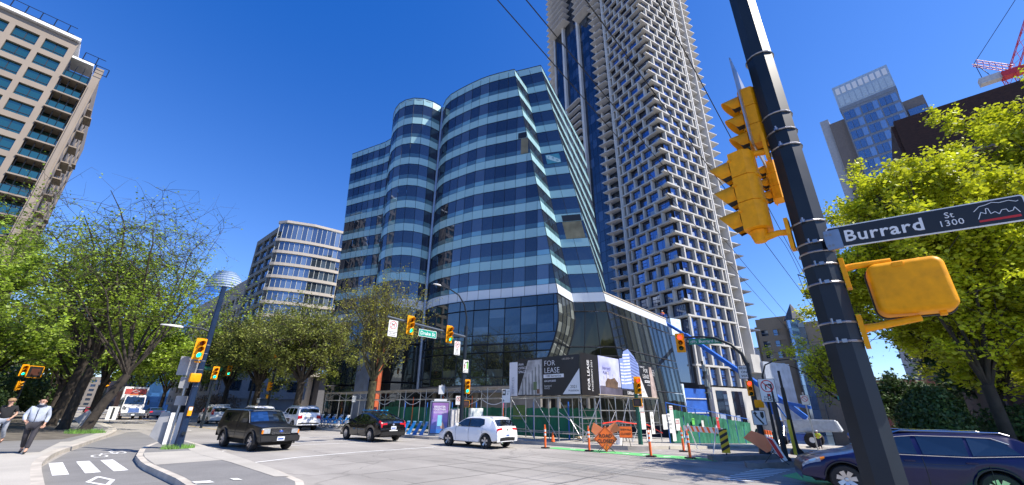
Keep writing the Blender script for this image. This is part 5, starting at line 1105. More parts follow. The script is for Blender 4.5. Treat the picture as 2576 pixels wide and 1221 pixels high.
# --- pole at the left on the island -------------------------------------------
LP_ = thing('signal_pole', 'tall dark blue signal pole with a lamp arm on the island at the left', 'signal pole', (4.50, 21.5, .15))
m = MB(); m.lathe([(.16, 0), (.14, .5), (.125, 2), (.095, 6.5)], 8); m.lathe([(.105, 6.5), (.105, 6.56)], 8); m.build('pole', mat('pole_blue', (.010, .024, .06), .45, var=.2, spec=.3), LP_)
for z in (3.95, 3.6, 3.3, 2.95, 2.75, 2.3): m = MB(); band(m, (0, 0), .112, z, .03); m.build('steel_band', STEEL, LP_)
m = MB(); m.path([(0, 0, 4.5), (-.35, .02, 4.62), (-.8, .05, 4.62), (-1.0, .05, 4.58)], [.04, .035, .03, .03], n=8); m.build('lamp_arm', POLE, LP_, smooth=60)
def lamp_head(parent, p, d, L=.62, w_=.16):
    p = Vector(p); d = Vector(d).normalized(); s_ = d.cross(Vector((0, 0, 1))).normalized(); m = MB()
    prof = [(0, .35, .05), (.15, .9, .07), (.6, 1.0, .06), (.95, .7, .03), (1.0, .3, .015)]; vs = []
    for t_, ww, hh in prof:
        c = p + d * L * t_
        vs += [c - s_ * w_ / 2 * ww, c - s_ * w_ / 3 * ww + Vector((0, 0, hh)), c + s_ * w_ / 3 * ww + Vector((0, 0, hh)), c + s_ * w_ / 2 * ww, c + Vector((0, 0, -.02))]
    fs = [(5 * i + k, 5 * i + (k + 1) % 5, 5 * (i + 1) + (k + 1) % 5, 5 * (i + 1) + k) for i in range(4) for k in range(5)] + [(4, 3, 2, 1, 0), (20, 21, 22, 23, 24)]
    m.mesh(vs, fs); return m.build('lamp_head', mat('lamp_grey', (.5, .51, .52), .4), parent, smooth=50)
lamp_head(LP_, (-1.0, .05, 4.56), (-1, .05, .04), .75, .2)
signal_head(LP_, (-.28, -.15, 3.76), R(6), .24, 'green', True)
m = MB(); m.tube((0, 0, 4.1), (-.3, -.1, 4.12), .03, n=6); m.tube((0, 0, 3.25), (-.3, -.1, 3.25), .03, n=6); m.build('signal_bracket', YEL, LP_)
ped_head(LP_, (-.14, -.16, 2.62), R(180), .34)
m = MB(); m.box((.02, -.17, 1.35), (.14, .06, .34)); pb_ = m.build('push_button_box', YEL, LP_, bevel=.01); m = MB(); m.box((.02, -.203, 1.45), (.11, .006, .12)); m.build('button_sign', SIGNW, pb_)
m = MB(); m.tube((.02, -.16, .55), (.02, -.19, .55), .07, n=10); m.build('access_cover', POLE, LP_)
# signs seen from behind on a slim post beside it
SP_ = thing('sign_post', 'slim galvanised post with grey sign backs and two white markers beside the left signal pole', 'sign post', (4.25, 22.0, .15))
m = MB(); m.box((0, 0, 1.75), (.06, .05, 3.5)); m.build('post', GALV, SP_)
for nm, x, z, w_, h_ in (('sign_back', -.06, 3.1, .75, .75), ('sign_back', -.06, 2.45, .34, .45), ('sign_back', 0.0, 1.75, .4, .36)): m = MB(); rrect(m, FM((x, -.04 if w_ > .5 else -.035, z), 0), w_, h_, .03, -.004, .004); m.build(nm, SIGNBACK, SP_)
for x in (-.13, .13): m = MB(); m.box((x, -.06, .72), (.13, .012, 1.15)); m.build('white_marker', SIGNW, SP_)
m = MB(); m.poly([(-.62, .25, .45), (-.12, .2, .1), (.05, .2, 1.25), (-.45, .25, 1.35)]); m.slab([(-.62, .25, .45), (-.12, .2, .30), (.05, .2, 1.25), (-.45, .25, 1.35)], (0, .01, 0)); m.build('tilted_board', SIGNBACK, SP_)
# black board on the bark by the trees
BB = thing('work_sign', 'dark diamond sign seen from behind between the boulevard trees', 'sign', (3.0, 40, .1)); m = MB()
m.slab([(-.55, 0, .75), (0, 0, .2), (.55, 0, .75), (0, 0, 1.3)], (0, .02, 0)); m.build('board', SIGNBACK, BB); m = MB(); m.tube((-.3, 0, .0), (0, .02, .9), .02, n=5); m.tube((.3, 0, .0), (0, .02, .9), .02, n=5); m.build('stand', DKM, BB)
# white one-way marker farther up
OW = thing('marker_sign', 'small white marker board with dark stripe in front of the delivery truck', 'sign', (5.75, 55, .1)); m = MB(); m.box((0, 0, .9), (.75, .02, 1.15)); m.build('board', SIGNW, OW); m = MB(); m.box((0, -.015, .9), (.16, .01, 1.0)); m.tube((0, .03, 0), (0, .03, 1.4), .03, n=6); m.build('stripe', DKM, OW)

# --- mast arm pole at the far corner ------------------------------------------
MP = thing('signal_pole', 'signal pole with straight mast arm and tall curved lamp arm in front of the scaffolding', 'signal pole', (18.0, 20.2, .15))
m = MB(); m.lathe([(.15, 0), (.13, 3), (.11, 6.6)], 10); m.build('pole', POLE, MP, smooth=60)
m = MB(); m.path([(0, 0, 5.9), (-1.5, 0, 6.0), (-4, 0, 6.15), (-5.9, 0, 6.28)], [.085, .08, .07, .055], n=8); m.build('mast_arm', mat('arm_grey', (.10, .12, .15), .35, metal=.3), MP, smooth=60)
m = MB(); m.path([(0, 0, 6.4), (.0, 0, 7.2), (-.25, 0, 8.0), (-.8, 0, 8.55), (-1.6, 0, 8.8), (-2.4, 0, 8.85)], [.06, .055, .05, .045, .04, .035], n=8); m.build('lamp_arm', POLE, MP, smooth=60)
lamp_head(MP, (-2.35, 0, 8.84), (-1, 0, .0), .62, .2)
signal_head(MP, (-4.5, -.2, 5.98), 0, .30, 'green', True); signal_head(MP, (-1.6, -.2, 5.85), 0, .30, 'green', True)
SG = FM((-3.15, -.14, 5.68), 0); m = MB(); rrect(m, SG, 1.30, .42, .03, -.003, .003, 0); rrect(m, SG, 1.25, .37, .02, -.005, -.0035, 1); sg_ = m.build('street_name_sign', [SIGNW, mat('sign_green_bright', (.0, .30, .22), .4)], MP); text('Drake St', .30, SG @ T((0, -.007, -.01)), SIGNW, sg_, bold=.004)
p_ = noturn_sign(MP, (-5.55, -.15, 5.65), 0, .60, .92, False, ['7AM-9:30AM', '3PM-6PM', 'MON-FRI'], lights=False)
noturn_sign(MP, (-.80, -.15, 5.1), 0, .50, .88, True, ['EXCEPT', 'BICYCLES'])
p_, M_ = plate(MP, 'traffic_sign', (0, -.16, 4.05), 0, .46, .80); text('YIELD TO', .085, M_ @ T((0, -.008, -.24)), BLK, p_); text('BICYCLES', .085, M_ @ T((0, -.008, -.33)), BLK, p_)
marks(p_, M_, [[(.06, -.15), (.19, -.15), (.19, .30), (.06, .30)]], mat('sign_leaf', (.16, .45, .08), .5), 'green_panel'); marks(p_, M_, [seg2((-.12, -.15), (-.12, .12), .05), seg2((-.12, .12), (-.03, .24), .05), seg2((-.03, .24), (.10, .27), .05), [(.08, .34), (.08, .20), (.18, .27)]], BLK, 'arrow', -.010); marks(p_, M_, [seg2((-.16, .05), (.0, .05), .02), seg2((-.16, .05), (-.08, -.1), .02), seg2((.0, .05), (-.08, -.1), .02)], REDP, 'triangle', -.011)
signal_head(MP, (.22, -.12, 2.85), R(-25), .24, 'green', True); ped_head(MP, (.18, -.15, 1.85), R(-40), .40)
# --- green corner pole with red signal ---------------------------------------
GP = thing('signal_pole', 'green corner pole with a small red signal and pedestrian signal in front of the hoarding', 'signal pole', (21.0, 10.15, .15))
m = MB(); m.lathe([(.12, 0), (.10, 1.5), (.09, 2.9)], 8); m.build('pole', mat('pole_green', (.0, .09, .06), .4, coat=.2), GP)
signal_head(GP, (-.12, -.18, 2.78), R(-40), .235, 'red', True); ped_head(GP, (-.15, -.12, 1.95), R(-75), .40)
p_, M_ = plate(GP, 'traffic_sign', (.22, -.12, 1.72), R(-35), .30, .45); ring(p_, M_, .11, .02, (0, .08), REDP, slash=R(135)); 
# --- cluster at the mouth of the side street ---------------------------------
FA = R(-68)    # facing back to the camera
PA = thing('signal_pole', 'dark signal pole with curved arm, red signal and green sign showing a bicycle', 'signal pole', (20.3, 4.55, .16))
m = MB(); m.lathe([(.22, 0), (.2, .22), (.12, .3), (.11, 1.5), (.10, 3.5)], 10); m.build('pole', POLE, PA, smooth=50)
m = MB(); m.path([(0, 0, 3.4), (-.02, .12, 3.9), (-.15, .45, 4.3), (-.35, 1.0, 4.62), (-.52, 1.6, 4.72), (-.7, 2.3, 4.72)], [.09, .075, .065, .055, .045, .04], n=8); m.build('mast_arm', POLE, PA, smooth=60)
signal_head(PA, (-.78, 2.42, 4.48), FA, .245, 'red', True)
SG = FM((-.46, 1.42, 4.50), FA); m = MB(); rrect(m, SG, 1.36, .26, .02, -.004, .004); sg_ = m.build('street_name_sign', GREENP, PA); text('Burrard St.', .19, SG @ T((.16, -.007, -.0)), SIGNW, sg_, bold=.002)
for cx_ in (-.57, -.41): ring(sg_, SG, .055, .010, (cx_, -.02), SIGNW, 'wheel_symbol')
marks(sg_, SG, [seg2(a, b, .010) for a, b in (((-.57, -.02), (-.53, .05)), ((-.53, .05), (-.45, .05)), ((-.45, .05), (-.41, -.02)), ((-.53, .05), (-.49, -.02)), ((-.49, -.02), (-.45, .05)), ((-.57, -.02), (-.49, -.02)), ((-.45, .05), (-.45, .08)))], SIGNW, 'bicycle_symbol')
p_, M_ = plate(PA, 'traffic_sign', (-.12, .12, 3.12), FA, .50, .56, bw=.02)
for k, t_ in enumerate(('BEGIN', 'ONE', 'WAY')): text(t_, .14, M_ @ T((0, -.008, .16 - .16 * k)), BLK, p_, bold=.002)
signal_head(PA, (-.13, .05, 2.46), FA, .20, 'red', False); ped_head(PA, (.02, -.15, 1.86), R(100), .30)
p_, M_ = plate(PA, 'traffic_sign', (-.13, -.08, 1.33), FA, .50, .56, bw=.02)
marks(p_, M_, [seg2((.12, -.24), (-.02, -.05), .06), seg2((-.02, -.05), (-.12, .08), .06), seg2((-.12, .08), (-.12, .18), .06), [(-.20, .14), (-.04, .14), (-.12, .25)], [(.06, .22), (.18, .22), (.18, .04), (.12, -.04), (.06, .04)]], BLK, 'arrow')
PB = thing('sign_post', 'dark pole with a no right turn sign in front of the navy car', 'sign post', (18.0, 3.42, .16))
m = MB(); m.lathe([(.15, 0), (.15, .1), (.09, .14), (.085, 2.5)], 8); m.build('pole', POLE, PB)
noturn_sign(PB, (-.12, .08, 2.28), FA + R(5), .56, .80, True, ['EXCEPT', 'BICYCLES'])
m = MB(); m.box((.1, -.3, .75), (.03, .1, 1.1)); m.build('yellow_marker', mat('marker_yellow', (.7, .5, .02), .5), PB)
PC = thing('lamp_post', 'dark slender lamp post behind the no right turn sign', 'lamp post', (21.8, 3.70, .1))
m = MB(); m.lathe([(.26, 0), (.24, .12), (.12, .25), (.10, .5), (.075, 2.6)], 10); m.build('pole', POLE, PC, smooth=50)
m = MB(); m.path([(0, 0, 1.0 + .6), (0, 0, 3.3)], .05, n=6); m.build('upper_pole', POLE, PC)
PDs = thing('sign_post', 'leaning thin post with a no stopping sign near the safety worker', 'sign post', (24.4, 3.3, -.1))
m = MB(); m.tube((0, 0, 0), (-.1, .05, 2.7), .03, n=6); m.build('post', GALV, PDs); p_, M_ = plate(PDs, 'traffic_sign', (-.14, .02, 2.35), R(-78), .32, .45); ring(p_, M_, .12, .02, (0, .05), REDP, slash=R(135))
LPF = thing('lamp_post', 'far street lamp with a long curved arm beside the begin one way sign', 'lamp post', (33, 6.6, -.6)); m = MB(); m.lathe([(.1, 0), (.07, 4.6)], 8); m.build('pole', POLE, LPF)
m = MB(); m.path([(0, 0, 4.6), (.05, -.3, 5.3), (.1, -.9, 5.55), (.2, -1.9, 5.6)], [.05, .045, .04, .03], n=6); m.build('lamp_arm', POLE, LPF)
lamp_head(LPF, (.2, -1.9, 5.58), (.1, -1, 0), .6)
BS = thing('street_name_sign', 'small green street name sign on an arm behind the near pole', 'sign', (31, 1.9, -.5)); m = MB(); m.box((0, 0, 3.0), (.04, 1.5, .22)); m.build('blade', mat('sign_teal', (.02, .22, .2), .5), BS); m = MB(); m.tube((.05, -.8, 0), (.05, -.8, 3.2), .06, n=6); m.build('post', POLE, BS)
# --- signals at the next crossing ---------------------------------------------
BN = thing('signal_pole', 'distant signal on a mast arm with a green street name sign at the next crossing', 'signal pole', (18.4, 60, .1))
m = MB(); m.lathe([(.14, 0), (.1, 6.2)], 8); m.build('pole', POLE, BN); m = MB(); m.tube((0, 0, 6.0), (-6.5, 0, 6.1), .07, n=6); m.build('mast_arm', POLE, BN)
signal_head(BN, (-3.0, -.2, 5.6), 0, .33, 'green', True); m = MB(); m.box((-5.0, -.1, 5.7), (2.6, .03, .42)); sg_ = m.build('street_name_sign', GREENP, BN); text('Burnaby St.', .32, FM((-4.9, -.13, 5.7), 0), mat('sign_pale', (.4, .5, .45), .5), sg_)
b2_ = thing('signal_pole', 'yellow signals on a dark pole among the far trees behind the black pickup', 'signal pole', (17.2, 50, .1)); m = MB(); m.lathe([(.12, 0), (.1, 7.5)], 8); m.build('pole', POLE, b2_)
signal_head(b2_, (-.3, 0, 7.0), R(60), .30, None, True); signal_head(b2_, (-.3, 0, 3.6), R(80), .30, None, True); ped_head(b2_, (-.2, -.1, 2.6), R(60), .4)
b3_ = thing('signal_pole', 'small green signal on a far pole just right of the left signal pole', 'signal pole', (10.4, 44, 0.02)); m = MB(); m.lathe([(.1, 0), (.09, 4.8)], 8); m.build('pole', POLE, b3_); signal_head(b3_, (-.1, -.15, 4.35), 0, .30, 'green', True)
b4_ = thing('signal_pole', 'yellow pedestrian signal on a leaning far pole between the walkers and the boulevard trees', 'signal pole', (-.6, 62, .1)); m = MB(); m.lathe([(.14, 0), (.1, 5.0)], 8); m.build('pole', POLE, b4_); signal_head(b4_, (-.35, -.1, 4.6), R(20), .3, 'green', True); ped_head(b4_, (.4, -.1, 4.5), R(30), 1.1); signal_head(b4_, (-.3, -.1, 3.2), R(90), .28, None, True)
b5_ = thing('signal_pole', 'dark signal pole with two small yellow signals right of the boulevard trees', 'signal pole', (6.0, 70, .1)); m = MB(); m.lathe([(.14, 0), (.1, 4.4)], 8); m.build('pole', POLE, b5_); signal_head(b5_, (-.2, -.1, 4.0), R(70), .3, None, True)
# --- overhead wires -----------------------------------------------------------
WIREM = mat('wire_black', (.01, .012, .015), .5)
def wire(a, b, sag, r, lb, n=14, grp='overhead wires'):
    a, b = Vector(a), Vector(b); m = MB(); pts = [a.lerp(b, i / n) - Vector((0, 0, sag * 4 * (i / n) * (1 - i / n))) for i in range(n + 1)]; m.path(pts, r, n=5)
    return tag(m.build('overhead_wire', WIREM), lb, 'wire', grp)
wire((-12, 1.9, 7.0), (75, 6.2, 6.4), .5, .008, 'leftmost of the overhead wires crossing in front of the office prow')
wire((-12, 1.75, 7.0), (75, 5.2, 6.4), .5, .008, 'second overhead wire from the left, crossing just beside the leftmost one')
wire((-12, 1.6, 7.0), (75, 2.6, 6.4), .4, .009, 'overhead wire crossing the grid tower and passing left of the big yellow signal head')
wire((-6, .8, 7.0), (75, 3.2, 6.4), .4, .008, 'rightmost overhead wire running down past the lower signal arm')
wire((14, 1.7, 6.9), (19, 1.72, 6.75), -.45, .008, 'short bowed support wire hung between two overhead wires')
iw = thing('wire_fitting', 'black insulator fitting hanging on the overhead wires left of the near pole', 'wire fitting', (19.6, 1.68, 6.75))
m = MB(); m.tube((-.3, .15, .1), (.25, -.15, -.02), .025, n=6); m.tube((0, 0, .05), (.1, -.05, -.7), .012, n=5); m.tube((-.05, .1, -.62), (.3, -.25, -.80), .03, n=6); m.tube((-.3, .15, .1), (.0, .1, -.62), .010, n=5); m.build('fitting', BLK, iw)

# ------------------------------------------------------------------ scaffolding, hoarding, site fence
PIPE = mat('scaffold_pipe', (.45, .46, .47), .35, metal=.7, var=.2, scale=3)
sc = thing('scaffolding', 'steel pipe scaffolding carrying the lease hoarding round the corner of the office site', 'scaffolding', (20, 14, .15)); so = Vector((20, 14, .15))
def pipe(a, b, nm, r=.028): m = MB(); m.tube(Vector(a) - so, Vector(b) - so, r, n=6); return m.build(nm, PIPE, sc)
gz = lambda x: ground_z(x) + .15
ys = [12.6, 14.1, 15.8, 17.6, 19.6, 21.6, 23.6, 26, 28.6, 31.4, 34.5, 38, 42]
for i_, y in enumerate(ys):
    for x in (19.6, 21.0): pipe((x, y, .15), (x, y, 2.45 if y < 17 else 3.0), 'post')
    if i_ < len(ys) - 1:
        y2 = ys[i_ + 1]
        for x in (19.6, 21.0):
            for z in ((.55, 1.35, 2.35) if y < 17 else (.6, 2.35, 2.95)): pipe((x, y, z), (x, y2, z), 'ledger', .024)
        if y >= 17: pipe((19.6, y, 2.35), (19.6, (y + y2) / 2, 2.95), 'brace', .022); pipe((19.6, (y + y2) / 2, 2.95), (19.6, y2, 2.35), 'brace', .022)
        elif i_ < 3: pipe((19.6, y, .2), (19.6, y2, 2.35), 'brace', .022)
    pipe((19.6, y, 2.35), (21, y, 2.35), 'transom', .022)
xs2 = [21.2, 22.9, 24.6, 26.6, 28.8]
for i_, x in enumerate(xs2):
    for y in (12.4, 13.8): pipe((x, y, gz(x)), (x, y, 2.5), 'post')
    if i_ < 4:
        x2 = xs2[i_ + 1]
        for y in (12.4, 13.8):
            for z in (.35, 1.0, 1.7, 2.45): pipe((x, y, z), (x2, y, z), 'ledger', .024)
        pipe((x, 12.4, gz(x)), (x2, 12.4, 2.45) if i_ % 2 else (x2, 12.4, 1.7), 'brace', .022)
        pipe((x, 13.8, 2.4), (x2, 13.8, gz(x2)), 'brace', .022)
for a, b in (((19.6, 12.6, .35), (21.2, 12.4, .35)), ((19.6, 12.6, 2.4), (21.2, 12.4, 2.4)), ((19.6, 12.6, 1.3), (21.2, 12.4, 1.3)), ((19.6, 14.1, 1.6), (21, 12.6, .2)), ((19.6, 12.6, .2), (21.2, 12.4, 2.3))): pipe(a, b, 'ledger', .024)
m = MB(); m.box((20.3 - so.x, 14.8 - so.y, 2.40 - so.z), (1.5, 4.6, .05)); m.box((25 - so.x, 13.1 - so.y, 2.52 - so.z), (7.9, 1.5, .05)); m.box((20.3 - so.x, 30 - so.y, 3.02 - so.z), (1.5, 25, .05)); m.build('deck_boards', mat('deck_wood', (.34, .29, .22), .9, var=.2), sc)
for y in (18, 20.4, 23.2, 26.6, 30.4): m = MB(); m.path([Vector((19.55, y + t * .25, 2.25 - .28 * math.sin(math.pi * t / 8))) - so for t in range(9)], .02, n=5); m.build('hanging_cable', WHT, sc)
for y in (18.2, 21, 24, 27.5): m = MB(); m.box((19.58 - so.x, y - so.y, 1.2), (.02, .04, 2.3)); m.build('red_tape', ORNG, sc)
m = MB(); m.path([Vector(p) - so for p in ((21.2, 12.35, 1.05), (22.9, 12.32, 1.15), (24.6, 12.3, 1.0), (26.6, 12.3, .9), (28.8, 12.3, .35))], .035, n=4); m.build('red_tape', mat('red_tape', (.8, .05, .03), .5), sc)
# hoarding
HB = mat('hoarding_black', (.014, .012, .012), .42, var=.15, scale=2); HW = mat('hoarding_white', (.68, .68, .70), .45, var=.04); HL = mat('hoarding_lilac', (.36, .38, .68), .45, var=.12, scale=.9, col2=(.55, .58, .80))
ho = thing('lease_hoarding', 'black and white for lease hoarding with pictures, wrapped round the scaffold corner', 'hoarding', (19.5, 12.5, 2.45)); hoo = Vector((19.5, 12.5, 2.45)); HO = T(-hoo)
LM = HO @ FM((19.45, 12.5, 2.45), R(-90))      # left board: local x runs toward -Y ... text reads left to right from the avenue
def hp(nm, M, x0, x1, z0, z1, m_, y=0.0, poly=None, par=None):
    m = MB(); pts = poly or [(x0, z0), (x1, z0), (x1, z1), (x0, z1)]
    m.slab([M @ Vector((x, y, z)) for x, z in pts], (M.to_3x3() @ Vector((0, .03, 0)))); return m.build(nm, m_, par or ho)
# FM(...,-90): local +x -> world -Y. left board spans local x -4.95..0
Lw = 5.1
hp('panel', LM, -Lw, -4.45, .0, 1.95, HW); hp('panel', LM, -4.44, 0, 0, 2.10, HB)
pic = hp('picture', LM, 0, 0, 0, 0, mat('picture_grey', (.36, .35, .34), .5, var=.45, scale=2.2), -.012, [(-4.4, .05), (-2.55, .05), (-2.55, 1.98), (-3.6, 1.98)])
for k in range(12): hp('picture_mark', LM, -4.05 + k * .125, -4.01 + k * .125, .06, .85 + .09 * k if k < 9 else 1.7, mat('picture_light', (.55, .53, .5), .5) if k % 2 else mat('picture_dark', (.1, .11, .1), .5), -.02, par=pic)
hp('picture_mark', LM, -3.2, -2.95, .3, .75, mat('picture_green', (.12, .16, .07), .6), -.024, par=pic); hp('picture_mark', LM, -2.95, -2.75, .1, .35, mat('picture_brown', (.16, .08, .05), .6), -.024, par=pic)
hp('white_triangle', LM, 0, 0, 0, 0, HW, -.012, [(-1.15, .05), (-.02, .05), (-.02, 1.35)])
def ht(s_, size, M, x, z, m_=None, **k): return text(s_, size, M @ T((x, -.016, z)), m_ or HW, ho, **k)
ht('OFFICES', .26, LM @ T((-4.78, 0, .5)) @ Matrix.Rotation(R(-90), 4, 'Y'), 0.1, 0, mat('ink_grey', (.35, .35, .38), .6))
for k, s_ in enumerate(('AAA', 'OFFICE', 'SPACE')): ht(s_, .21, LM, -4.36, 1.78 - .22 * k, align='LEFT')
ht('FOR', .42, LM, -2.4, 1.72, align='LEFT', bold=-.004); ht('LEASE', .42, LM, -2.4, 1.32, align='LEFT', bold=-.004)
hp('web_bar', LM, -2.45, -1.05, .93, 1.12, HW, -.012); ht('1280 burrard.ca', .17, LM, -1.76, 1.025, HB, bold=.001); ht('604.694.8683', .15, LM, -2.4, .76, align='LEFT')
ht('burrard', .16, LM, -2.4, .50, align='LEFT', m_=mat('ink_grey2', (.5, .5, .5), .6)); ht('PLACE', .13, LM, -2.4, .37, align='LEFT', m_=mat('ink_grey2', (.5, .5, .5), .6)); ht('140,000+ SF', .16, LM, -.75, 1.9, m_=mat('ink_tan', (.45, .40, .32), .6)); ht('2021', .22, LM, -.42, .42, HB); ht('POSSESSION', .12, LM, -.43, .22, HB)
RM = HO @ FM((19.45, 12.42, 2.45), 0)          # right board, local x = world X
hp('panel', RM, 0, 1.85, 0, 2.18, HB); hp('panel', RM, 1.86, 7.0, .0, 2.2, HL); hp('panel', RM, 7.01, 9.5, 0, 2.15, HB)
VM = RM @ T((.75, 0, 1.05)) @ Matrix.Rotation(R(-90), 4, 'Y'); ht('FOR LEASE', .33, VM, 0, .02, bold=.004); ht('POSSESSION 2021', .215, VM, 0, -.34)
ht('burrard', .30, RM, 2.75, 1.55, m_=mat('ink_violet', (.2, .2, .45), .6)); ht('PLACE', .24, RM, 2.65, 1.28, m_=mat('ink_violet2', (.12, .12, .25), .6)); 
hp('picture', RM, 1.9, 6.95, .02, .55, mat('picture_road', (.10, .09, .13), .5, var=.4, scale=1.2), -.012)
hp('web_bar', RM, 4.5, 7.0, .12, .42, HB, -.05); ht('1280burrard.ca', .26, RM @ T((0, -.05, 0)), 5.75, .26, bold=.003)
for k in range(7): hp('picture_tower', RM, 2.0 + k * .36, 2.28 + k * .36, .55, .85 + (k * 37 % 5) * .13, mat('picture_pale', (.5, .5, .58), .5, var=.1), -.014)
hp('picture_trees', RM, 0, 0, 0, 0, mat('picture_tree', (.10, .06, .04), .7, var=.5, scale=3), -.02, [(2.5, .5), (3.9, .45), (4.0, .8), (3.6, 1.05), (3.1, .95), (2.8, 1.0), (2.5, .75)])
# printed tower cut-out standing above the board: flat plywood
PT = mat('print_blue', (.22, .30, .62), .45, var=.1, island=.1); PTW = mat('print_white', (.66, .68, .78), .45); PTD = mat('print_shadow', (.12, .15, .36), .45)
m = MB(); yy = -.05
def pq(pts, mi): m.slab([RM @ Vector((x, yy - .004 * mi, z)) for x, z in pts], RM.to_3x3() @ Vector((0, .004, 0)), mi)
pq([(4.35, .5), (6.95, .5), (6.95, 2.0), (6.4, 2.55), (5.6, 2.95), (4.95, 2.72), (4.8, 2.4), (4.75, 2.3), (4.35, 2.25)], 0)
for k in range(11):
    z = .75 + k * .19
    if z < 2.6: pq([(4.8, z), (5.75, z + .10), (5.75, z + .19), (4.8, z + .08)], 1); pq([(5.78, z + .10), (6.9 - max(0, z - 1.9) * .8, z - .08), (6.9 - max(0, z - 1.9) * .8, z - .02), (5.78, z + .18)], 2)
    if z < 2.0: pq([(4.38, z), (4.75, z), (4.75, z + .09), (4.38, z + .09)], 1)
m.build('tower_picture', [PT, PTW, PTD], ho)
hp('white_triangle', RM, 0, 0, 0, 0, HW, -.012, [(7.05, .03), (8.0, .03), (7.05, 1.4)]); ht('2021', .22, RM, 7.38, .4, m_=mat('ink_tan', (.45, .4, .32), .6)); ht('FOR', .36, RM, 8.0, 1.75); ht('LEASE', .36, RM, 7.98, 1.38); ht('140,000+ SF', .15, RM, 7.5, 1.98)
hp('web_bar', RM, 7.75, 8.5, 1.0, 1.15, HW, -.012); ht('1280 burrard.ca', .09, RM, 8.12, 1.075, HB); ht('604.694.8683', .09, RM, 8.3, .85)
hp('picture', RM, 0, 0, 0, 0, mat('picture_plaza', (.42, .33, .30), .5, var=.4, scale=2.5), -.012, [(8.6, .05), (9.45, .05), (9.4, .5), (8.95, 2.05), (8.6, 2.05)])
for k, s_ in enumerate(('AAA', 'OFFICE', 'SPACE')): ht(s_, .14, RM, 9.2, 1.85 - .15 * k)
# netting fence under the scaffold
NET = mat('green_netting', (.015, .15, .085), .8, var=.28, scale=1.2, bump=.4, detail=6); BLUP = mat('blue_post', (.02, .12, .5), .45)
def drape(m, p0, p1, z0a, z1a, z0b, z1b, n=10, amp=.06, sd=0):
    rg = random.Random(sd); p0, p1 = Vector((p0[0], p0[1], 0)), Vector((p1[0], p1[1], 0)); d = (p1 - p0).normalized(); nn = Vector((-d.y, d.x, 0)); g = []
    for i in range(n + 1):
        t = i / n; col_ = []
        for j in range(6):
            u = j / 5; z = (z0a + (z0b - z0a) * t) * (1 - u) + (z1a + (z1b - z1a) * t - .07 * math.sin(math.pi * ((t * n / 3) % 1))) * u
            col_.append(p0.lerp(p1, t) + nn * (amp * (math.sin(t * 19 + u * 3 + sd) + rg.uniform(-.5, .5)) * (.5 + u * .5)) + Vector((0, 0, z)))
        g.append(col_)
    for i in range(n):
        for j in range(5): m.poly([g[i][j], g[i + 1][j], g[i + 1][j + 1], g[i][j + 1]])
fe = thing('site_fence', 'temporary site fence of green netting on blue posts behind the scaffolding along the avenue', 'fence', (20.8, 14, .15)); fo = Vector((20.8, 14, .15))
pts_ = [(24.6, 14.4), (22.4, 14.4), (21.3, 14.6), (21.3, 17.2), (21.3, 19.8), (21.3, 22.4), (21.3, 25), (21.3, 28), (21.3, 31), (21.3, 34.5)]
for i_, (a, b) in enumerate(zip(pts_, pts_[1:])):
    m = MB(); drape(m, a, b, .2, 1.85, .2, 1.85, 8, .05, i_); m.v = [tuple(Vector(v) - fo) for v in m.v]; m.build('netting_panel', NET, fe, smooth=60)
    m = MB(); m.tube(Vector((a[0], a[1], .15)) - fo, Vector((a[0], a[1], 2.15)) - fo, .045, n=6); m.build('post', BLUP, fe)
f2 = thing('site_fence', 'green netting fence with blue rail and notices running down the closed side street', 'fence', (27, 12, -.1)); f2o = Vector((27, 12, -.1)); fx = [29.2 + 3.2 * k for k in range(9)]
for i_, (a, b) in enumerate(zip(fx, fx[1:])):
    ya, yb = 11.9 + (a - 27) * .05, 11.9 + (b - 27) * .05; za, zb = gz(a), gz(b); m = MB(); drape(m, (a, ya), (b, yb), za + .05, za + 2.15, zb + .05, zb + 2.15, 10, .09, i_ + 20); m.v = [tuple(Vector(v) - f2o) for v in m.v]; m.build('netting_panel', NET, f2, smooth=60)
    m = MB(); m.tube(Vector((a, ya, za)) - f2o, Vector((a, ya, za + 2.5)) - f2o, .04, n=5); m.build('post', BLUP, f2); m = MB(); m.tube(Vector((a, ya, za + 2.5)) - f2o, Vector((b, yb, zb + 2.5)) - f2o, .035, n=5); m.build('rail', BLUP, f2)
def notice(x, y, z, w_, h_, words, ink, face=SIGNW, rz=0, parent=f2, sz=.12):
    p_, M_ = plate(parent, 'notice', tuple(Vector((x, y, z)) - f2o), rz, w_, h_, face=face, bw=.004, border=face)
    for k, t_ in enumerate(words): text(t_, sz, M_ @ T((0, -.009, h_ / 2 - sz * 1.1 - k * sz * 1.15)), ink, p_)
    return p_
notice(29.6, 11.85, .95, .6, 2.2, ['SITE SAFETY', 'NOTICE'], REDP, sz=.10); notice(28.3, 11.8, 1.05, .9, .9, [], BLK); notice(28.75, 11.72, 1.35, .42, .42, ['1280'], BLK, sz=.14); notice(28.8, 11.7, .75, .45, .75, ['GATE', 'B'], BLK, sz=.2); notice(30.6, 11.9, .85, .8, .75, ['DANGER', 'NO ENTRY'], REDP, sz=.13)
notice(34.2, 12.1, 1.0, .55, .45, ['THIS WAY'], BLK, mat('lime', (.15, .6, .1), .5), sz=.1); notice(36.5, 12.2, .75, .5, .6, ['!'], REDP, sz=.3); notice(41.0, 12.4, .6, .7, 1.3, ['STOP'], SIGNW, REDP, sz=.2); notice(27.2, 12.2, 1.0, .5, 1.3, ['B', 'A', 'X'], BLK, sz=.3); notice(25.9, 12.2, 1.2, .6, 1.1, ['NOTICE'], REDP, sz=.12); notice(26.4, 12.15, .3, .7, .6, [], REDP)
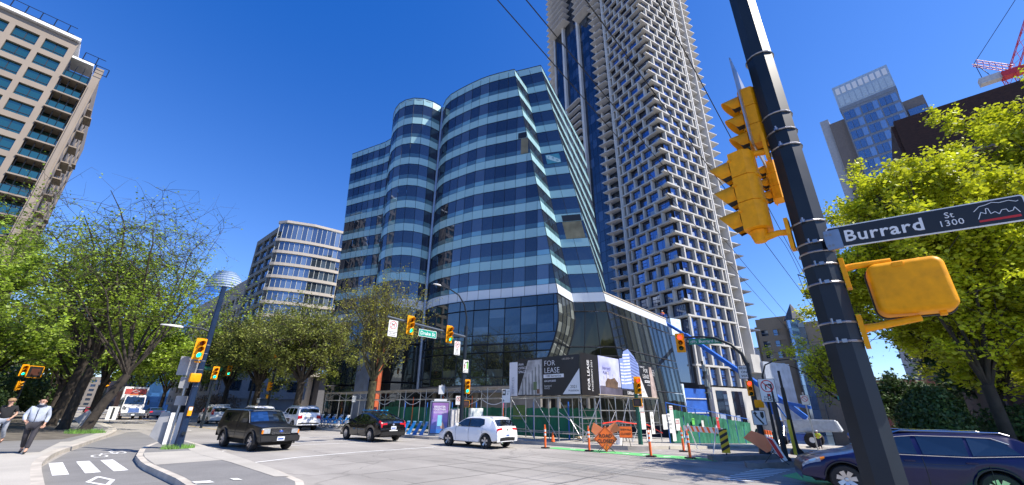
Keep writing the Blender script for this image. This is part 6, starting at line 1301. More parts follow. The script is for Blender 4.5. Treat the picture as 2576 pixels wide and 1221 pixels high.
# ------------------------------------------------------------------ traffic control
WSTR = mat('reflective_white', (.75, .75, .75), .3)
def delineator():
    t = thing('delineator_post', 'x', 'delineator post'); m = MB(); m.lathe([(.05, .04), (.05, .85), (.045, .88)], 12); m.build('tube', ORNG, t, smooth=50)
    m = MB(); m.path([(-.035, 0, .86), (-.035, 0, .98), (0, 0, 1.03), (.035, 0, .98), (.035, 0, .86)], .014, n=6); m.build('handle', ORNG, t)
    for z in (.55, .72): m = MB(); m.lathe([(.052, z), (.052, z + .09)], 12); m.build('reflective_band', WSTR, t, smooth=50)
    m = MB(); m.prism([(.22 * math.cos(R(60 * k)), .22 * math.sin(R(60 * k))) for k in range(6)], .0, .045); m.build('rubber_base', BLK, t, bevel=.01); return t
d0 = delineator(); DG = 'orange delineator posts along the green lane'
for i_, (x, y, lb) in enumerate([(17.2, 13.2, 'orange delineator post right behind the white hatchback, farthest left'), (17.5, 10.95, 'orange delineator post just left of the road closed sign'), (17.35, 8.0, 'orange delineator post right of the road closed sign, in front of the green corner pole'), (20.6, 7.9, 'farther orange delineator post behind the striped barricade'), (17.9, 6.65, 'orange delineator post in front of the striped barricade')]):
    if i_ == 0: t_ = d0; t_.location = (x, y, .008); t_['label'] = lb; t_['group'] = DG
    else: dup(d0, (x, y, .008), i_, lb, DG)
def flag(parent, a, b, c, d): m = MB(); m.slab([a, b, c, d], (0.01, -.01, 0)); return m.build('flag', ORFLAG, parent)
RC = thing('road_sign', 'orange diamond road closed sign with two orange flags on a folding stand', 'road sign', (17.7, 10.2, .01), R(-50))
M_ = FM((0, 0, .52), 0); m = MB(); m.slab([M_ @ Vector(p) for p in ((-.52, 0, 0), (0, 0, -.52), (.52, 0, 0), (0, 0, .52))], (0, .015, 0)); bd = m.build('sign_panel', mat('sign_orange', (1.0, .17, .02), .45), RC)
marks(bd, M_, [seg2(a, b, .018) for a, b in (((-.48, 0), (0, -.48)), ((0, -.48), (.48, 0)), ((.48, 0), (0, .48)), ((0, .48), (-.48, 0)))], BLK, 'border'); text('ROAD', .20, M_ @ T((0, -.008, .12)), BLK, bd, bold=.003); text('CLOSED', .20, M_ @ T((0, -.008, -.09)), BLK, bd, bold=.003)
flag(RC, (-.08, .05, .95), (-.50, .05, 1.18), (-.62, .06, .82), (-.42, .05, .66)); flag(RC, (.08, .05, .95), (.48, .05, 1.22), (.72, .06, .88), (.30, .05, .72))
m = MB()
for sx in (-1, 1):
    m.tube((0, .03, .35), (sx * .35, -.2, 0), .012, n=5); m.tube((0, .03, .35), (sx * .35, .25, 0), .012, n=5)
m.tube((0, .03, .2), (0, .03, 1.1), .012, n=5); m.build('stand', DKM, RC)
SCl = thing('road_sign', 'small orange sidewalk closed board half hidden behind the road closed sign', 'road sign', (19.2, 10.2, .15), R(-50)); p_, M_ = plate(SCl, 'sign_panel', (0.2, 0, .62), 0, .62, .5, face=mat('sign_orange', (1, 0, 0)), border=BLK); text('SIDEWALK', .115, M_ @ T((0, -.009, .1)), BLK, p_); text('CLOSED', .13, M_ @ T((0, -.009, -.08)), BLK, p_); m = MB(); m.tube((0, .04, 0), (0.1, .02, .5), .015, n=5); m.tube((.4, .04, 0), (.3, .02, .5), .015, n=5); m.build('stand', DKM, SCl)
cn = thing('traffic_cone', 'small orange traffic cone on the pavement left of the scaffold corner', 'traffic cone', (18.9, 14.0, .15)); m = MB(); m.lathe([(.10, .02), (.03, .45), (.025, .46)], 12); m.build('cone', ORNG, cn, smooth=50); m = MB(); m.box((0, 0, .012), (.28, .28, .024)); m.build('base', BLK, cn)
BR = thing('barricade', 'long orange and white striped barricade board across the closed side street', 'barricade', (21.6, 7.3, 0.0), math.atan2(6.14 - 8.46, 20.7 - 22.5) + math.pi)
m = MB(); m.box((0, 0, .92), (3.0, .04, .24)); bb = m.build('board', WHT, BR); m = MB()
for k in range(7): x = -1.35 + k * .42; m.poly([(x, .022, .8), (x - .18, .022, .8), (x - .04, .022, 1.04), (x + .14, .022, 1.04)]); m.poly([(x, -.022, .8), (x + .18, -.022, .8), (x + .04, -.022, 1.04), (x - .14, -.022, 1.04)])
m.build('orange_stripes', ORNG, bb); 
for sx in (-1.1, 1.1):
    m = MB(); m.tube((sx, -.35, 0), (sx, 0, 1.15), .03, n=5); m.tube((sx, .35, 0), (sx, 0, 1.15), .03, n=5); m.build('leg', SIGNW, BR)
HZ = thing('hazard_marker', 'black and yellow diagonally striped hazard board on the end of the median', 'hazard marker', (18.6, 5.5, .16), FA); m = MB(); m.box((0, 0, .48), (.3, .012, .82)); hb_ = m.build('board', mat('hazard_yellow', (.85, .5, .01), .45), HZ); m = MB()
for k in range(4):
    z = .11 + k * .22; m.poly([(-.15, -.008, z), (.15, -.008, z + .17), (.15, -.008, min(.89, z + .28)), (-.15, -.008, z + .11)])
m.build('black_stripes', BLK, hb_); m = MB(); m.tube((0, .02, 0), (0, .02, .4), .025, n=6); m.build('stem', DKM, HZ)
FS = thing('road_sign', 'folding work sign seen edge-on with one large orange flag beside the dark pole', 'road sign', (16.9, 3.75, .16), R(-20)); flag(FS, (-.05, .35, .95), (.12, -.02, .80), (.02, .0, .30), (-.25, .55, .72)); flag(FS, (.14, -.03, .80), (.12, -.18, .62), (.08, -.12, .36), (.02, .0, .30))
m = MB(); m.slab([(-.05, -.12, .80), (.0, -.35, .72), (.12, -.58, .12), (.08, -.42, .06)], (.02, .0, 0)); m.build('sign_panel', SIGNW, FS)
m = MB(); m.slab([(-.055, -.16, .76), (-.02, -.30, .70), (.09, -.5, .2), (.06, -.42, .14)], (-.004, .0, 0)); m.build('red_border', REDP, FS)
m = MB(); m.tube((0, .1, .0), (.05, -.4, .55), .012, n=5); m.tube((.05, -.65, 0), (.0, -.2, .35), .012, n=5); m.build('stand', DKM, FS)
for i_, (x, y) in enumerate([(49, 10.6), (50.5, 10.7), (52, 10.8)]):
    lb = ['nearest of three orange road tubes at the end of the netting fence', 'middle of three orange road tubes at the end of the netting fence', 'farthest of three orange road tubes at the end of the netting fence'][i_]
    t_ = thing('road_tube', lb, 'road tube', (x, y, ground_z(x)), 0, 'orange road tubes by the fence end'); m = MB(); m.lathe([(.16, 0), (.12, 1.5)], 8); m.build('tube', ORNG, t_); m = MB(); m.lathe([(.145, .9), (.14, 1.1)], 8); m.build('reflective_band', WSTR, t_)
# ------------------------------------------------------------------ advertising panel, bikes, docks, cabinets
AD = thing('advertising_panel', 'backlit purple and blue advertising panel on the far pavement beside the bicycle docks', 'advertising panel', (17.75, 22.0, .15), R(-35))
m = MB(); m.box((0, 0, 1.0), (1.25, .22, 2.0)); m.build('frame', mat('panel_grey', (.35, .37, .4), .4, metal=.3), AD, bevel=.02); m = MB(); m.box((0, -.12, 1.02), (1.12, .01, 1.84)); m.build('black_border', BLK, AD); m = MB(); m.box((0, 0, 2.06), (.8, .2, .12)); m.build('top_cap', SIGNW, AD)
m = MB(); n_ = 8
AC = [mat('ad_%d' % k, c, .3, var=.15, scale=2.5) for k, c in enumerate([(.05, .22, .62), (.10, .18, .50), (.17, .16, .48), (.25, .18, .50), (.30, .18, .50), (.34, .19, .50), (.30, .16, .42), (.30, .15, .40)])]
for k in range(n_): m.poly([(-.52, -.128, .14 + k * .22), (.52, -.128, .14 + k * .22), (.52, -.128, .36 + k * .22), (-.52, -.128, .36 + k * .22)], k)
ad_ = m.build('poster', AC, AD); text('BRIGHTER', .155, T((-.02, -.131, 1.66)), WHT, ad_, bold=.004); text('TOGETHER.', .155, T((-.02, -.131, 1.50)), WHT, ad_, bold=.004)
m = MB(); m.box((0, -.131, 1.36), (.85, .002, .02)); m.box((0, -.131, 1.30), (.8, .002, .02)); m.build('small_print', WHT, ad_); m = MB(); m.box((.02, -.134, .86), (.28, .006, .62)); m.build('printed_phone', mat('ad_phone', (.25, .6, .75), .3), ad_); m = MB(); m.slab([(.14, -.136, .9), (.30, -.136, .62), (.38, -.136, .36), (.12, -.136, .42), (.05, -.136, .58)], (0, .004, 0)); m.build('printed_hand', mat('ad_hand', (.55, .33, .26), .5), ad_)
ST = thing('pay_station', 'bike share pay station with a small solar panel on a post above the advertising panel', 'pay station', (18.9, 23.4, .15), R(-35)); m = MB(); m.tube((0, 0, 0), (0, 0, 3.1), .05, n=6); m.build('post', GALV, ST); m = MB(); m.box((0, 0, 2.75), (.4, .3, .55)); m.build('box', SIGNW, ST); m = MB(); m.slab([(.10, -.25, 3.1), (.42, -.25, 2.55), (.52, .3, 2.55), (.2, .3, 3.1)], (.02, 0, .02)); m.build('solar_panel', mat('solar', (.02, .03, .07), .2), ST)
DKB = mat('bike_blue', (.01, .22, .60), .35, var=.1, coat=.3)
def dock(): 
    t = thing('bicycle_dock', 'x', 'bicycle dock'); m = MB(); m.slab([(-.28, -.05, .02), (-.02, -.05, .02), (.30, -.05, .74), (.16, -.05, .78)], (0, .16, 0)); m.build('dock_plate', DKB, t, bevel=.015); m = MB(); m.box((.2, .03, .76), (.16, .18, .06)); m.build('dock_head', mat('dock_light', (.2, .45, .7), .4), t); m = MB(); m.box((-.1, .03, .01), (.9, .7, .02)); m.build('base_plate', SIGNW, t); return t
dk0 = dock(); nm_ = ['first', 'second', 'third', 'fourth', 'fifth']
for k in range(5):
    lb = '%s empty blue bicycle dock counting left from the advertising panel' % nm_[k]; loc = (17.15 , 22.75 + k * .66, .15)
    if k == 0: dk0.location = loc; dk0.rotation_euler = (0, 0, R(-48)); dk0['label'] = lb; dk0['group'] = 'empty bicycle docks'
    else: dup(dk0, loc, R(-48), lb, 'empty bicycle docks')
def bicycle():
    t = thing('share_bicycle', 'x', 'bicycle')
    for x, nm in ((-.5, 'wheel'), (.5, 'wheel')):
        m = MB(); n = 20; c = Vector((x, 0, .33)); m.path([c + Vector((.32 * math.cos(2 * math.pi * k / n), 0, .32 * math.sin(2 * math.pi * k / n))) for k in range(n + 1)], .022, n=5); w_ = m.build(nm, BLK, t)
        s_ = MB(); 
        for k in range(8): a = math.pi * k / 8; s_.tube(c + Vector((.3 * math.cos(a), 0, .3 * math.sin(a))), c - Vector((.3 * math.cos(a), 0, .3 * math.sin(a))), .006, n=3)
        s_.build('spokes', WHT, w_); f = MB(); f.path([c + Vector((.37 * math.cos(a), 0, .37 * math.sin(a))) for a in [R(15 + 17 * q) for q in range(10)]], .035, n=4); f.build('mudguard', DKB, t)
    m = MB(); m.path([(.5, 0, .33), (.36, 0, .95)], .03, n=6); m.path([(.38, 0, .82), (.05, 0, .38), (-.18, 0, .36), (-.3, 0, .85)], .04, n=6); m.path([(-.5, 0, .33), (-.18, 0, .36)], .02, n=5); m.build('frame', DKB, t, smooth=60)
    m = MB(); m.box((-.32, 0, .93), (.24, .14, .06)); m.build('saddle', BLK, t, bevel=.015); m = MB(); m.path([(.30, -.28, 1.08), (.36, -.1, 1.05), (.36, .1, 1.05), (.30, .28, 1.08)], .016, n=5); m.build('handlebar', DKM, t); m = MB(); m.slab([(.42, -.16, .78), (.42, .16, .78), (.6, .14, .98), (.6, -.14, .98)], (0, 0, .02)); m.build('front_rack', SIGNW, t); return t
bk0 = bicycle()
for k in range(6):
    lb = '%s blue share bicycle counting from the left end of the docked row' % ['first', 'second', 'third', 'fourth', 'fifth', 'sixth'][k]; loc = (17.5, 39.6 - k * 1.15, .15)
    if k == 0: bk0.location = loc; bk0.rotation_euler = (0, 0, R(20)); bk0['label'] = lb; bk0['group'] = 'docked share bicycles'
    else: dup(bk0, loc, R(20), lb, 'docked share bicycles')
UC = thing('utility_cabinet', 'utility cabinet wrapped in a pale blue and orange mural behind the mast arm pole', 'utility cabinet', (18.9, 19.9, .15), R(-30)); m = MB(); m.box((0, 0, .8), (.8, .6, 1.6)); m.build('cabinet', mat('mural', (.45, .62, .66), .5, var=.4, scale=3.5, col2=(.75, .70, .62)), UC, bevel=.02); m = MB(); m.slab([(-.2, -.305, .3), (-.05, -.305, .9), (.1, -.305, .35), (.3, -.305, .8), (.25, -.305, .25)], (0, -.004, 0)); m.build('mural_leaf', mat('mural_orange', (.7, .25, .12), .5), UC)
UC2 = thing('utility_cabinet', 'narrow utility cabinet with a white and red leaf mural left of the mast arm pole', 'utility cabinet', (18.4, 21.3, .15), R(-30)); m = MB(); m.box((0, 0, .78), (.5, .5, 1.56)); m.build('cabinet', mat('mural2', (.62, .60, .58), .5, var=.3, scale=4), UC2, bevel=.02); m = MB(); m.slab([(-.2, -.255, .25), (-.1, -.255, .6), (0, -.255, .3), (.12, -.255, .65), (.2, -.255, .2)], (0, -.004, 0)); m.build('mural_leaf', mat('mural_red', (.6, .12, .05), .5), UC2)
LS = thing('sign_post', 'slim post with a white lane sign with diamond and bicycle in front of the scaffold', 'sign post', (18.95, 17.4, .15), R(-45)); m = MB(); m.tube((0, .03, 0), (0, .03, 2.45), .025, n=6); m.build('post', GALV, LS); p_, M_ = plate(LS, 'traffic_sign', (0, 0, 2.3), 0, .5, .78, bw=.01)
marks(p_, M_, [[(-.22, .02), (-.03, .02), (-.03, .35), (-.22, .35)]], BLK, 'panel', -.007); marks(p_, M_, [[(-.125, .08), (-.07, .185), (-.125, .29), (-.18, .185)]], SIGNW, 'diamond', -.009); ring(p_, M_, .035, .01, (.06, .25), BLK); ring(p_, M_, .035, .01, (.16, .25), BLK); marks(p_, M_, [seg2((.1, .18), (.1, .05), .03), seg2((-.18, -.2), (-.1, -.3), .03), [(-.2, -.32), (-.2, -.24), (-.12, -.32)]], BLK)
NS = thing('sign_post', 'post with a round no stopping sign just left of the mast arm pole', 'sign post', (18.3, 20.9, .15), R(-30)); m = MB(); m.tube((0, .03, 0), (0, .03, 2.2), .025, n=6); m.build('post', GALV, NS); p_, M_ = plate(NS, 'traffic_sign', (0, 0, 2.05), 0, .38, .55); ring(p_, M_, .13, .025, (0, .08), REDP, slash=R(135)); text('P', .16, M_ @ T((0, -.008, .08)), BLK, p_)
for i_, (x, y, lb) in enumerate([(17.3, 32.4, 'leaning grey sign post behind the blue share bicycles'), (17.1, 53, 'small no parking sign on a post behind the black pickup')]):
    t_ = thing('sign_post', lb, 'sign post', (x, y, .15)); m = MB(); m.tube((0, .03, 0), (.1, .03, 2.4), .025, n=5); m.build('post', GALV, t_); plate(t_, 'traffic_sign', (.1, 0, 2.2), 0, .35, .5, face=mat('sign_dim', (.4, .42, .42), .5))
rn = thing('site_notice', 'small red and black notice fixed to the scaffold behind the black hatchback', 'notice', (19.5, 33, 1.4)); p_, M_ = plate(rn, 'panel', (0, 0, .1), R(-20), .7, .55, face=mat('notice_red', (.4, .03, .03), .5)); m = MB(); m.box((0, 0, -.45), (.5, .03, .45)); m.build('lower_panel', BLK, rn)
gb_ = thing('site_notice', 'green and black company board hanging on the netting above the white hatchback', 'notice', (21.1, 18.2, 1.55)); p_, M_ = plate(gb_, 'panel', (0, 0, 0), R(-70), .9, .85, face=mat('board_green', (.08, .16, .03), .5))
cv = thing('material_pile', 'stacked planks and pipes on the ground under the scaffold corner', 'material pile', (21.3, 13.1, .1)); m = MB(); rg_ = random.Random(5)
for k in range(14): m.box((rg_.uniform(-.6, 1.2), rg_.uniform(-.3, .5), .06 + .07 * (k // 4)), (rg_.uniform(.8, 1.6), .14, .06), rg_.uniform(-.2, .2), mi=k % 3)
m.build('planks', [mat('plank', (.35, .27, .17), .9), PIPE, mat('plank2', (.22, .18, .13), .9)], cv)
bu = thing('bucket', 'white plastic bucket by the foot of the green corner pole', 'bucket', (20.2, 10.9, .15)); m = MB(); m.lathe([(.14, 0), (.17, .38), (.175, .4)], 12); m.build('pail', WHT, bu, smooth=50); m = MB(); m.path([(-.17, 0, .38), (-.12, 0, .22), (.12, 0, .22), (.17, 0, .38)], .006, n=4); m.build('handle', DKM, bu)
# grass tufts at the left pole
gt = MB(); rg_ = random.Random(2)
for k in range(500):
    a = rg_.random() * 6.28; r_ = rg_.uniform(.15, .62); x, y = 4.5 + math.cos(a) * r_ * .9, 21.5 + math.sin(a) * r_ * .5; h = rg_.uniform(.05, .20); dx, dy = rg_.uniform(-.06, .06), rg_.uniform(-.06, .06); gt.poly([(x, y, .16), (x + .02, y, .16), (x + dx, y + dy, .16 + h)])
for k in range(700):
    a = rg_.random() * 6.28; r_ = rg_.uniform(.3, .9); x, y = 2.9 + math.cos(a) * r_, 36.3 + math.sin(a) * r_ * .8; h = rg_.uniform(.05, .28); gt.poly([(x, y, .16), (x + .03, y, .16), (x + rg_.uniform(-.08, .08), y, .16 + h)])
tag(gt.build('grass_tufts', mat('grass', (.10, .22, .03), .7, var=.4, island=.4)), kind='stuff')
# ------------------------------------------------------------------ vehicles (built nose at x=0 pointing -X, tail at x=L)
CGL = glass('car_glass', (.6, .7, .75), .16, (.006, .008, .008), .03); TYRE = mat('tyre', (.018, .018, .019), .85, var=.2); RIM = mat('rim_silver', (.5, .5, .52), .3, metal=.85); RIMD = mat('rim_dark', (.03, .03, .035), .3, metal=.6)
HLM = mat('headlight', (.34, .36, .38), .12, spec=1, var=.3, scale=14); TLM = mat('tail_light', (.45, .008, .01), .2, var=.3, scale=10, spec=.8); AMB = mat('amber_lens', (.8, .22, .01), .25); TRIM = mat('black_trim', (.012, .012, .013), .5); CHR = mat('chrome', (.7, .7, .72), .12, metal=1.0); PLT = mat('number_plate', (.68, .72, .78), .4); UND = mat('underbody', (.006, .006, .006), .9)
def dens(pts, step=.12):
    out = [pts[0]]
    for a, b in zip(pts, pts[1:]):
        n = max(1, int(math.dist(a, b) / step + .5)); out += [(a[0] + (b[0] - a[0]) * k / n, a[1] + (b[1] - a[1]) * k / n) for k in range(1, n + 1)]
    return out
class Car:
    def __init__(s, name, label, cat, top, L, W, belt, axles, R_=.33, sill=.24, roof=None, tum=.26, nose=.14, paint=None, group=None, tail=.06, crown=.03, sub=0):
        s.root = thing(name, label, cat, (0, 0, 0), 0, group); s.L, s.W, s.R = L, W, R_; s.axles = axles; s.sill = sill; s.beltf = belt; s.tum = tum; s.noset, s.tailt = nose, tail; s.paint = paint; s.crown = crown
        s.prof = dens(smooth_line(top, 1), .09); s.rings = [s.ring(p) for p in s.prof]
    def belt(s, x): 
        b = s.beltf; 
        return b(x) if callable(b) else b
    def bottom(s, x):
        z = s.sill + (.10 * max(0, 1 - x / .5) if x < .5 else 0) + (.14 * max(0, (x - s.L + .6) / .6))
        for a in s.axles:
            r = s.R + .055; d = abs(x - a)
            if d < r: z = max(z, s.R + math.sqrt(r * r - d * d) * .98)
        return z
    def hw(s, x):
        t = max(0, 1 - x / .8); u = max(0, (x - s.L + .7) / .7)
        return s.W / 2 * (1 - s.noset * t ** 2.2 - s.tailt * u ** 2)
    def ring(s, p):
        x, top = p; w = s.hw(x); zb = min(s.bottom(x), top - .02); be = s.belt(x); zs = min(be, top - .012); h = zs - zb
        rz = top - (.045 if top > be + .1 else .012); k = s.tum
        yr = w * .955 - max(0, rz - be) * k if top > be + .02 else w * .93
        pts = [(w * .80, zb), (w * .955, zb + min(.05, h * .1)), (w, zb + h * .42), (w * .992, zb + h * .78), (w * .955, zs), (yr, rz), (yr - .07, top), (yr * .5, top + s.crown * .8), (0, top + s.crown)]
        return [(x, y, z) for y, z in pts]
    def body(s):
        m = MB(); n = 9; vs = []
        for r in s.rings:
            vs += [(x, -y, z) for x, y, z in r] + [(x, y, z) for x, y, z in r[::-1][1:]]
        q = 2 * n - 1; fs = [(i * q + k, i * q + k + 1, (i + 1) * q + k + 1, (i + 1) * q + k) for i in range(len(s.rings) - 1) for k in range(q - 1)]
        fs += [tuple(range(q)), tuple(range((len(s.rings) - 1) * q, len(s.rings) * q))[::-1]]
        m.mesh(vs, fs); o = m.build('body', s.paint, s.root, smooth=38)
        u = MB(); u.box((s.L / 2, 0, .45), (s.L - .5, s.W * .78, .42)); u.build('underbody', UND, s.root); return o  # near-black box added so the wheel arches look shaded
    def at(s, t, r, side, off):
        """t = profile x fraction index (float), r = ring row 0..8"""
        i = min(len(s.rings) - 2, int(t)); f = t - i; j = min(7, int(r)); g = r - j
        def pt(ii, jj): x, y, z = s.rings[ii][jj]; return Vector((x, y, z))
        p = pt(i, j).lerp(pt(i + 1, j), f).lerp(pt(i, j + 1).lerp(pt(i + 1, j + 1), f), g)
        du = pt(i + 1, j) - pt(i, j); dv = pt(i, j + 1) - pt(i, j); n = du.cross(dv)
        if n.length > 1e-9: n.normalize()
        if n.dot(p - Vector((s.L / 2, 0, .6))) < 0: n = -n
        p += n * off; return Vector((p.x, p.y * side, p.z))
    def ix(s, x, after=None, z=None):
        """profile index whose x (or z on the front/rear face) is reached"""
        best, bi = 9e9, 0
        for i, (px, pz) in enumerate(s.prof):
            d = abs(px - x) + (abs(pz - z) if z is not None else 0)
            if d < best: best, bi = d, i
        return bi
    def patch(s, name, t0, t1, r0, r1, m_, side=0, off=.006, par=None, nr=4):
        if side == 0: s.patch(name, t0, t1, r0, r1, m_, -1, off, par, nr) if r1 < 7.9 else None
        m = MB()
        for sd_ in ((-1, 1) if (side == 0 and r1 >= 7.9) else (side or 1,)):
            n = max(1, int(abs(t1 - t0) + .99)); g = [[s.at(t0 + (t1 - t0) * i / n, r0 + (r1 - r0) * j / nr, sd_, off) for j in range(nr + 1)] for i in range(n + 1)]
            for i in range(n):
                for j in range(nr): m.poly([g[i][j], g[i + 1][j], g[i + 1][j + 1], g[i][j + 1]])
        return m.build(name, m_, par or s.root, smooth=60)
    def sidewin(s, name, poly, m_=None, off=.008, par=None):
        """polygon (x,z) on the leaning side glass, both sides"""
        for sd_ in (-1, 1):
            m = MB(); vs = []
            for x, z in poly: y = s.hw(x) * .955 - max(0, z - s.belt(x)) * s.tum + off; vs.append((x, y * sd_, z))
            n = len(vs); c = [sum(v[k] for v in vs) / n for k in range(3)]
            for i in range(n): m.poly([vs[i], vs[(i + 1) % n], c])
            m.build(name, m_ or CGL, par or s.root)
    def lineside(s, name, pts, r, m_, off=.004):
        for sd_ in (-1, 1):
            m = MB(); q = []
            for x, z in pts:
                w = s.hw(x); be = s.belt(x); y = w * .955 - max(0, z - be) * s.tum if z > be else w * (.955 + .045 * min(1, (be - z) / .25)); q.append((x, (y + off) * sd_, z))
            m.path(q, r, n=4); m.build(name, m_, s.root)
    def wheels(s, rimm=RIM, spokes=5, wid=.21, dark=False, dual=False):
        proto = None
        for a in s.axles:
            for sd_ in (-1, 1):
                if proto is None:
                    m = MB(); Rr = s.R; M = Matrix.Rotation(R(90), 4, 'X'); m.lathe([(Rr * .62, -wid / 2), (Rr * .93, -wid / 2), (Rr, -wid / 2 + .03), (Rr, wid / 2 - .03), (Rr * .93, wid / 2), (Rr * .62, wid / 2), (Rr * .62, -wid / 2)], 26, M, cap=False)
                    proto = m.build('wheel', TYRE, s.root, smooth=40); rm_ = MB(); rm_.lathe([(Rr * .66, -wid / 2 + .005), (Rr * .62, -wid / 2 - .004), (Rr * .58, -wid / 2 + .02), (Rr * .57, .04), (.001, .05)], 24, M, 0, False)
                    for k in range(spokes):
                        an = 2 * math.pi * k / spokes + .3; c, s_ = math.cos(an), math.sin(an); w0, w1 = Rr * .10, Rr * .17
                        q = lambda r_, w_, y: (r_ * c - w_ * s_, y, r_ * s_ + w_ * c)
                        yy = wid / 2 - .0
                        rm_.poly([q(Rr * .08, -w0, yy - .03), q(Rr * .08, w0, yy - .03), q(Rr * .62, w1, yy + .003), q(Rr * .62, -w1, yy + .003)], 1); rm_.poly([q(Rr * .08, w0, yy - .03), q(Rr * .62, w1, yy + .003), q(Rr * .62, w1, yy - .05), q(Rr * .08, w0, yy - .06)], 1); rm_.poly([q(Rr * .08, -w0, yy - .03), q(Rr * .62, -w1, yy + .003), q(Rr * .62, -w1, yy - .05), q(Rr * .08, -w0, yy - .06)], 1)
                    rm_.lathe([(Rr * .14, wid / 2 - .02), (Rr * .12, wid / 2 - .005), (.001, wid / 2)], 12, Matrix.Rotation(R(-90), 4, 'X'), 1)
                    # outward lip on +Y side
                    rm_.lathe([(Rr * .66, wid / 2 + .001), (Rr * .60, wid / 2 - .006), (Rr * .59, wid / 2 - .05), (.001, wid / 2 - .08)], 24, Matrix.Rotation(R(-90), 4, 'X'), 0, False)
                    rm_.build('rim', [RIMD if not dark else RIMD, rimm], proto, smooth=40); w_ = proto
                else: w_ = copy_tree(proto, s.root)
                w_.location = (a, sd_ * (s.W / 2 - wid / 2 - .015), s.R); w_.rotation_euler = (0, 0, 0 if sd_ > 0 else math.pi)
    def mirror(s, x, z, m_=None, sz=(.12, .22, .15)):
        for sd_ in (-1, 1):
            m = MB(); y = s.hw(x) * .96; m.box((x, sd_ * (y + .10), z + sz[2] / 2), (sz[0], sz[1], sz[2])); m.build('wing_mirror', m_ or s.paint, s.root, bevel=.03, smooth=50)
    def place(s, x, y, heading):     # heading: world angle of the nose direction, measured from +Y towards +X
        s.root.location = (x, y, 0.005); s.root.rotation_euler = (0, 0, math.pi / 2 * 0 + (math.pi - (math.pi / 2 - heading)) * -1 + math.pi * 2)
        return s.root
def nose_rot(heading): # car -X axis must point to (sin h, cos h)
    return math.atan2(-math.cos(heading), -math.sin(heading))
def put(car, wx, wy, heading, about, sc=1.0):
    """place so that local point (about,0) sits at world (wx,wy)"""
    a = nose_rot(heading); about *= sc; car.root.scale = (sc, sc, sc); car.root.rotation_euler = (0, 0, a); car.root.location = (wx - about * math.cos(a), wy - about * math.sin(a), 0.004)
def plate_on(c, x, z, sgn, w_=.32, h_=.16):
    m = MB(); m.box((x, 0, z), (.012, w_, h_)); p_ = m.build('number_plate', PLT, c.root); m = MB(); m.box((x + sgn * .008, 0, z - .01), (.002, w_ * .75, h_ * .4)); m.build('plate_digits', mat('plate_ink', (.03, .08, .3), .5, var=.6, scale=30), p_)
def seams(c, xs, zb=.32):
    m = MB()
    for x in xs:
        for sd_ in (-1, 1): m.path([(x, sd_ * (c.hw(x) * .958 + .003), c.belt(x)), (x, sd_ * (c.hw(x) * .994 + .003), c.belt(x) - .14), (x, sd_ * (c.hw(x) * 1.0 + .003), .55), (x, sd_ * (c.hw(x) * .965 + .003), zb)], .006, n=4)
    m.build('door_seam', TRIM, c.root)
def handles(c, xs, z, m_=None):
    for x in xs:
        for sd_ in (-1, 1): m = MB(); m.box((x, sd_ * (c.hw(x) * .985 + .012), z), (.20, .03, .035)); m.build('door_handle', m_ or c.paint, c.root, bevel=.008)

# --- white hatchback -----------------------------------------------------------
def hatch(name, label, paint, estate=False):
    L = 4.27 if not estate else 4.56; e = L - 4.27
    top = [(0.0, .28), (.0, .50), (.06, .64), (.25, .76), (.62, .86), (1.10, .96), (1.28, 1.01), (1.62, 1.23), (1.98, 1.40), (2.35, 1.455), (3.0, 1.47), (3.55 + e, 1.44 if not estate else 1.455), (3.86 + e, 1.37), (4.08 + e, 1.12), (4.20 + e, .98), (4.26 + e, .80), (4.27 + e, .55), (4.24 + e, .34)]
    return Car(name, label, 'car', top, L, 1.80, lambda x: .93 + .025 * x / 4, (.86, 3.49), .325, paint=paint, tum=.36, nose=.16, tail=.10)
WP = mat('car_white', (.80, .81, .83), .28, var=.02, coat=1.0); BP = mat('car_black', (.003, .0033, .004), .25, var=.1, coat=.8, spec=.3); NP_ = mat('car_navy', (.003, .005, .05), .3, var=.1, coat=.5, spec=.2); BP2 = mat('car_black_dusty', (.0035, .0042, .0055), .35, var=.3, scale=2, coat=.45, spec=.3)
c = hatch('hatchback_car', 'white hatchback car with dark five spoke wheels crossing in the middle of the road', WP); c.body()
c.sidewin('side_window', [(1.38, 1.00), (2.30, .99), (2.30, 1.38), (2.0, 1.345), (1.72, 1.21)]); c.sidewin('side_window', [(2.38, .99), (3.12, .985), (3.40, 1.10), (3.34, 1.34), (3.0, 1.39), (2.38, 1.385)])
c.sidewin('window_trim', [(1.30, .975), (3.2, .962), (3.2, .978), (1.36, .992)], TRIM, .012); c.sidewin('pillar_trim', [(2.30, .99), (2.38, .99), (2.38, 1.385), (2.30, 1.38)], TRIM, .01)
i0, i1 = c.ix(1.36), c.ix(1.95); c.patch('windscreen', i0, i1, 5.9, 8, CGL, off=.008); j0, j1 = c.ix(3.92), c.ix(4.16); c.patch('rear_window', j0, j1, 6.0, 8, CGL, off=.010); c.patch('rear_spoiler', c.ix(3.62), c.ix(3.88), 6.0, 8, WP, off=.03)
c.patch('headlight', c.ix(0, z=.60), c.ix(.42), 3.2, 5.4, HLM, off=.008); c.patch('tail_light', c.ix(4.21), c.ix(4.26, z=.80), 2.9, 6.9, TLM, off=.010); c.patch('grille', c.ix(0, z=.5), c.ix(.03, z=.62), 6.5, 8, TRIM, off=.008)
c.patch('rear_bumper_trim', c.ix(4.25, z=.36), c.ix(4.27, z=.5), 6.3, 8, TRIM, off=.012); plate_on(c, 4.275, .62, 1); seams(c, (1.42, 2.36, 3.3)); handles(c, (2.15, 3.05), .83); c.mirror(1.55, .98); c.wheels(RIM, 5)
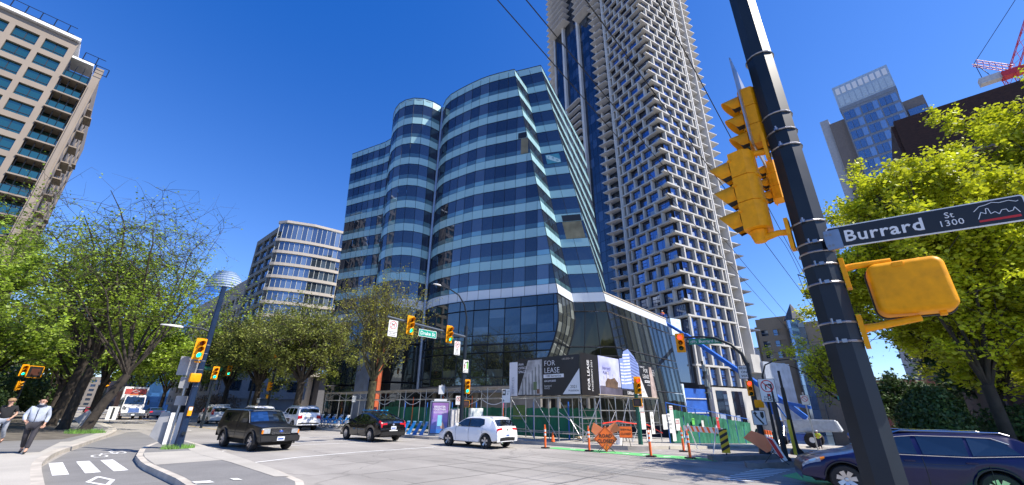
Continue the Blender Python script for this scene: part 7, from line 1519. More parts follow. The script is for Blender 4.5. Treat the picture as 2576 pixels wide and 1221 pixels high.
m = MB(); m.lathe([(.055, 0), (.001, .01)], 14, T((4.262, 0, .87)) @ Matrix.Rotation(R(90), 4, 'Y')); m.build('badge', CHR, c.root)
m = MB(); m.box((4.0, 0, 1.03), (.02, .35, .012)); m.build('rear_wiper', TRIM, c.root)
for sd_ in (-.45, .45): m = MB(); m.tube((4.20, sd_, .28), (4.30, sd_, .28), .04, n=10); m.build('exhaust', CHR, c.root)
put(c, 15.6, 14.95, R(-4), 3.49, .93)
# --- navy estate at the right ---------------------------------------------------
c = hatch('estate_car', 'dark navy blue estate car with chrome window line cut off by the bottom right corner', NP_, True); c.body(); e = .29
c.sidewin('side_window', [(1.42, 1.0), (2.30, .99), (2.30, 1.385), (2.0, 1.35), (1.74, 1.215)]); c.sidewin('side_window', [(2.40, .99), (3.16, .99), (3.20, 1.385), (2.40, 1.39)]); c.sidewin('side_window', [(3.23, .99), (4.0, 1.06), (3.82, 1.30), (3.60, 1.37), (3.26, 1.385)])
for nm, pl in (('window_chrome', [(1.30, .975), (2.3, .965), (3.2, .965), (4.05, 1.03)]), ('window_chrome', [(1.74, 1.235), (2.02, 1.37), (2.35, 1.408), (3.2, 1.405), (3.66, 1.39), (3.9, 1.27)])): c.lineside(nm, pl, .009, CHR, .012)
c.patch('windscreen', c.ix(1.36), c.ix(1.95), 5.9, 8, CGL, off=.008); c.patch('rear_window', c.ix(4.2), c.ix(4.42), 6.0, 8, CGL, off=.01)
c.patch('headlight', c.ix(0, z=.60), c.ix(.48), 3.3, 5.6, HLM, off=.008); hl = c.patch('headlight_lens', c.ix(.16), c.ix(.36), 3.7, 5.0, mat('lens_blue', (.25, .45, .6), .1, spec=1), off=.014); c.patch('amber_reflector', c.ix(.42), c.ix(.50), 3.5, 4.9, AMB, off=.016)
c.patch('grille', c.ix(0, z=.45), c.ix(.04, z=.62), 5.2, 8, TRIM, off=.008); c.patch('tail_light', c.ix(4.48), c.ix(4.55, z=.8), 2.9, 6.7, TLM, off=.01)
seams(c, (1.42, 2.36, 3.42)); handles(c, (2.12, 3.16), .84); c.mirror(1.60, .98); c.wheels(RIM, 7); c.lineside('body_crease', [(.9, .80), (2, .78), (3.5, .79), (4.4, .84)], .005, TRIM)
c.lineside('arch_trim', [(.86 + .41 * math.cos(R(a)), .325 + .41 * math.sin(R(a))) for a in range(5, 180, 12)], .018, TRIM, .006); c.lineside('arch_trim', [(3.49 + .41 * math.cos(R(a)), .325 + .41 * math.sin(R(a))) for a in range(5, 180, 12)], .018, TRIM, .006)
for sd_ in (-.52, .52):
    m = MB(); m.path([(2.05, sd_, 1.46), (2.2, sd_, 1.515), (3.9, sd_, 1.50), (4.05, sd_, 1.44)], .018, n=6); m.build('roof_rail', CHR, c.root)
m = MB(); m.box((2.45, 0, 1.492), (1.0, .95, .01)); m.build('sunroof', CGL, c.root)
NAVY = c
# --- black pickup ----------------------------------------------------------------
top = [(0.0, .42), (.0, .62), (.02, .78), (.05, .93), (.12, 1.0), (.5, 1.04), (1.28, 1.10), (1.36, 1.12), (1.86, 1.62), (2.05, 1.70), (2.9, 1.73), (4.9, 1.74), (5.05, 1.70), (5.13, 1.1), (5.15, .6), (5.14, .5)]
c = Car('pickup_truck', 'black pickup truck with canopy coming towards the camera at the left', 'pickup truck', top, 5.15, 1.80, 1.10, (.88, 4.08), .37, sill=.42, paint=BP2, tum=.20, nose=.07, tail=.03); c.body()
c.sidewin('side_window', [(1.62, 1.16), (2.62, 1.15), (2.62, 1.60), (1.98, 1.60)]); c.sidewin('side_window', [(2.85, 1.18), (3.85, 1.18), (3.85, 1.58), (2.85, 1.60)]); c.sidewin('side_window', [(3.92, 1.18), (4.75, 1.20), (4.55, 1.55), (3.92, 1.58)])
ws_ = c.patch('windscreen', c.ix(1.42), c.ix(1.86), 5.75, 8, CGL, off=.010); c.lineside('window_trim', [(1.40, 1.14), (1.90, 1.62), (2.1, 1.66)], .014, GALV, .012)
m = MB(); m.path([(1.44, -.70, 1.20), (1.43, 0, 1.21), (1.44, .70, 1.20)], .012, n=4); m.path([(1.86, -.62, 1.655), (1.87, 0, 1.69), (1.86, .62, 1.655)], .012, n=4); m.build('windscreen_trim', GALV, c.root)
for sd_ in (-1, 1):
    m = MB(); m.box((-.005, sd_ * .62, .82), (.06, .30, .19)); m.box((.07, sd_ * .79, .82), (.20, .05, .18)); h_ = m.build('headlight', HLM, c.root, bevel=.015); m = MB(); m.box((-.0, sd_ * .79, .80), (.07, .07, .16)); m.build('amber_lens', AMB, h_, bevel=.01)
    m = MB(); m.tube((-.11, sd_ * .58, .50), (-.085, sd_ * .58, .50), .065, n=16); m.build('fog_lamp', HLM, c.root); m = MB(); m.lathe([(.085, -.01), (.07, .01)], 16, T((-.095, sd_ * .58, .50)) @ Matrix.Rotation(R(90), 4, 'Y')); m.build('fog_lamp_ring', TRIM, c.root)
m = MB(); m.box((-.01, 0, .82), (.05, .90, .27)); g_ = m.build('grille', TRIM, c.root, bevel=.01); m = MB()
for k in range(5): m.box((-.045, 0, .715 + k * .052), (.02, .84, .014))
m.build('grille_bars', CHR, g_); m = MB(); m.lathe([(.09, 0), (.08, .015), (.001, .02)], 18, T((-.05, 0, .82)) @ Matrix.Rotation(R(-90), 4, 'Y') @ Matrix.Diagonal((.5, 1, 1, 1))); m.build('badge', mat('badge_blue', (.03, .08, .35), .2, coat=1), g_)
m = MB(); m.box((.0, 0, .52), (.24, 1.76, .26)); m.box((.12, .80, .50), (.4, .1, .24)); m.box((.12, -.80, .50), (.4, .1, .24)); m.build('front_bumper', mat('bumper_grey', (.016, .016, .017), .45), c.root, bevel=.035, smooth=50)
m = MB(); m.box((-.125, 0, .45), (.01, .7, .10)); m.build('bumper_intake', TRIM, c.root); plate_on(c, -.135, .52, -1)
for a in c.axles: c.lineside('wheel_flare', [(a + .46 * math.cos(R(t)), .37 + .46 * math.sin(R(t))) for t in range(-12, 193, 12)], .055, mat('flare_grey', (.022, .022, .023), .5), .0)
c.mirror(1.72, 1.14, TRIM, (.12, .26, .2)); seams(c, (1.55, 2.72), .45); handles(c, (2.5,), 1.0, TRIM); c.wheels(RIM, 6, .26)
m = MB(); m.path([(2.79, -.86, 1.1), (2.79, -.74, 1.70)], .012, n=4); m.path([(2.79, .86, 1.1), (2.79, .74, 1.70)], .012, n=4); m.build('canopy_seam', TRIM, c.root); m = MB(); m.box((3.0, 0, 1.775), (.9, .08, .03)); m.build('roof_marker', TRIM, c.root)
c.lineside('body_strip', [(1.4, .72), (2.7, .72), (3.6, .72)], .02, TRIM, .006)
put(c, 7.5, 20.6, R(176), .88, .92)
# --- black liftback seen from behind ------------------------------------------------
top = [(0.0, .25), (.02, .48), (.12, .62), (.5, .76), (1.0, .90), (1.15, .95), (1.7, 1.26), (2.1, 1.42), (2.5, 1.47), (3.0, 1.44), (3.6, 1.31), (4.1, 1.15), (4.42, 1.03), (4.50, .97), (4.55, .80), (4.57, .55), (4.53, .32)]
c = Car('liftback_car', 'black liftback car with blue bicycle rack on its roof seen from behind', 'car', top, 4.57, 1.78, lambda x: .90 + .04 * x / 2, (.92, 3.62), .325, paint=BP, tum=.40, nose=.18, tail=.14); c.body()
c.sidewin('side_window', [(1.42, .985), (2.25, .985), (2.25, 1.38), (1.95, 1.32), (1.70, 1.18)]); c.sidewin('side_window', [(2.33, .99), (3.10, 1.01), (3.42, 1.14), (3.2, 1.28), (2.75, 1.385), (2.33, 1.39)])
c.patch('windscreen', c.ix(1.22), c.ix(1.95), 5.9, 8, CGL, off=.008); c.patch('rear_window', c.ix(3.0), c.ix(4.25), 6.15, 8, CGL, off=.010); c.patch('rear_lower_window', c.ix(4.46), c.ix(4.53, z=.90), 6.4, 8, CGL, off=.010)
c.patch('tail_light', c.ix(4.36), c.ix(4.55, z=.78), 3.6, 5.6, TLM, off=.014); c.patch('tail_light', c.ix(4.50), c.ix(4.54, z=.86), 5.6, 6.9, TLM, off=.014); c.patch('headlight', c.ix(.05), c.ix(.5), 3.4, 5.5, HLM)
c.patch('rear_bumper_trim', c.ix(4.56, z=.33), c.ix(4.57, z=.52), 5.0, 8, mat('bumper_grey', (1, 1, 1)), off=.012); plate_on(c, 4.575, .70, 1, .32, .16); m = MB(); m.box((4.585, 0, .57), (.01, .5, .04)); m.build('bumper_sticker', SIGNW, c.root)
m = MB(); m.lathe([(.06, 0), (.045, .012)], 16, T((4.55, 0, .87)) @ Matrix.Rotation(R(90), 4, 'Y')); m.build('badge', CHR, c.root)
seams(c, (1.35, 2.29, 3.2)); handles(c, (2.1, 3.0), .84); c.mirror(1.5, .96); c.wheels(RIM, 9, .2)
text('evo', .16, T((1.9, 0, 0)) @ T((0, -.905, .62)) @ Matrix.Identity(4), mat('decal_blue', (.02, .2, .35), .4), c.root)
text('evo', .16, T((2.1, .905, .62)) @ RZ(math.pi), mat('decal_blue', (.02, .2, .35), .4), c.root); m = MB(); m.box((2.6, .893, .60), (.75, .004, .012)); m.box((2.6, -.893, .60), (.75, .004, .012)); m.build('decal_line', mat('decal_blue', (.02, .2, .35), .4), c.root)
m = MB(); m.tube((1.95, -.6, 1.52), (1.95, .6, 1.52), .022, n=6); m.tube((2.85, -.6, 1.52), (2.85, .6, 1.52), .022, n=6)
for x in (1.95, 2.85):
    for y in (-.55, .55): m.tube((x, y, 1.40), (x, y, 1.53), .025, n=5)
m.build('roof_bars', DKM, c.root)
for y in (-.35, .0, .35): m = MB(); m.box((2.4, y, 1.57), (1.55, .10, .05)); m.tube((1.75, y, 1.6), (1.75, y, 1.66), .02, n=5); m.build('bicycle_carrier', mat('carrier_blue', (.02, .30, .55), .35), c.root, bevel=.01)
put(c, 13.85, 21.95, R(1), 3.62)
# --- white sport utility vehicle, second one behind it --------------------------------
def suv(label, paint, group='white vehicles waiting in the far lanes'):
    top = [(0.0, .40), (.0, .65), (.05, .86), (.2, 1.0), (.9, 1.10), (1.1, 1.13), (1.55, 1.55), (1.8, 1.70), (2.4, 1.76), (3.9, 1.74), (4.25, 1.68), (4.48, 1.15), (4.53, .95), (4.55, .6), (4.52, .42)]
    c = Car('sport_utility_vehicle', label, 'sport utility vehicle', top, 4.55, 1.88, 1.08, (.85, 3.60), .37, sill=.32, paint=paint, tum=.22, nose=.08, tail=.07, group=group); c.body()
    c.sidewin('side_window', [(1.5, 1.14), (2.3, 1.14), (2.3, 1.62), (1.8, 1.60)]); c.sidewin('side_window', [(2.4, 1.14), (3.2, 1.14), (3.2, 1.62), (2.4, 1.62)]); c.sidewin('side_window', [(3.3, 1.14), (4.05, 1.18), (3.95, 1.58), (3.3, 1.62)])
    c.patch('windscreen', c.ix(1.15), c.ix(1.6), 5.9, 8, CGL, off=.008); c.patch('rear_window', c.ix(4.30), c.ix(4.44), 6.0, 8, CGL, off=.010); c.patch('tail_light', c.ix(4.49), c.ix(4.54, z=.88), 3.0, 6.6, TLM, off=.012); c.patch('headlight', c.ix(0, z=.75), c.ix(.3), 3.4, 5.6, HLM)
    c.patch('rear_bumper_trim', c.ix(4.54, z=.44), c.ix(4.55, z=.6), 5.2, 8, TRIM, off=.012); m = MB(); m.box((4.56, 0, .93), (.02, .6, .06)); m.build('badge_bar', CHR, c.root); plate_on(c, 4.565, .8, 1)
    for sd_ in (-.62, .62): m = MB(); m.path([(1.9, sd_, 1.72), (2.0, sd_, 1.79), (3.9, sd_, 1.78), (4.0, sd_, 1.72)], .02, n=5); m.build('roof_rail', CHR, c.root)
    seams(c, (1.4, 2.35, 3.25)); c.mirror(1.45, 1.12, paint, (.12, .22, .18)); c.wheels(RIM, 5, .24); return c
s1 = suv('white sport utility vehicle with red tail lights beside the blue share bicycles', WP); put(s1, 15.35, 36.0, R(2), 3.6)
s2 = dup(s1.root, (0, 0, 0), 0, 'second white sport utility vehicle mostly hidden behind the black pickup', 'white vehicles waiting in the far lanes'); a_ = nose_rot(R(0)); s2.rotation_euler = (0, 0, a_); s2.location = (13.9 - 3.6 * math.cos(a_), 41.5 - 3.6 * math.sin(a_), .004)
# minivan
top = [(0.0, .35), (.0, .6), (.1, .8), (.5, .95), (.95, 1.08), (1.6, 1.55), (1.9, 1.68), (2.6, 1.74), (4.3, 1.72), (4.7, 1.64), (4.95, 1.1), (5.0, .9), (5.02, .55), (4.98, .36)]
c = Car('minivan', 'white minivan with ladder rack on its roof, farther up the avenue than the black pickup', 'minivan', top, 5.0, 1.95, 1.02, (.9, 3.95), .34, paint=WP, tum=.24, nose=.12, tail=.06, group='white vehicles waiting in the far lanes'); c.body()
c.sidewin('side_window', [(1.45, 1.08), (2.2, 1.08), (2.2, 1.58), (1.8, 1.56)]); c.sidewin('side_window', [(2.3, 1.08), (3.3, 1.08), (3.3, 1.6), (2.3, 1.6)]); c.sidewin('side_window', [(3.4, 1.08), (4.6, 1.12), (4.45, 1.56), (3.4, 1.6)])
c.patch('windscreen', c.ix(1.0), c.ix(1.7), 5.9, 8, CGL, off=.008); c.patch('rear_window', c.ix(4.74), c.ix(4.92), 6.0, 8, CGL, off=.01); c.patch('tail_light', c.ix(4.80), c.ix(5.0, z=.85), 3.8, 6.3, TLM, off=.014); plate_on(c, 5.01, .85, 1); c.mirror(1.4, 1.05, TRIM)
m = MB()
for x in (2.2, 3.3, 4.3): m.tube((x, -.75, 1.8), (x, .75, 1.8), .03, n=5); m.tube((x, -.7, 1.7), (x, -.7, 1.82), .03, n=5); m.tube((x, .7, 1.7), (x, .7, 1.82), .03, n=5)
m.build('roof_bars', SIGNW, c.root); m = MB()
for y in (.2, .6): m.tube((1.9, y, 1.86), (4.8, y, 1.86), .035, n=5)
for k in range(9): m.tube((2.1 + k * .3, .2, 1.86), (2.1 + k * .3, .6, 1.86), .02, n=4)
m.build('ladder', WHT, c.root); c.wheels(RIM, 5, .22); seams(c, (1.4, 2.25, 3.35)); put(c, 14.0, 54.0, R(0), 3.95)
# --- delivery truck -------------------------------------------------------------------
tk = thing('delivery_truck', 'white delivery truck with red front box panel coming down the avenue', 'truck', (9.6, 74, 0.004), 0)
TW = mat('truck_white', (.78, .78, .8), .35, var=.04, coat=.5)
m = MB(); m.box((0, 5.2, 2.55), (2.55, 5.6, 2.9)); m.build('cargo_box', TW, tk, bevel=.04)
m = MB(); m.box((0, 2.375, 3.42), (2.2, .03, .66)); rp = m.build('red_front_panel', mat('truck_red', (.42, .075, .07), .4), tk); m = MB()
for k in range(14): m.box((-1.05 + k * .162, 2.355, 3.42), (.02, .01, .6))
m.build('panel_ribs', mat('truck_red2', (.4, .03, .03), .4), rp); m = MB(); m.poly([(-.42, 2.35, 3.45), (0, 2.35, 3.25), (.42, 2.35, 3.45), (0, 2.35, 3.65)]); m.build('diamond_logo', TW, rp); m = MB(); m.poly([(-.30, 2.345, 3.45), (0, 2.345, 3.31), (.30, 2.345, 3.45), (0, 2.345, 3.59)]); m.build('diamond_inner', mat('truck_red', (1, 0, 0)), rp)
m = MB(); m.box((1.29, 5.2, 2.5), (.02, 4.6, 2.0)); m.box((-1.29, 5.2, 2.5), (.02, 4.6, 2.0)); m.build('side_graphic', mat('truck_graphic', (.30, .16, .14), .5, var=.3, scale=.6), tk)
cab = [(-1.15, 2.3), (1.15, 2.3), (1.1, .9), (-1.1, .9)]
m = MB(); m.hexa([(-1.12, .55, .95), (1.12, .55, .95), (1.15, 2.2, .95), (-1.15, 2.2, .95)], [(-1.02, .95, 2.92), (1.02, .95, 2.92), (1.08, 2.2, 3.02), (-1.08, 2.2, 3.02)]); m.build('cab', TW, tk, bevel=.06, smooth=50)
m = MB(); m.hexa([(-.85, -.75, .75), (.85, -.75, .75), (1.05, .7, .75), (-1.05, .7, .75)], [(-.72, -.60, 1.45), (.72, -.60, 1.45), (.98, .72, 1.82), (-.98, .72, 1.82)]); m.build('bonnet', TW, tk, bevel=.08, smooth=50)
for sx in (-1, 1):
    m = MB(); m.hexa([(sx * .72, -.62, .62), (sx * 1.2, -.45, .62), (sx * 1.2, .75, .62), (sx * .9, .75, .62)], [(sx * .78, -.55, 1.12), (sx * 1.15, -.35, 1.05), (sx * 1.15, .7, 1.15), (sx * .95, .7, 1.3)]); m.build('front_wing', TW, tk, bevel=.05, smooth=50)
    m = MB(); m.box((sx * .95, -.56, .98), (.36, .08, .26)); m.build('headlight', mat('headlight_on', (.9, .85, .7), .3, emit=1.2), tk, bevel=.02)
    m = MB(); m.tube((sx * 1.1, .9, 2.3), (sx * 1.38, .8, 2.3), .02, n=4); m.box((sx * 1.42, .78, 2.05), (.2, .08, .6)); m.build('wing_mirror', TRIM, tk)
m = MB(); m.hexa([(-.98, .66, 1.86), (.98, .66, 1.86), (.98, .72, 1.86), (-.98, .72, 1.86)], [(-.92, .90, 2.72), (.92, .90, 2.72), (.92, .96, 2.72), (-.92, .96, 2.72)]); m.build('windscreen', CGL, tk)
m = MB(); m.poly([(-1.125, .95, 1.75), (-1.145, 2.0, 1.75), (-1.105, 2.0, 2.5), (-1.07, 1.05, 2.5)]); m.poly([(1.125, .95, 1.75), (1.145, 2.0, 1.75), (1.105, 2.0, 2.5), (1.07, 1.05, 2.5)]); m.build('side_window', CGL, tk)
m = MB(); m.hexa([(-.55, -.80, .85), (.55, -.80, .85), (.55, -.7, .85), (-.55, -.7, .85)], [(-.5, -.70, 1.38), (.5, -.70, 1.38), (.5, -.6, 1.38), (-.5, -.6, 1.38)]); g_ = m.build('grille', CHR, tk); m = MB()
for k in range(4): m.box((0, -.81 + k * .022, .94 + k * .12), (1.0, .03, .05))
m.build('grille_bars', mat('grille_blue', (.10, .14, .35), .3), g_); m = MB(); m.box((0, -.85, .62), (2.35, .25, .3)); m.build('front_bumper', CHR, tk, bevel=.04); m = MB(); m.box((0, -.985, .6), (.32, .01, .16)); m.build('number_plate', PLT, tk); m = MB(); m.box((0, 1.0, 3.0), (1.4, .1, .08)); m.build('roof_lights', AMB, tk)
m = MB(); m.box((0, 4, .8), (.9, 8, .25)); m.box((0, 1.2, .75), (1.7, 1.8, .5)); m.build('chassis', UND, tk)
for sx in (-1, 1):
    for y in (.15, 6.2): m = MB(); m.lathe([(.25, -.14), (.45, -.14), (.48, -.1), (.48, .1), (.45, .14), (.25, .14)], 20, T((sx * 1.02, y, .48)) @ Matrix.Rotation(R(90), 4, 'Y'), cap=False); w_ = m.build('wheel', TYRE, tk, smooth=40); m = MB(); m.lathe([(.26, -.1), (.26, .1), (.001, .12)], 14, T((sx * 1.02, y, .48)) @ Matrix.Rotation(R(90), 4, 'Y')); m.build('rim', RIM, w_)
# far cars
for i_, (x, y, hd, col_, lb) in enumerate([(13.4, 84, 0, (.75, .75, .78), 'small white car partly hidden behind the right side of the delivery truck'), (7.2, 92, 180, (.35, .02, .03), 'red car in the distance between the boulevard trees and the delivery truck'), (3.2, 78, 180, (.02, .02, .025), 'dark car in the distance left of the red car'), (-2.6, 60, 90, (.7, .7, .72), 'white car parked behind the two walkers'), (62, -1.0, 300, (.5, .5, .52), 'grey car parked down the side street')]):
    top = [(0.0, .28), (.0, .50), (.1, .68), (.9, .88), (1.2, .96), (1.85, 1.36), (2.4, 1.43), (3.3, 1.38), (3.9, 1.05), (4.4, .98), (4.5, .8), (4.5, .4)]
    c = Car('distant_car', lb, 'car', top, 4.5, 1.8, .94, (.85, 3.6), .32, paint=mat('far_paint_%d' % i_, col_, .3, coat=1), tum=.35, group='cars in the distance'); c.body(); c.sidewin('side_window', [(1.5, 1.0), (2.4, 1.0), (2.4, 1.34), (1.9, 1.3)]); c.sidewin('side_window', [(2.5, 1.0), (3.6, 1.02), (3.2, 1.32), (2.5, 1.34)])
    c.patch('windscreen', c.ix(1.25), c.ix(1.8), 5.9, 8, CGL); c.patch('rear_window', c.ix(3.35), c.ix(3.85), 5.9, 8, CGL); c.patch('headlight', c.ix(0, z=.55), c.ix(.2), 3.5, 5.8, HLM); c.patch('tail_light', c.ix(4.42), c.ix(4.5, z=.8), 3, 6.6, mat('tail_on', (.8, .02, .02), .3, emit=.8)); c.wheels(); put(c, x, y, R(hd), 2.2); c.root.location.z = ground_z(x) if x > 21 else 0.004 if x > 0 else .16
# --- navy car position
put(NAVY, 13.9, 1.55, R(-15), .86); NAVY.root.scale = (.97, .97, .885)
# --- blue boom lift --------------------------------------------------------------------
BLF = mat('lift_blue', (.01, .10, .45), .4, var=.1, coat=.3); bz = ground_z(60)
bo_ = thing('boom_lift', 'blue articulated boom lift reaching up to the tower from the closed side street', 'boom lift', (62, 10.2, bz)); bO = Vector((62, 10.2, bz))
m = MB(); m.box((0, 0, 1.0), (2.4, 4.2, .7)); m.build('chassis', BLF, bo_, bevel=.05)
for sx in (-1.3, 1.3):
    for sy in (-1.7, 1.7): m = MB(); m.lathe([(.3, -.25), (.72, -.25), (.8, -.15), (.8, .15), (.72, .25), (.3, .25)], 20, T((sx, sy, .8)) @ Matrix.Rotation(R(90), 4, 'Y'), cap=False); w_ = m.build('wheel', TYRE, bo_, smooth=40); m = MB(); m.lathe([(.35, -.2), (.35, .2), (.001, .2)], 12, T((sx, sy, .8)) @ Matrix.Rotation(R(90), 4, 'Y')); m.build('rim', WHT, w_)
m = MB(); m.hexa([(-1, -4.6, 1.7), (1, -4.6, 1.7), (1.1, .6, 1.5), (-1.1, .6, 1.5)], [(-.8, -4.2, 2.9), (.8, -4.2, 2.9), (1, .4, 2.9), (-1, .4, 2.9)]); m.build('counterweight_hood', mat('lift_grey', (.5, .52, .54), .5), bo_, bevel=.12, smooth=50)
ar = [Vector(p) for p in ((0, 1.0, 1.8), (1.2, -.9, 5.2), (1.0, 1.6, 6.6), (3.5, 7.0, 12.2), (8.5, 16.5, 17.6))]
def beam(a, b, w_, nm, m_=None): 
    m = MB(); m.tube(a, b, w_, n=4, ph=math.pi / 4); return m.build(nm, m_ or BLF, bo_)
beam(Vector((0, 1.2, 1.8)), Vector((.5, 2.4, 5.0)), .38, 'riser'); beam(Vector((.5, 2.4, 5.2)), Vector((-.5, -2.2, 4.2)), .25, 'linkage'); beam(Vector((0, -1.5, 3.0)), Vector((.2, .6, 5.0)), .40, 'main_boom'); beam(Vector((.1, .3, 4.7)), Vector((6.5, 13.2, 15.2)), .36, 'main_boom'); beam(Vector((5.5, 11.4, 13.8)), Vector((8.5, 17.4, 18.2)), .27, 'fly_boom')
m = MB(); m.tube((0, .5, 2.9), (1.2, 2.4, 6.3), .1, n=6); m.build('hydraulic_ram', CHR, bo_)
m = MB(); b_ = Vector((8.6, 17.6, 18.3))
for z in (0, 1.1):
    for a, c_ in (((-1, -.5), (1, -.5)), ((1, -.5), (1, .5)), ((1, .5), (-1, .5)), ((-1, .5), (-1, -.5))): m.tube(b_ + Vector((a[0], a[1], z)), b_ + Vector((c_[0], c_[1], z)), .05, n=4)
for x in (-1, 0, 1):
    for y in (-.5, .5): m.tube(b_ + Vector((x, y, 0)), b_ + Vector((x, y, 1.1)), .05, n=4)
m.box(tuple(b_), (2, 1, .08)); m.build('basket', BLF, bo_)
m = MB()
for k in range(4): m.box((5 + k * 2.4, 2.5, .9 + .0 * k), (2.0, .1, .1)); m.box((5 + k * 2.4, 2.5, 1.7), (2.0, .1, .1)); m.tube((4 + k * 2.4, 2.5, 0), (4 + k * 2.4, 2.5, 3.2), .06, n=5); m.tube((4 + k * 2.4, 2.5, 0.2), (6 + k * 2.4, 2.5, 1.9), .05, n=5); m.box((5 + k * 2.4, 2.9, 2.5), (2.0, .9, .1))
tag(m.build('pipe_rack', PIPE), 'steel pipe rack and stacked material beside the blue boom lift', 'pipe rack').location = (52, 8.5, ground_z(55))
pm = thing('power_mast', 'small dark utility pole with transformer drums in front of the tower base', 'utility pole', (40, 12.6, ground_z(40) + .1)); m = MB(); m.tube((0, 0, 0), (0, 0, 6.8), .10, n=6); m.build('pole', DKM, pm); m = MB()
for a, z in ((.25, 5.6), (-.25, 5.9), (.2, 4.4), (-.22, 4.6), (0.1, 3.6)): m.tube((a, -.15, z), (a, -.15, z + .55), .16, n=8)
for z in (6.3, 5.2, 4.1): m.box((0, 0, z), (1.1, .1, .1), .6)
m.build('transformer_drums', mat('drum_grey', (.25, .28, .28), .5), pm)
# ------------------------------------------------------------------ people
SKIN = mat('skin', (.52, .30, .21), .55, var=.08, scale=8); HAIRG = mat('hair_grey', (.35, .33, .31), .8, var=.2, scale=20); HAIRD = mat('hair_dark', (.03, .022, .018), .7, var=.2, scale=20)
def skin(name, V, E_, Rr, m_, parent, sub=2, root=0, M=None):
    me = bpy.data.meshes.new(name); me.from_pydata([tuple(v) for v in V], E_, []); ob = bpy.data.objects.new(name, me); COL.objects.link(ob)
    ob.modifiers.new('s', 'SKIN'); me.skin_vertices[0].data[root].use_root = True
    for i, r_ in enumerate(Rr): me.skin_vertices[0].data[i].radius = (r_, r_) if not isinstance(r_, tuple) else r_
    sb = ob.modifiers.new('u', 'SUBSURF'); sb.levels = sub; sb.render_levels = sub
    dg = bpy.context.evaluated_depsgraph_get(); dg.update(); m2 = bpy.data.meshes.new_from_object(ob.evaluated_get(dg)); bpy.data.objects.remove(ob); m2.name = name
    m2.materials.clear(); m2.materials.append(m_); m2.polygons.foreach_set('use_smooth', [True] * len(m2.polygons))
    o = bpy.data.objects.new(name, m2); COL.objects.link(o); o.parent = parent; return o
def person(label, loc, rz, pose, top, bottom, shoe, hairm, long_sleeve=True, cap=None, belly=1.0, group=None, hood=None, sx=1.0, detail=True, height=1.0, vest=None):
    """pose: dict of joints (x right, y forward = local -Y is the facing direction) in metres"""
    p = thing('person', label, 'person', loc, rz, group); p.scale = (height,) * 3; J = {k: Vector(v) for k, v in pose.items()}
    nm = ['pelvis', 'waist', 'chest', 'neck', 'headlow', 'head', 'headtop', 'shL', 'elL', 'wrL', 'hndL', 'shR', 'elR', 'wrR', 'hndR', 'hipL', 'knL', 'anL', 'toL', 'hipR', 'knR', 'anR', 'toR']
    ed = [('pelvis', 'waist'), ('waist', 'chest'), ('chest', 'neck'), ('neck', 'headlow'), ('headlow', 'head'), ('head', 'headtop'), ('chest', 'shL'), ('shL', 'elL'), ('elL', 'wrL'), ('wrL', 'hndL'), ('chest', 'shR'), ('shR', 'elR'), ('elR', 'wrR'), ('wrR', 'hndR'), ('pelvis', 'hipL'), ('hipL', 'knL'), ('knL', 'anL'), ('anL', 'toL'), ('pelvis', 'hipR'), ('hipR', 'knR'), ('knR', 'anR'), ('anR', 'toR')]
    rad = dict(pelvis=.13 * belly, waist=.125 * belly, chest=.15, neck=.058, headlow=.070, head=.098, headtop=.075, shL=.062, elL=.043, wrL=.028, hndL=.034, hipL=.085, knL=.056, anL=.040, toL=.035); 
    for k in list(rad):
        if k.endswith('L'): rad[k[:-1] + 'R'] = rad[k]
    # fingers grow out of each hand as their own chains
    V = [J[n] for n in nm]; E_ = [(nm.index(a), nm.index(b)) for a, b in ed]; Rr = [rad[n] for n in nm]
    body = skin('body', V, E_, Rr, SKIN, p, 2)
    for s_ in 'LR':
        w_, h_ = J['wr' + s_], J['hnd' + s_]; d = (h_ - w_).normalized(); sd_ = d.cross(Vector((0, 1, .2))).normalized(); n_ = d.cross(sd_)
        vv, ee, rr = [h_], [], [.030]
        for k in range(4):
            b = h_ + d * .035 + sd_ * (.026 * (k - 1.5)); L = (.070, .080, .075, .06)[k]; i = len(vv); vv += [b, b + d * L * .5 + n_ * .006, b + d * L * .85 + n_ * .03]; ee += [(0, i), (i, i + 1), (i + 1, i + 2)]; rr += [.010, .009, .008]
        i = len(vv); vv += [h_ - d * .01 + sd_ * .04, h_ + d * .03 + sd_ * .06 + n_ * .02]; ee += [(0, i), (i, i + 1)]; rr += [.012, .010]
        skin('hand', vv, ee, rr, SKIN, body, 1)
    H = J['head']; f = MB(); fw = Vector((0, -1, 0)); fw = (J.get('look', Vector((0, -1, 0)))).normalized(); rt_ = fw.cross(Vector((0, 0, 1))).normalized()
    def fp(a, b, c): return H + rt_ * a + fw * b + Vector((0, 0, c))
    f.mesh([fp(-.016, .088, -.035), fp(.016, .088, -.035), fp(0, .125, -.03), fp(0, .092, .025)], [(0, 1, 2), (1, 3, 2), (3, 0, 2), (0, 3, 1)]); f.build('nose', SKIN, body, smooth=70)
    e_ = MB()
    for s_ in (-1, 1): e_.tube(fp(s_ * .035, .088, .012), fp(s_ * .035, .096, .012), .013, n=8)
    e_.build('eyes', mat('eye_dark', (.04, .03, .03), .3), body); e_ = MB(); e_.slab([fp(-.03, .093, -.065), fp(.03, .093, -.065), fp(.025, .090, -.075), fp(-.025, .090, -.075)], fw * .004); e_.build('mouth', mat('lip', (.35, .12, .1), .5), body); e_ = MB()
    for s_ in (-1, 1): e_.lathe([(.022, -.008), (.028, 0), (.02, .008)], 8, T(fp(s_ * .098, -.0, -.005)) @ Matrix.Rotation(R(90), 4, 'Y'))
    e_.build('ears', SKIN, body, smooth=60)
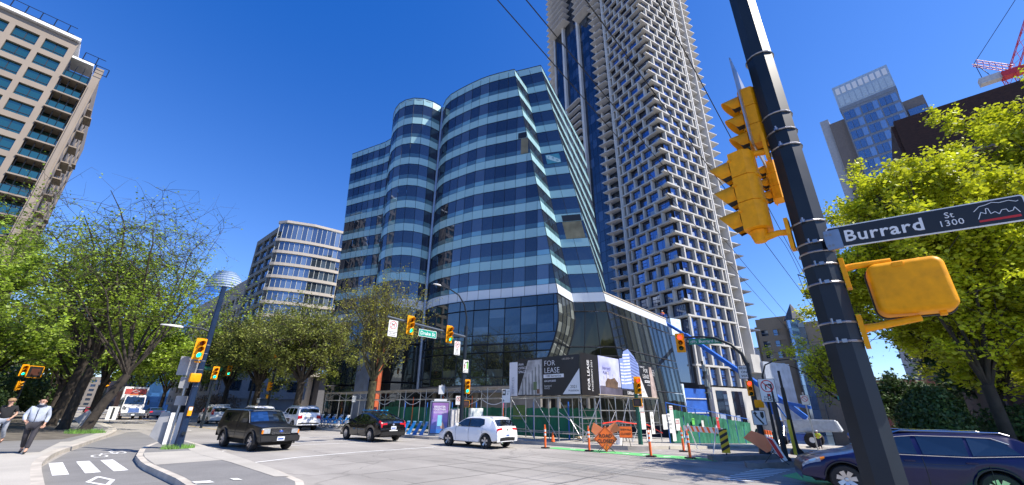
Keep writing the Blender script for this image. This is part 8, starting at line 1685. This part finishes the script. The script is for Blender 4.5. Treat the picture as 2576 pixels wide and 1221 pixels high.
    if hairm:
        vs, fs = [], []; n = 14; rows = 6
        for i in range(rows):
            th = R(8 + i * 17)
            for k in range(n):
                a = 2 * math.pi * k / n; q = rt_ * math.cos(a) + fw * math.sin(a); front = math.sin(a) > .25
                t2 = min(th, R(52)) if front else th; vs.append(H + Vector((0, 0, .012)) + q * .112 * math.sin(t2) + Vector((0, 0, .128 * math.cos(t2))))
        fs = [(i * n + k, i * n + (k + 1) % n, (i + 1) * n + (k + 1) % n, (i + 1) * n + k) for i in range(rows - 1) for k in range(n)] + [tuple(range(n))]
        m = MB(); m.mesh(vs, fs); m.build('hair', hairm, body, smooth=70)
    if cap:
        m = MB(); m.lathe([(.122, .035), (.123, .075), (.105, .118), (.06, .145), (.001, .152)], 16, T(H)); cp = m.build('cap', cap, p, smooth=60); m = MB(); m.slab([fp(-.085, .09, .05), fp(.085, .09, .05), fp(.06, .20, .035), fp(-.06, .20, .035)], (0, 0, .01)); m.build('cap_peak', cap, cp)
    # clothes over the body
    k_ = ['pelvis', 'waist', 'chest', 'neck', 'shL', 'elL', 'wrL', 'shR', 'elR', 'wrR']; ext = [('pelvis', 'waist'), ('waist', 'chest'), ('chest', 'neck'), ('chest', 'shL'), ('shL', 'elL'), ('chest', 'shR'), ('shR', 'elR')]
    J2 = dict(J); rc = dict(pelvis=(.185 * belly * sx, .145 * belly), waist=(.175 * belly * sx, .15 * belly), chest=(.185 * sx, .15), neck=.085, shL=.088, elL=.066, wrL=.05, shR=.088, elR=.066, wrR=.05)
    J2['neck'] = J['chest'].lerp(J['neck'], .62); J2['pelvis'] = J['pelvis'] + Vector((0, 0, -.03))
    if long_sleeve: ext += [('elL', 'wrL'), ('elR', 'wrR')]; J2['wrL'] = J['elL'].lerp(J['wrL'], .93); J2['wrR'] = J['elR'].lerp(J['wrR'], .93)
    else:
        k_ = [q for q in k_ if q not in ('wrL', 'wrR')]; J2['elL'] = J['shL'].lerp(J['elL'], .75); J2['elR'] = J['shR'].lerp(J['elR'], .75)
    ja = skin('jacket' if long_sleeve else 'shirt', [J2[q] for q in k_], [(k_.index(a), k_.index(b)) for a, b in ext], [rc[q] for q in k_], top, p, 2)
    k2 = ['pelvis', 'hipL', 'knL', 'anL', 'hipR', 'knR', 'anR']; J3 = dict(J); J3['anL'] = J['knL'].lerp(J['anL'], .9); J3['anR'] = J['knR'].lerp(J['anR'], .9)
    skin('trousers', [J3[q] for q in k2], [(0, 1), (1, 2), (2, 3), (0, 4), (4, 5), (5, 6)], [(.165 * belly, .13 * belly), .108, .078, .066, .108, .078, .066], bottom, p, 2)
    for s_ in 'LR': a, t_ = J['an' + s_], J['to' + s_]; skin('shoe', [a + Vector((0, 0, -.02)) + (a - t_) * .25, a.lerp(t_, .45) + Vector((0, 0, -.012)), t_ + (t_ - a) * .15], [(0, 1), (1, 2)], [.048, .045, .036], shoe, p, 1)
    if hood: m = MB(); m.lathe([(.11, -.04), (.135, .0), (.12, .05), (.095, .06)], 14, T(J['neck'] + Vector((0, .02, -.02)))); m.build('hood', hood, ja, smooth=70)
    if vest:
        for s_ in (-1, 1): m = MB(); m.path([J['chest'] + Vector((s_ * .09, -.14, .12)), J['chest'] + Vector((s_ * .10, -.185, 0)), J['waist'] + Vector((s_ * .10, -.185, -.05))], .022, n=4); m.build('reflective_strip', vest, ja)
    return p, J
walk = dict(pelvis=(0, 0, .95), waist=(0, -.01, 1.10), chest=(0, -.02, 1.32), neck=(0, -.03, 1.50), headlow=(0, -.05, 1.56), head=(0, -.065, 1.64), headtop=(0, -.06, 1.71), shL=(.20, -.01, 1.42), elL=(.27, .05, 1.15), wrL=(.26, -.06, .93), hndL=(.25, -.09, .86), shR=(-.20, -.02, 1.42), elR=(-.30, -.05, 1.17), wrR=(-.22, -.22, 1.02), hndR=(-.16, -.27, .98),
            hipL=(.10, 0, .90), knL=(.10, -.14, .52), anL=(.10, -.26, .10), toL=(.11, -.42, .045), hipR=(-.10, 0, .90), knR=(-.10, .06, .50), anR=(-.10, .26, .13), toR=(-.10, .13, .04))
m1, J1 = person('bald man with glasses in a pale grey zipped jacket walking on the left pavement', (.45, 22.6, .155), R(-12), walk, mat('jacket_grey', (.38, .42, .50), .8, var=.15, scale=6, bump=.3), mat('trouser_black', (.03, .028, .035), .85, var=.2, scale=6), mat('shoe_black', (.015, .015, .015), .5), None, True, belly=1.18, hood=mat('hood_navy', (.02, .03, .06), .8), sx=1.08)
H = J1['head']; g_ = MB(); [g_.path([(s_ * .04 + .024 * math.cos(2 * math.pi * k / 10), H.y - .104, H.z + .012 + .02 * math.sin(2 * math.pi * k / 10)) for k in range(11)], .003, n=4) for s_ in (-1, 1)]; g_.tube((-.018, H.y - .105, H.z + .015), (.018, H.y - .105, H.z + .015), .003, n=4); g_.build('glasses', DKM, m1)
g_ = MB(); g_.tube((0, -.175, 1.42), (0, -.185, .98), .008, n=4); g_.build('zip', DKM, m1)
bd_ = MB(); bd_.lathe([(.052, -.02), (.062, .0), (.06, .03)], 10, T((0, H.y - .032, H.z - .09))); bd_.build('beard', mat('beard_white', (.55, .52, .5), .8), m1, smooth=60)
w2 = dict(walk); w2.update(knL=(.10, .05, .5), anL=(.10, .30, .16), toL=(.10, .20, .05), knR=(-.10, -.15, .52), anR=(-.10, -.30, .10), toR=(-.11, -.46, .045), wrR=(-.30, -.10, .93), hndR=(-.30, -.13, .86), elR=(-.28, .05, 1.16), wrL=(.24, -.16, 1.0), hndL=(.2, -.22, .95))
m2_, _ = person('man in a black t-shirt and brown cap walking behind the man in grey', (-.35, 28.8, .155), R(-18), w2, mat('tshirt_black', (.015, .015, .017), .85), mat('jeans_grey', (.30, .32, .36), .85, var=.25, scale=7), mat('shoe_brown', (.12, .05, .03), .6), HAIRD, False, cap=mat('cap_brown', (.28, .17, .09), .8), belly=1.05)
stand = dict(walk); stand.update(knL=(.10, -.01, .5), anL=(.11, .0, .09), toL=(.13, -.15, .04), knR=(-.10, -.01, .5), anR=(-.11, 0, .09), toR=(-.13, -.15, .04), elL=(.30, -.02, 1.18), wrL=(.20, -.18, 1.10), hndL=(.14, -.22, 1.10), elR=(-.30, -.02, 1.18), wrR=(-.20, -.18, 1.06), hndR=(-.14, -.22, 1.05))
VST = mat('vest_lime', (.45, .75, .05), .7); 
person('safety worker in a lime and orange vest standing in front of the boom lift', (56.5, 7.4, ground_z(56.5)), R(-80), stand, VST, mat('navy_trousers', (.02, .025, .06), .8), mat('shoe_black', (0, 0, 0)), None, False, cap=mat('helmet_white', (.7, .7, .7), .4), vest=mat('vest_orange', (.9, .2, .02), .6))
person('worker with white helmet and dark green top near the median signal pole', (44, 10.0, ground_z(44)), R(-60), stand, mat('top_green', (.05, .10, .06), .8), mat('navy_trousers', (0, 0, 0)), mat('shoe_black', (0, 0, 0)), None, True, cap=mat('helmet_white', (.7, .7, .7), .4))
person('distant walker in dark clothes on the side street pavement, nearer the camera', (52, 3.6, ground_z(52) + .1), R(-100), walk, mat('coat_dark', (.03, .03, .035), .8), mat('jeans_blue', (.06, .09, .16), .8), mat('shoe_brown', (0, 0, 0)), HAIRD, True)
person('distant walker in a blue top beside the dark-clothed one on the side street pavement', (54, 4.4, ground_z(54) + .1), R(60), w2, mat('top_blue', (.05, .10, .30), .8), mat('navy_trousers', (0, 0, 0)), mat('shoe_brown', (0, 0, 0)), HAIRD, False)
person('worker in orange standing in the raised basket of the blue boom lift', (70.6, 27.6, bz + 18.35), R(-60), stand, mat('vest_orange', (0, 0, 0)), mat('navy_trousers', (0, 0, 0)), mat('shoe_black', (0, 0, 0)), None, True, cap=mat('helmet_white', (.7, .7, .7), .4))
print('vertices', sum(len(o.data.vertices) for o in bpy.data.objects if o.type == 'MESH'), 'objects', len(bpy.data.objects))
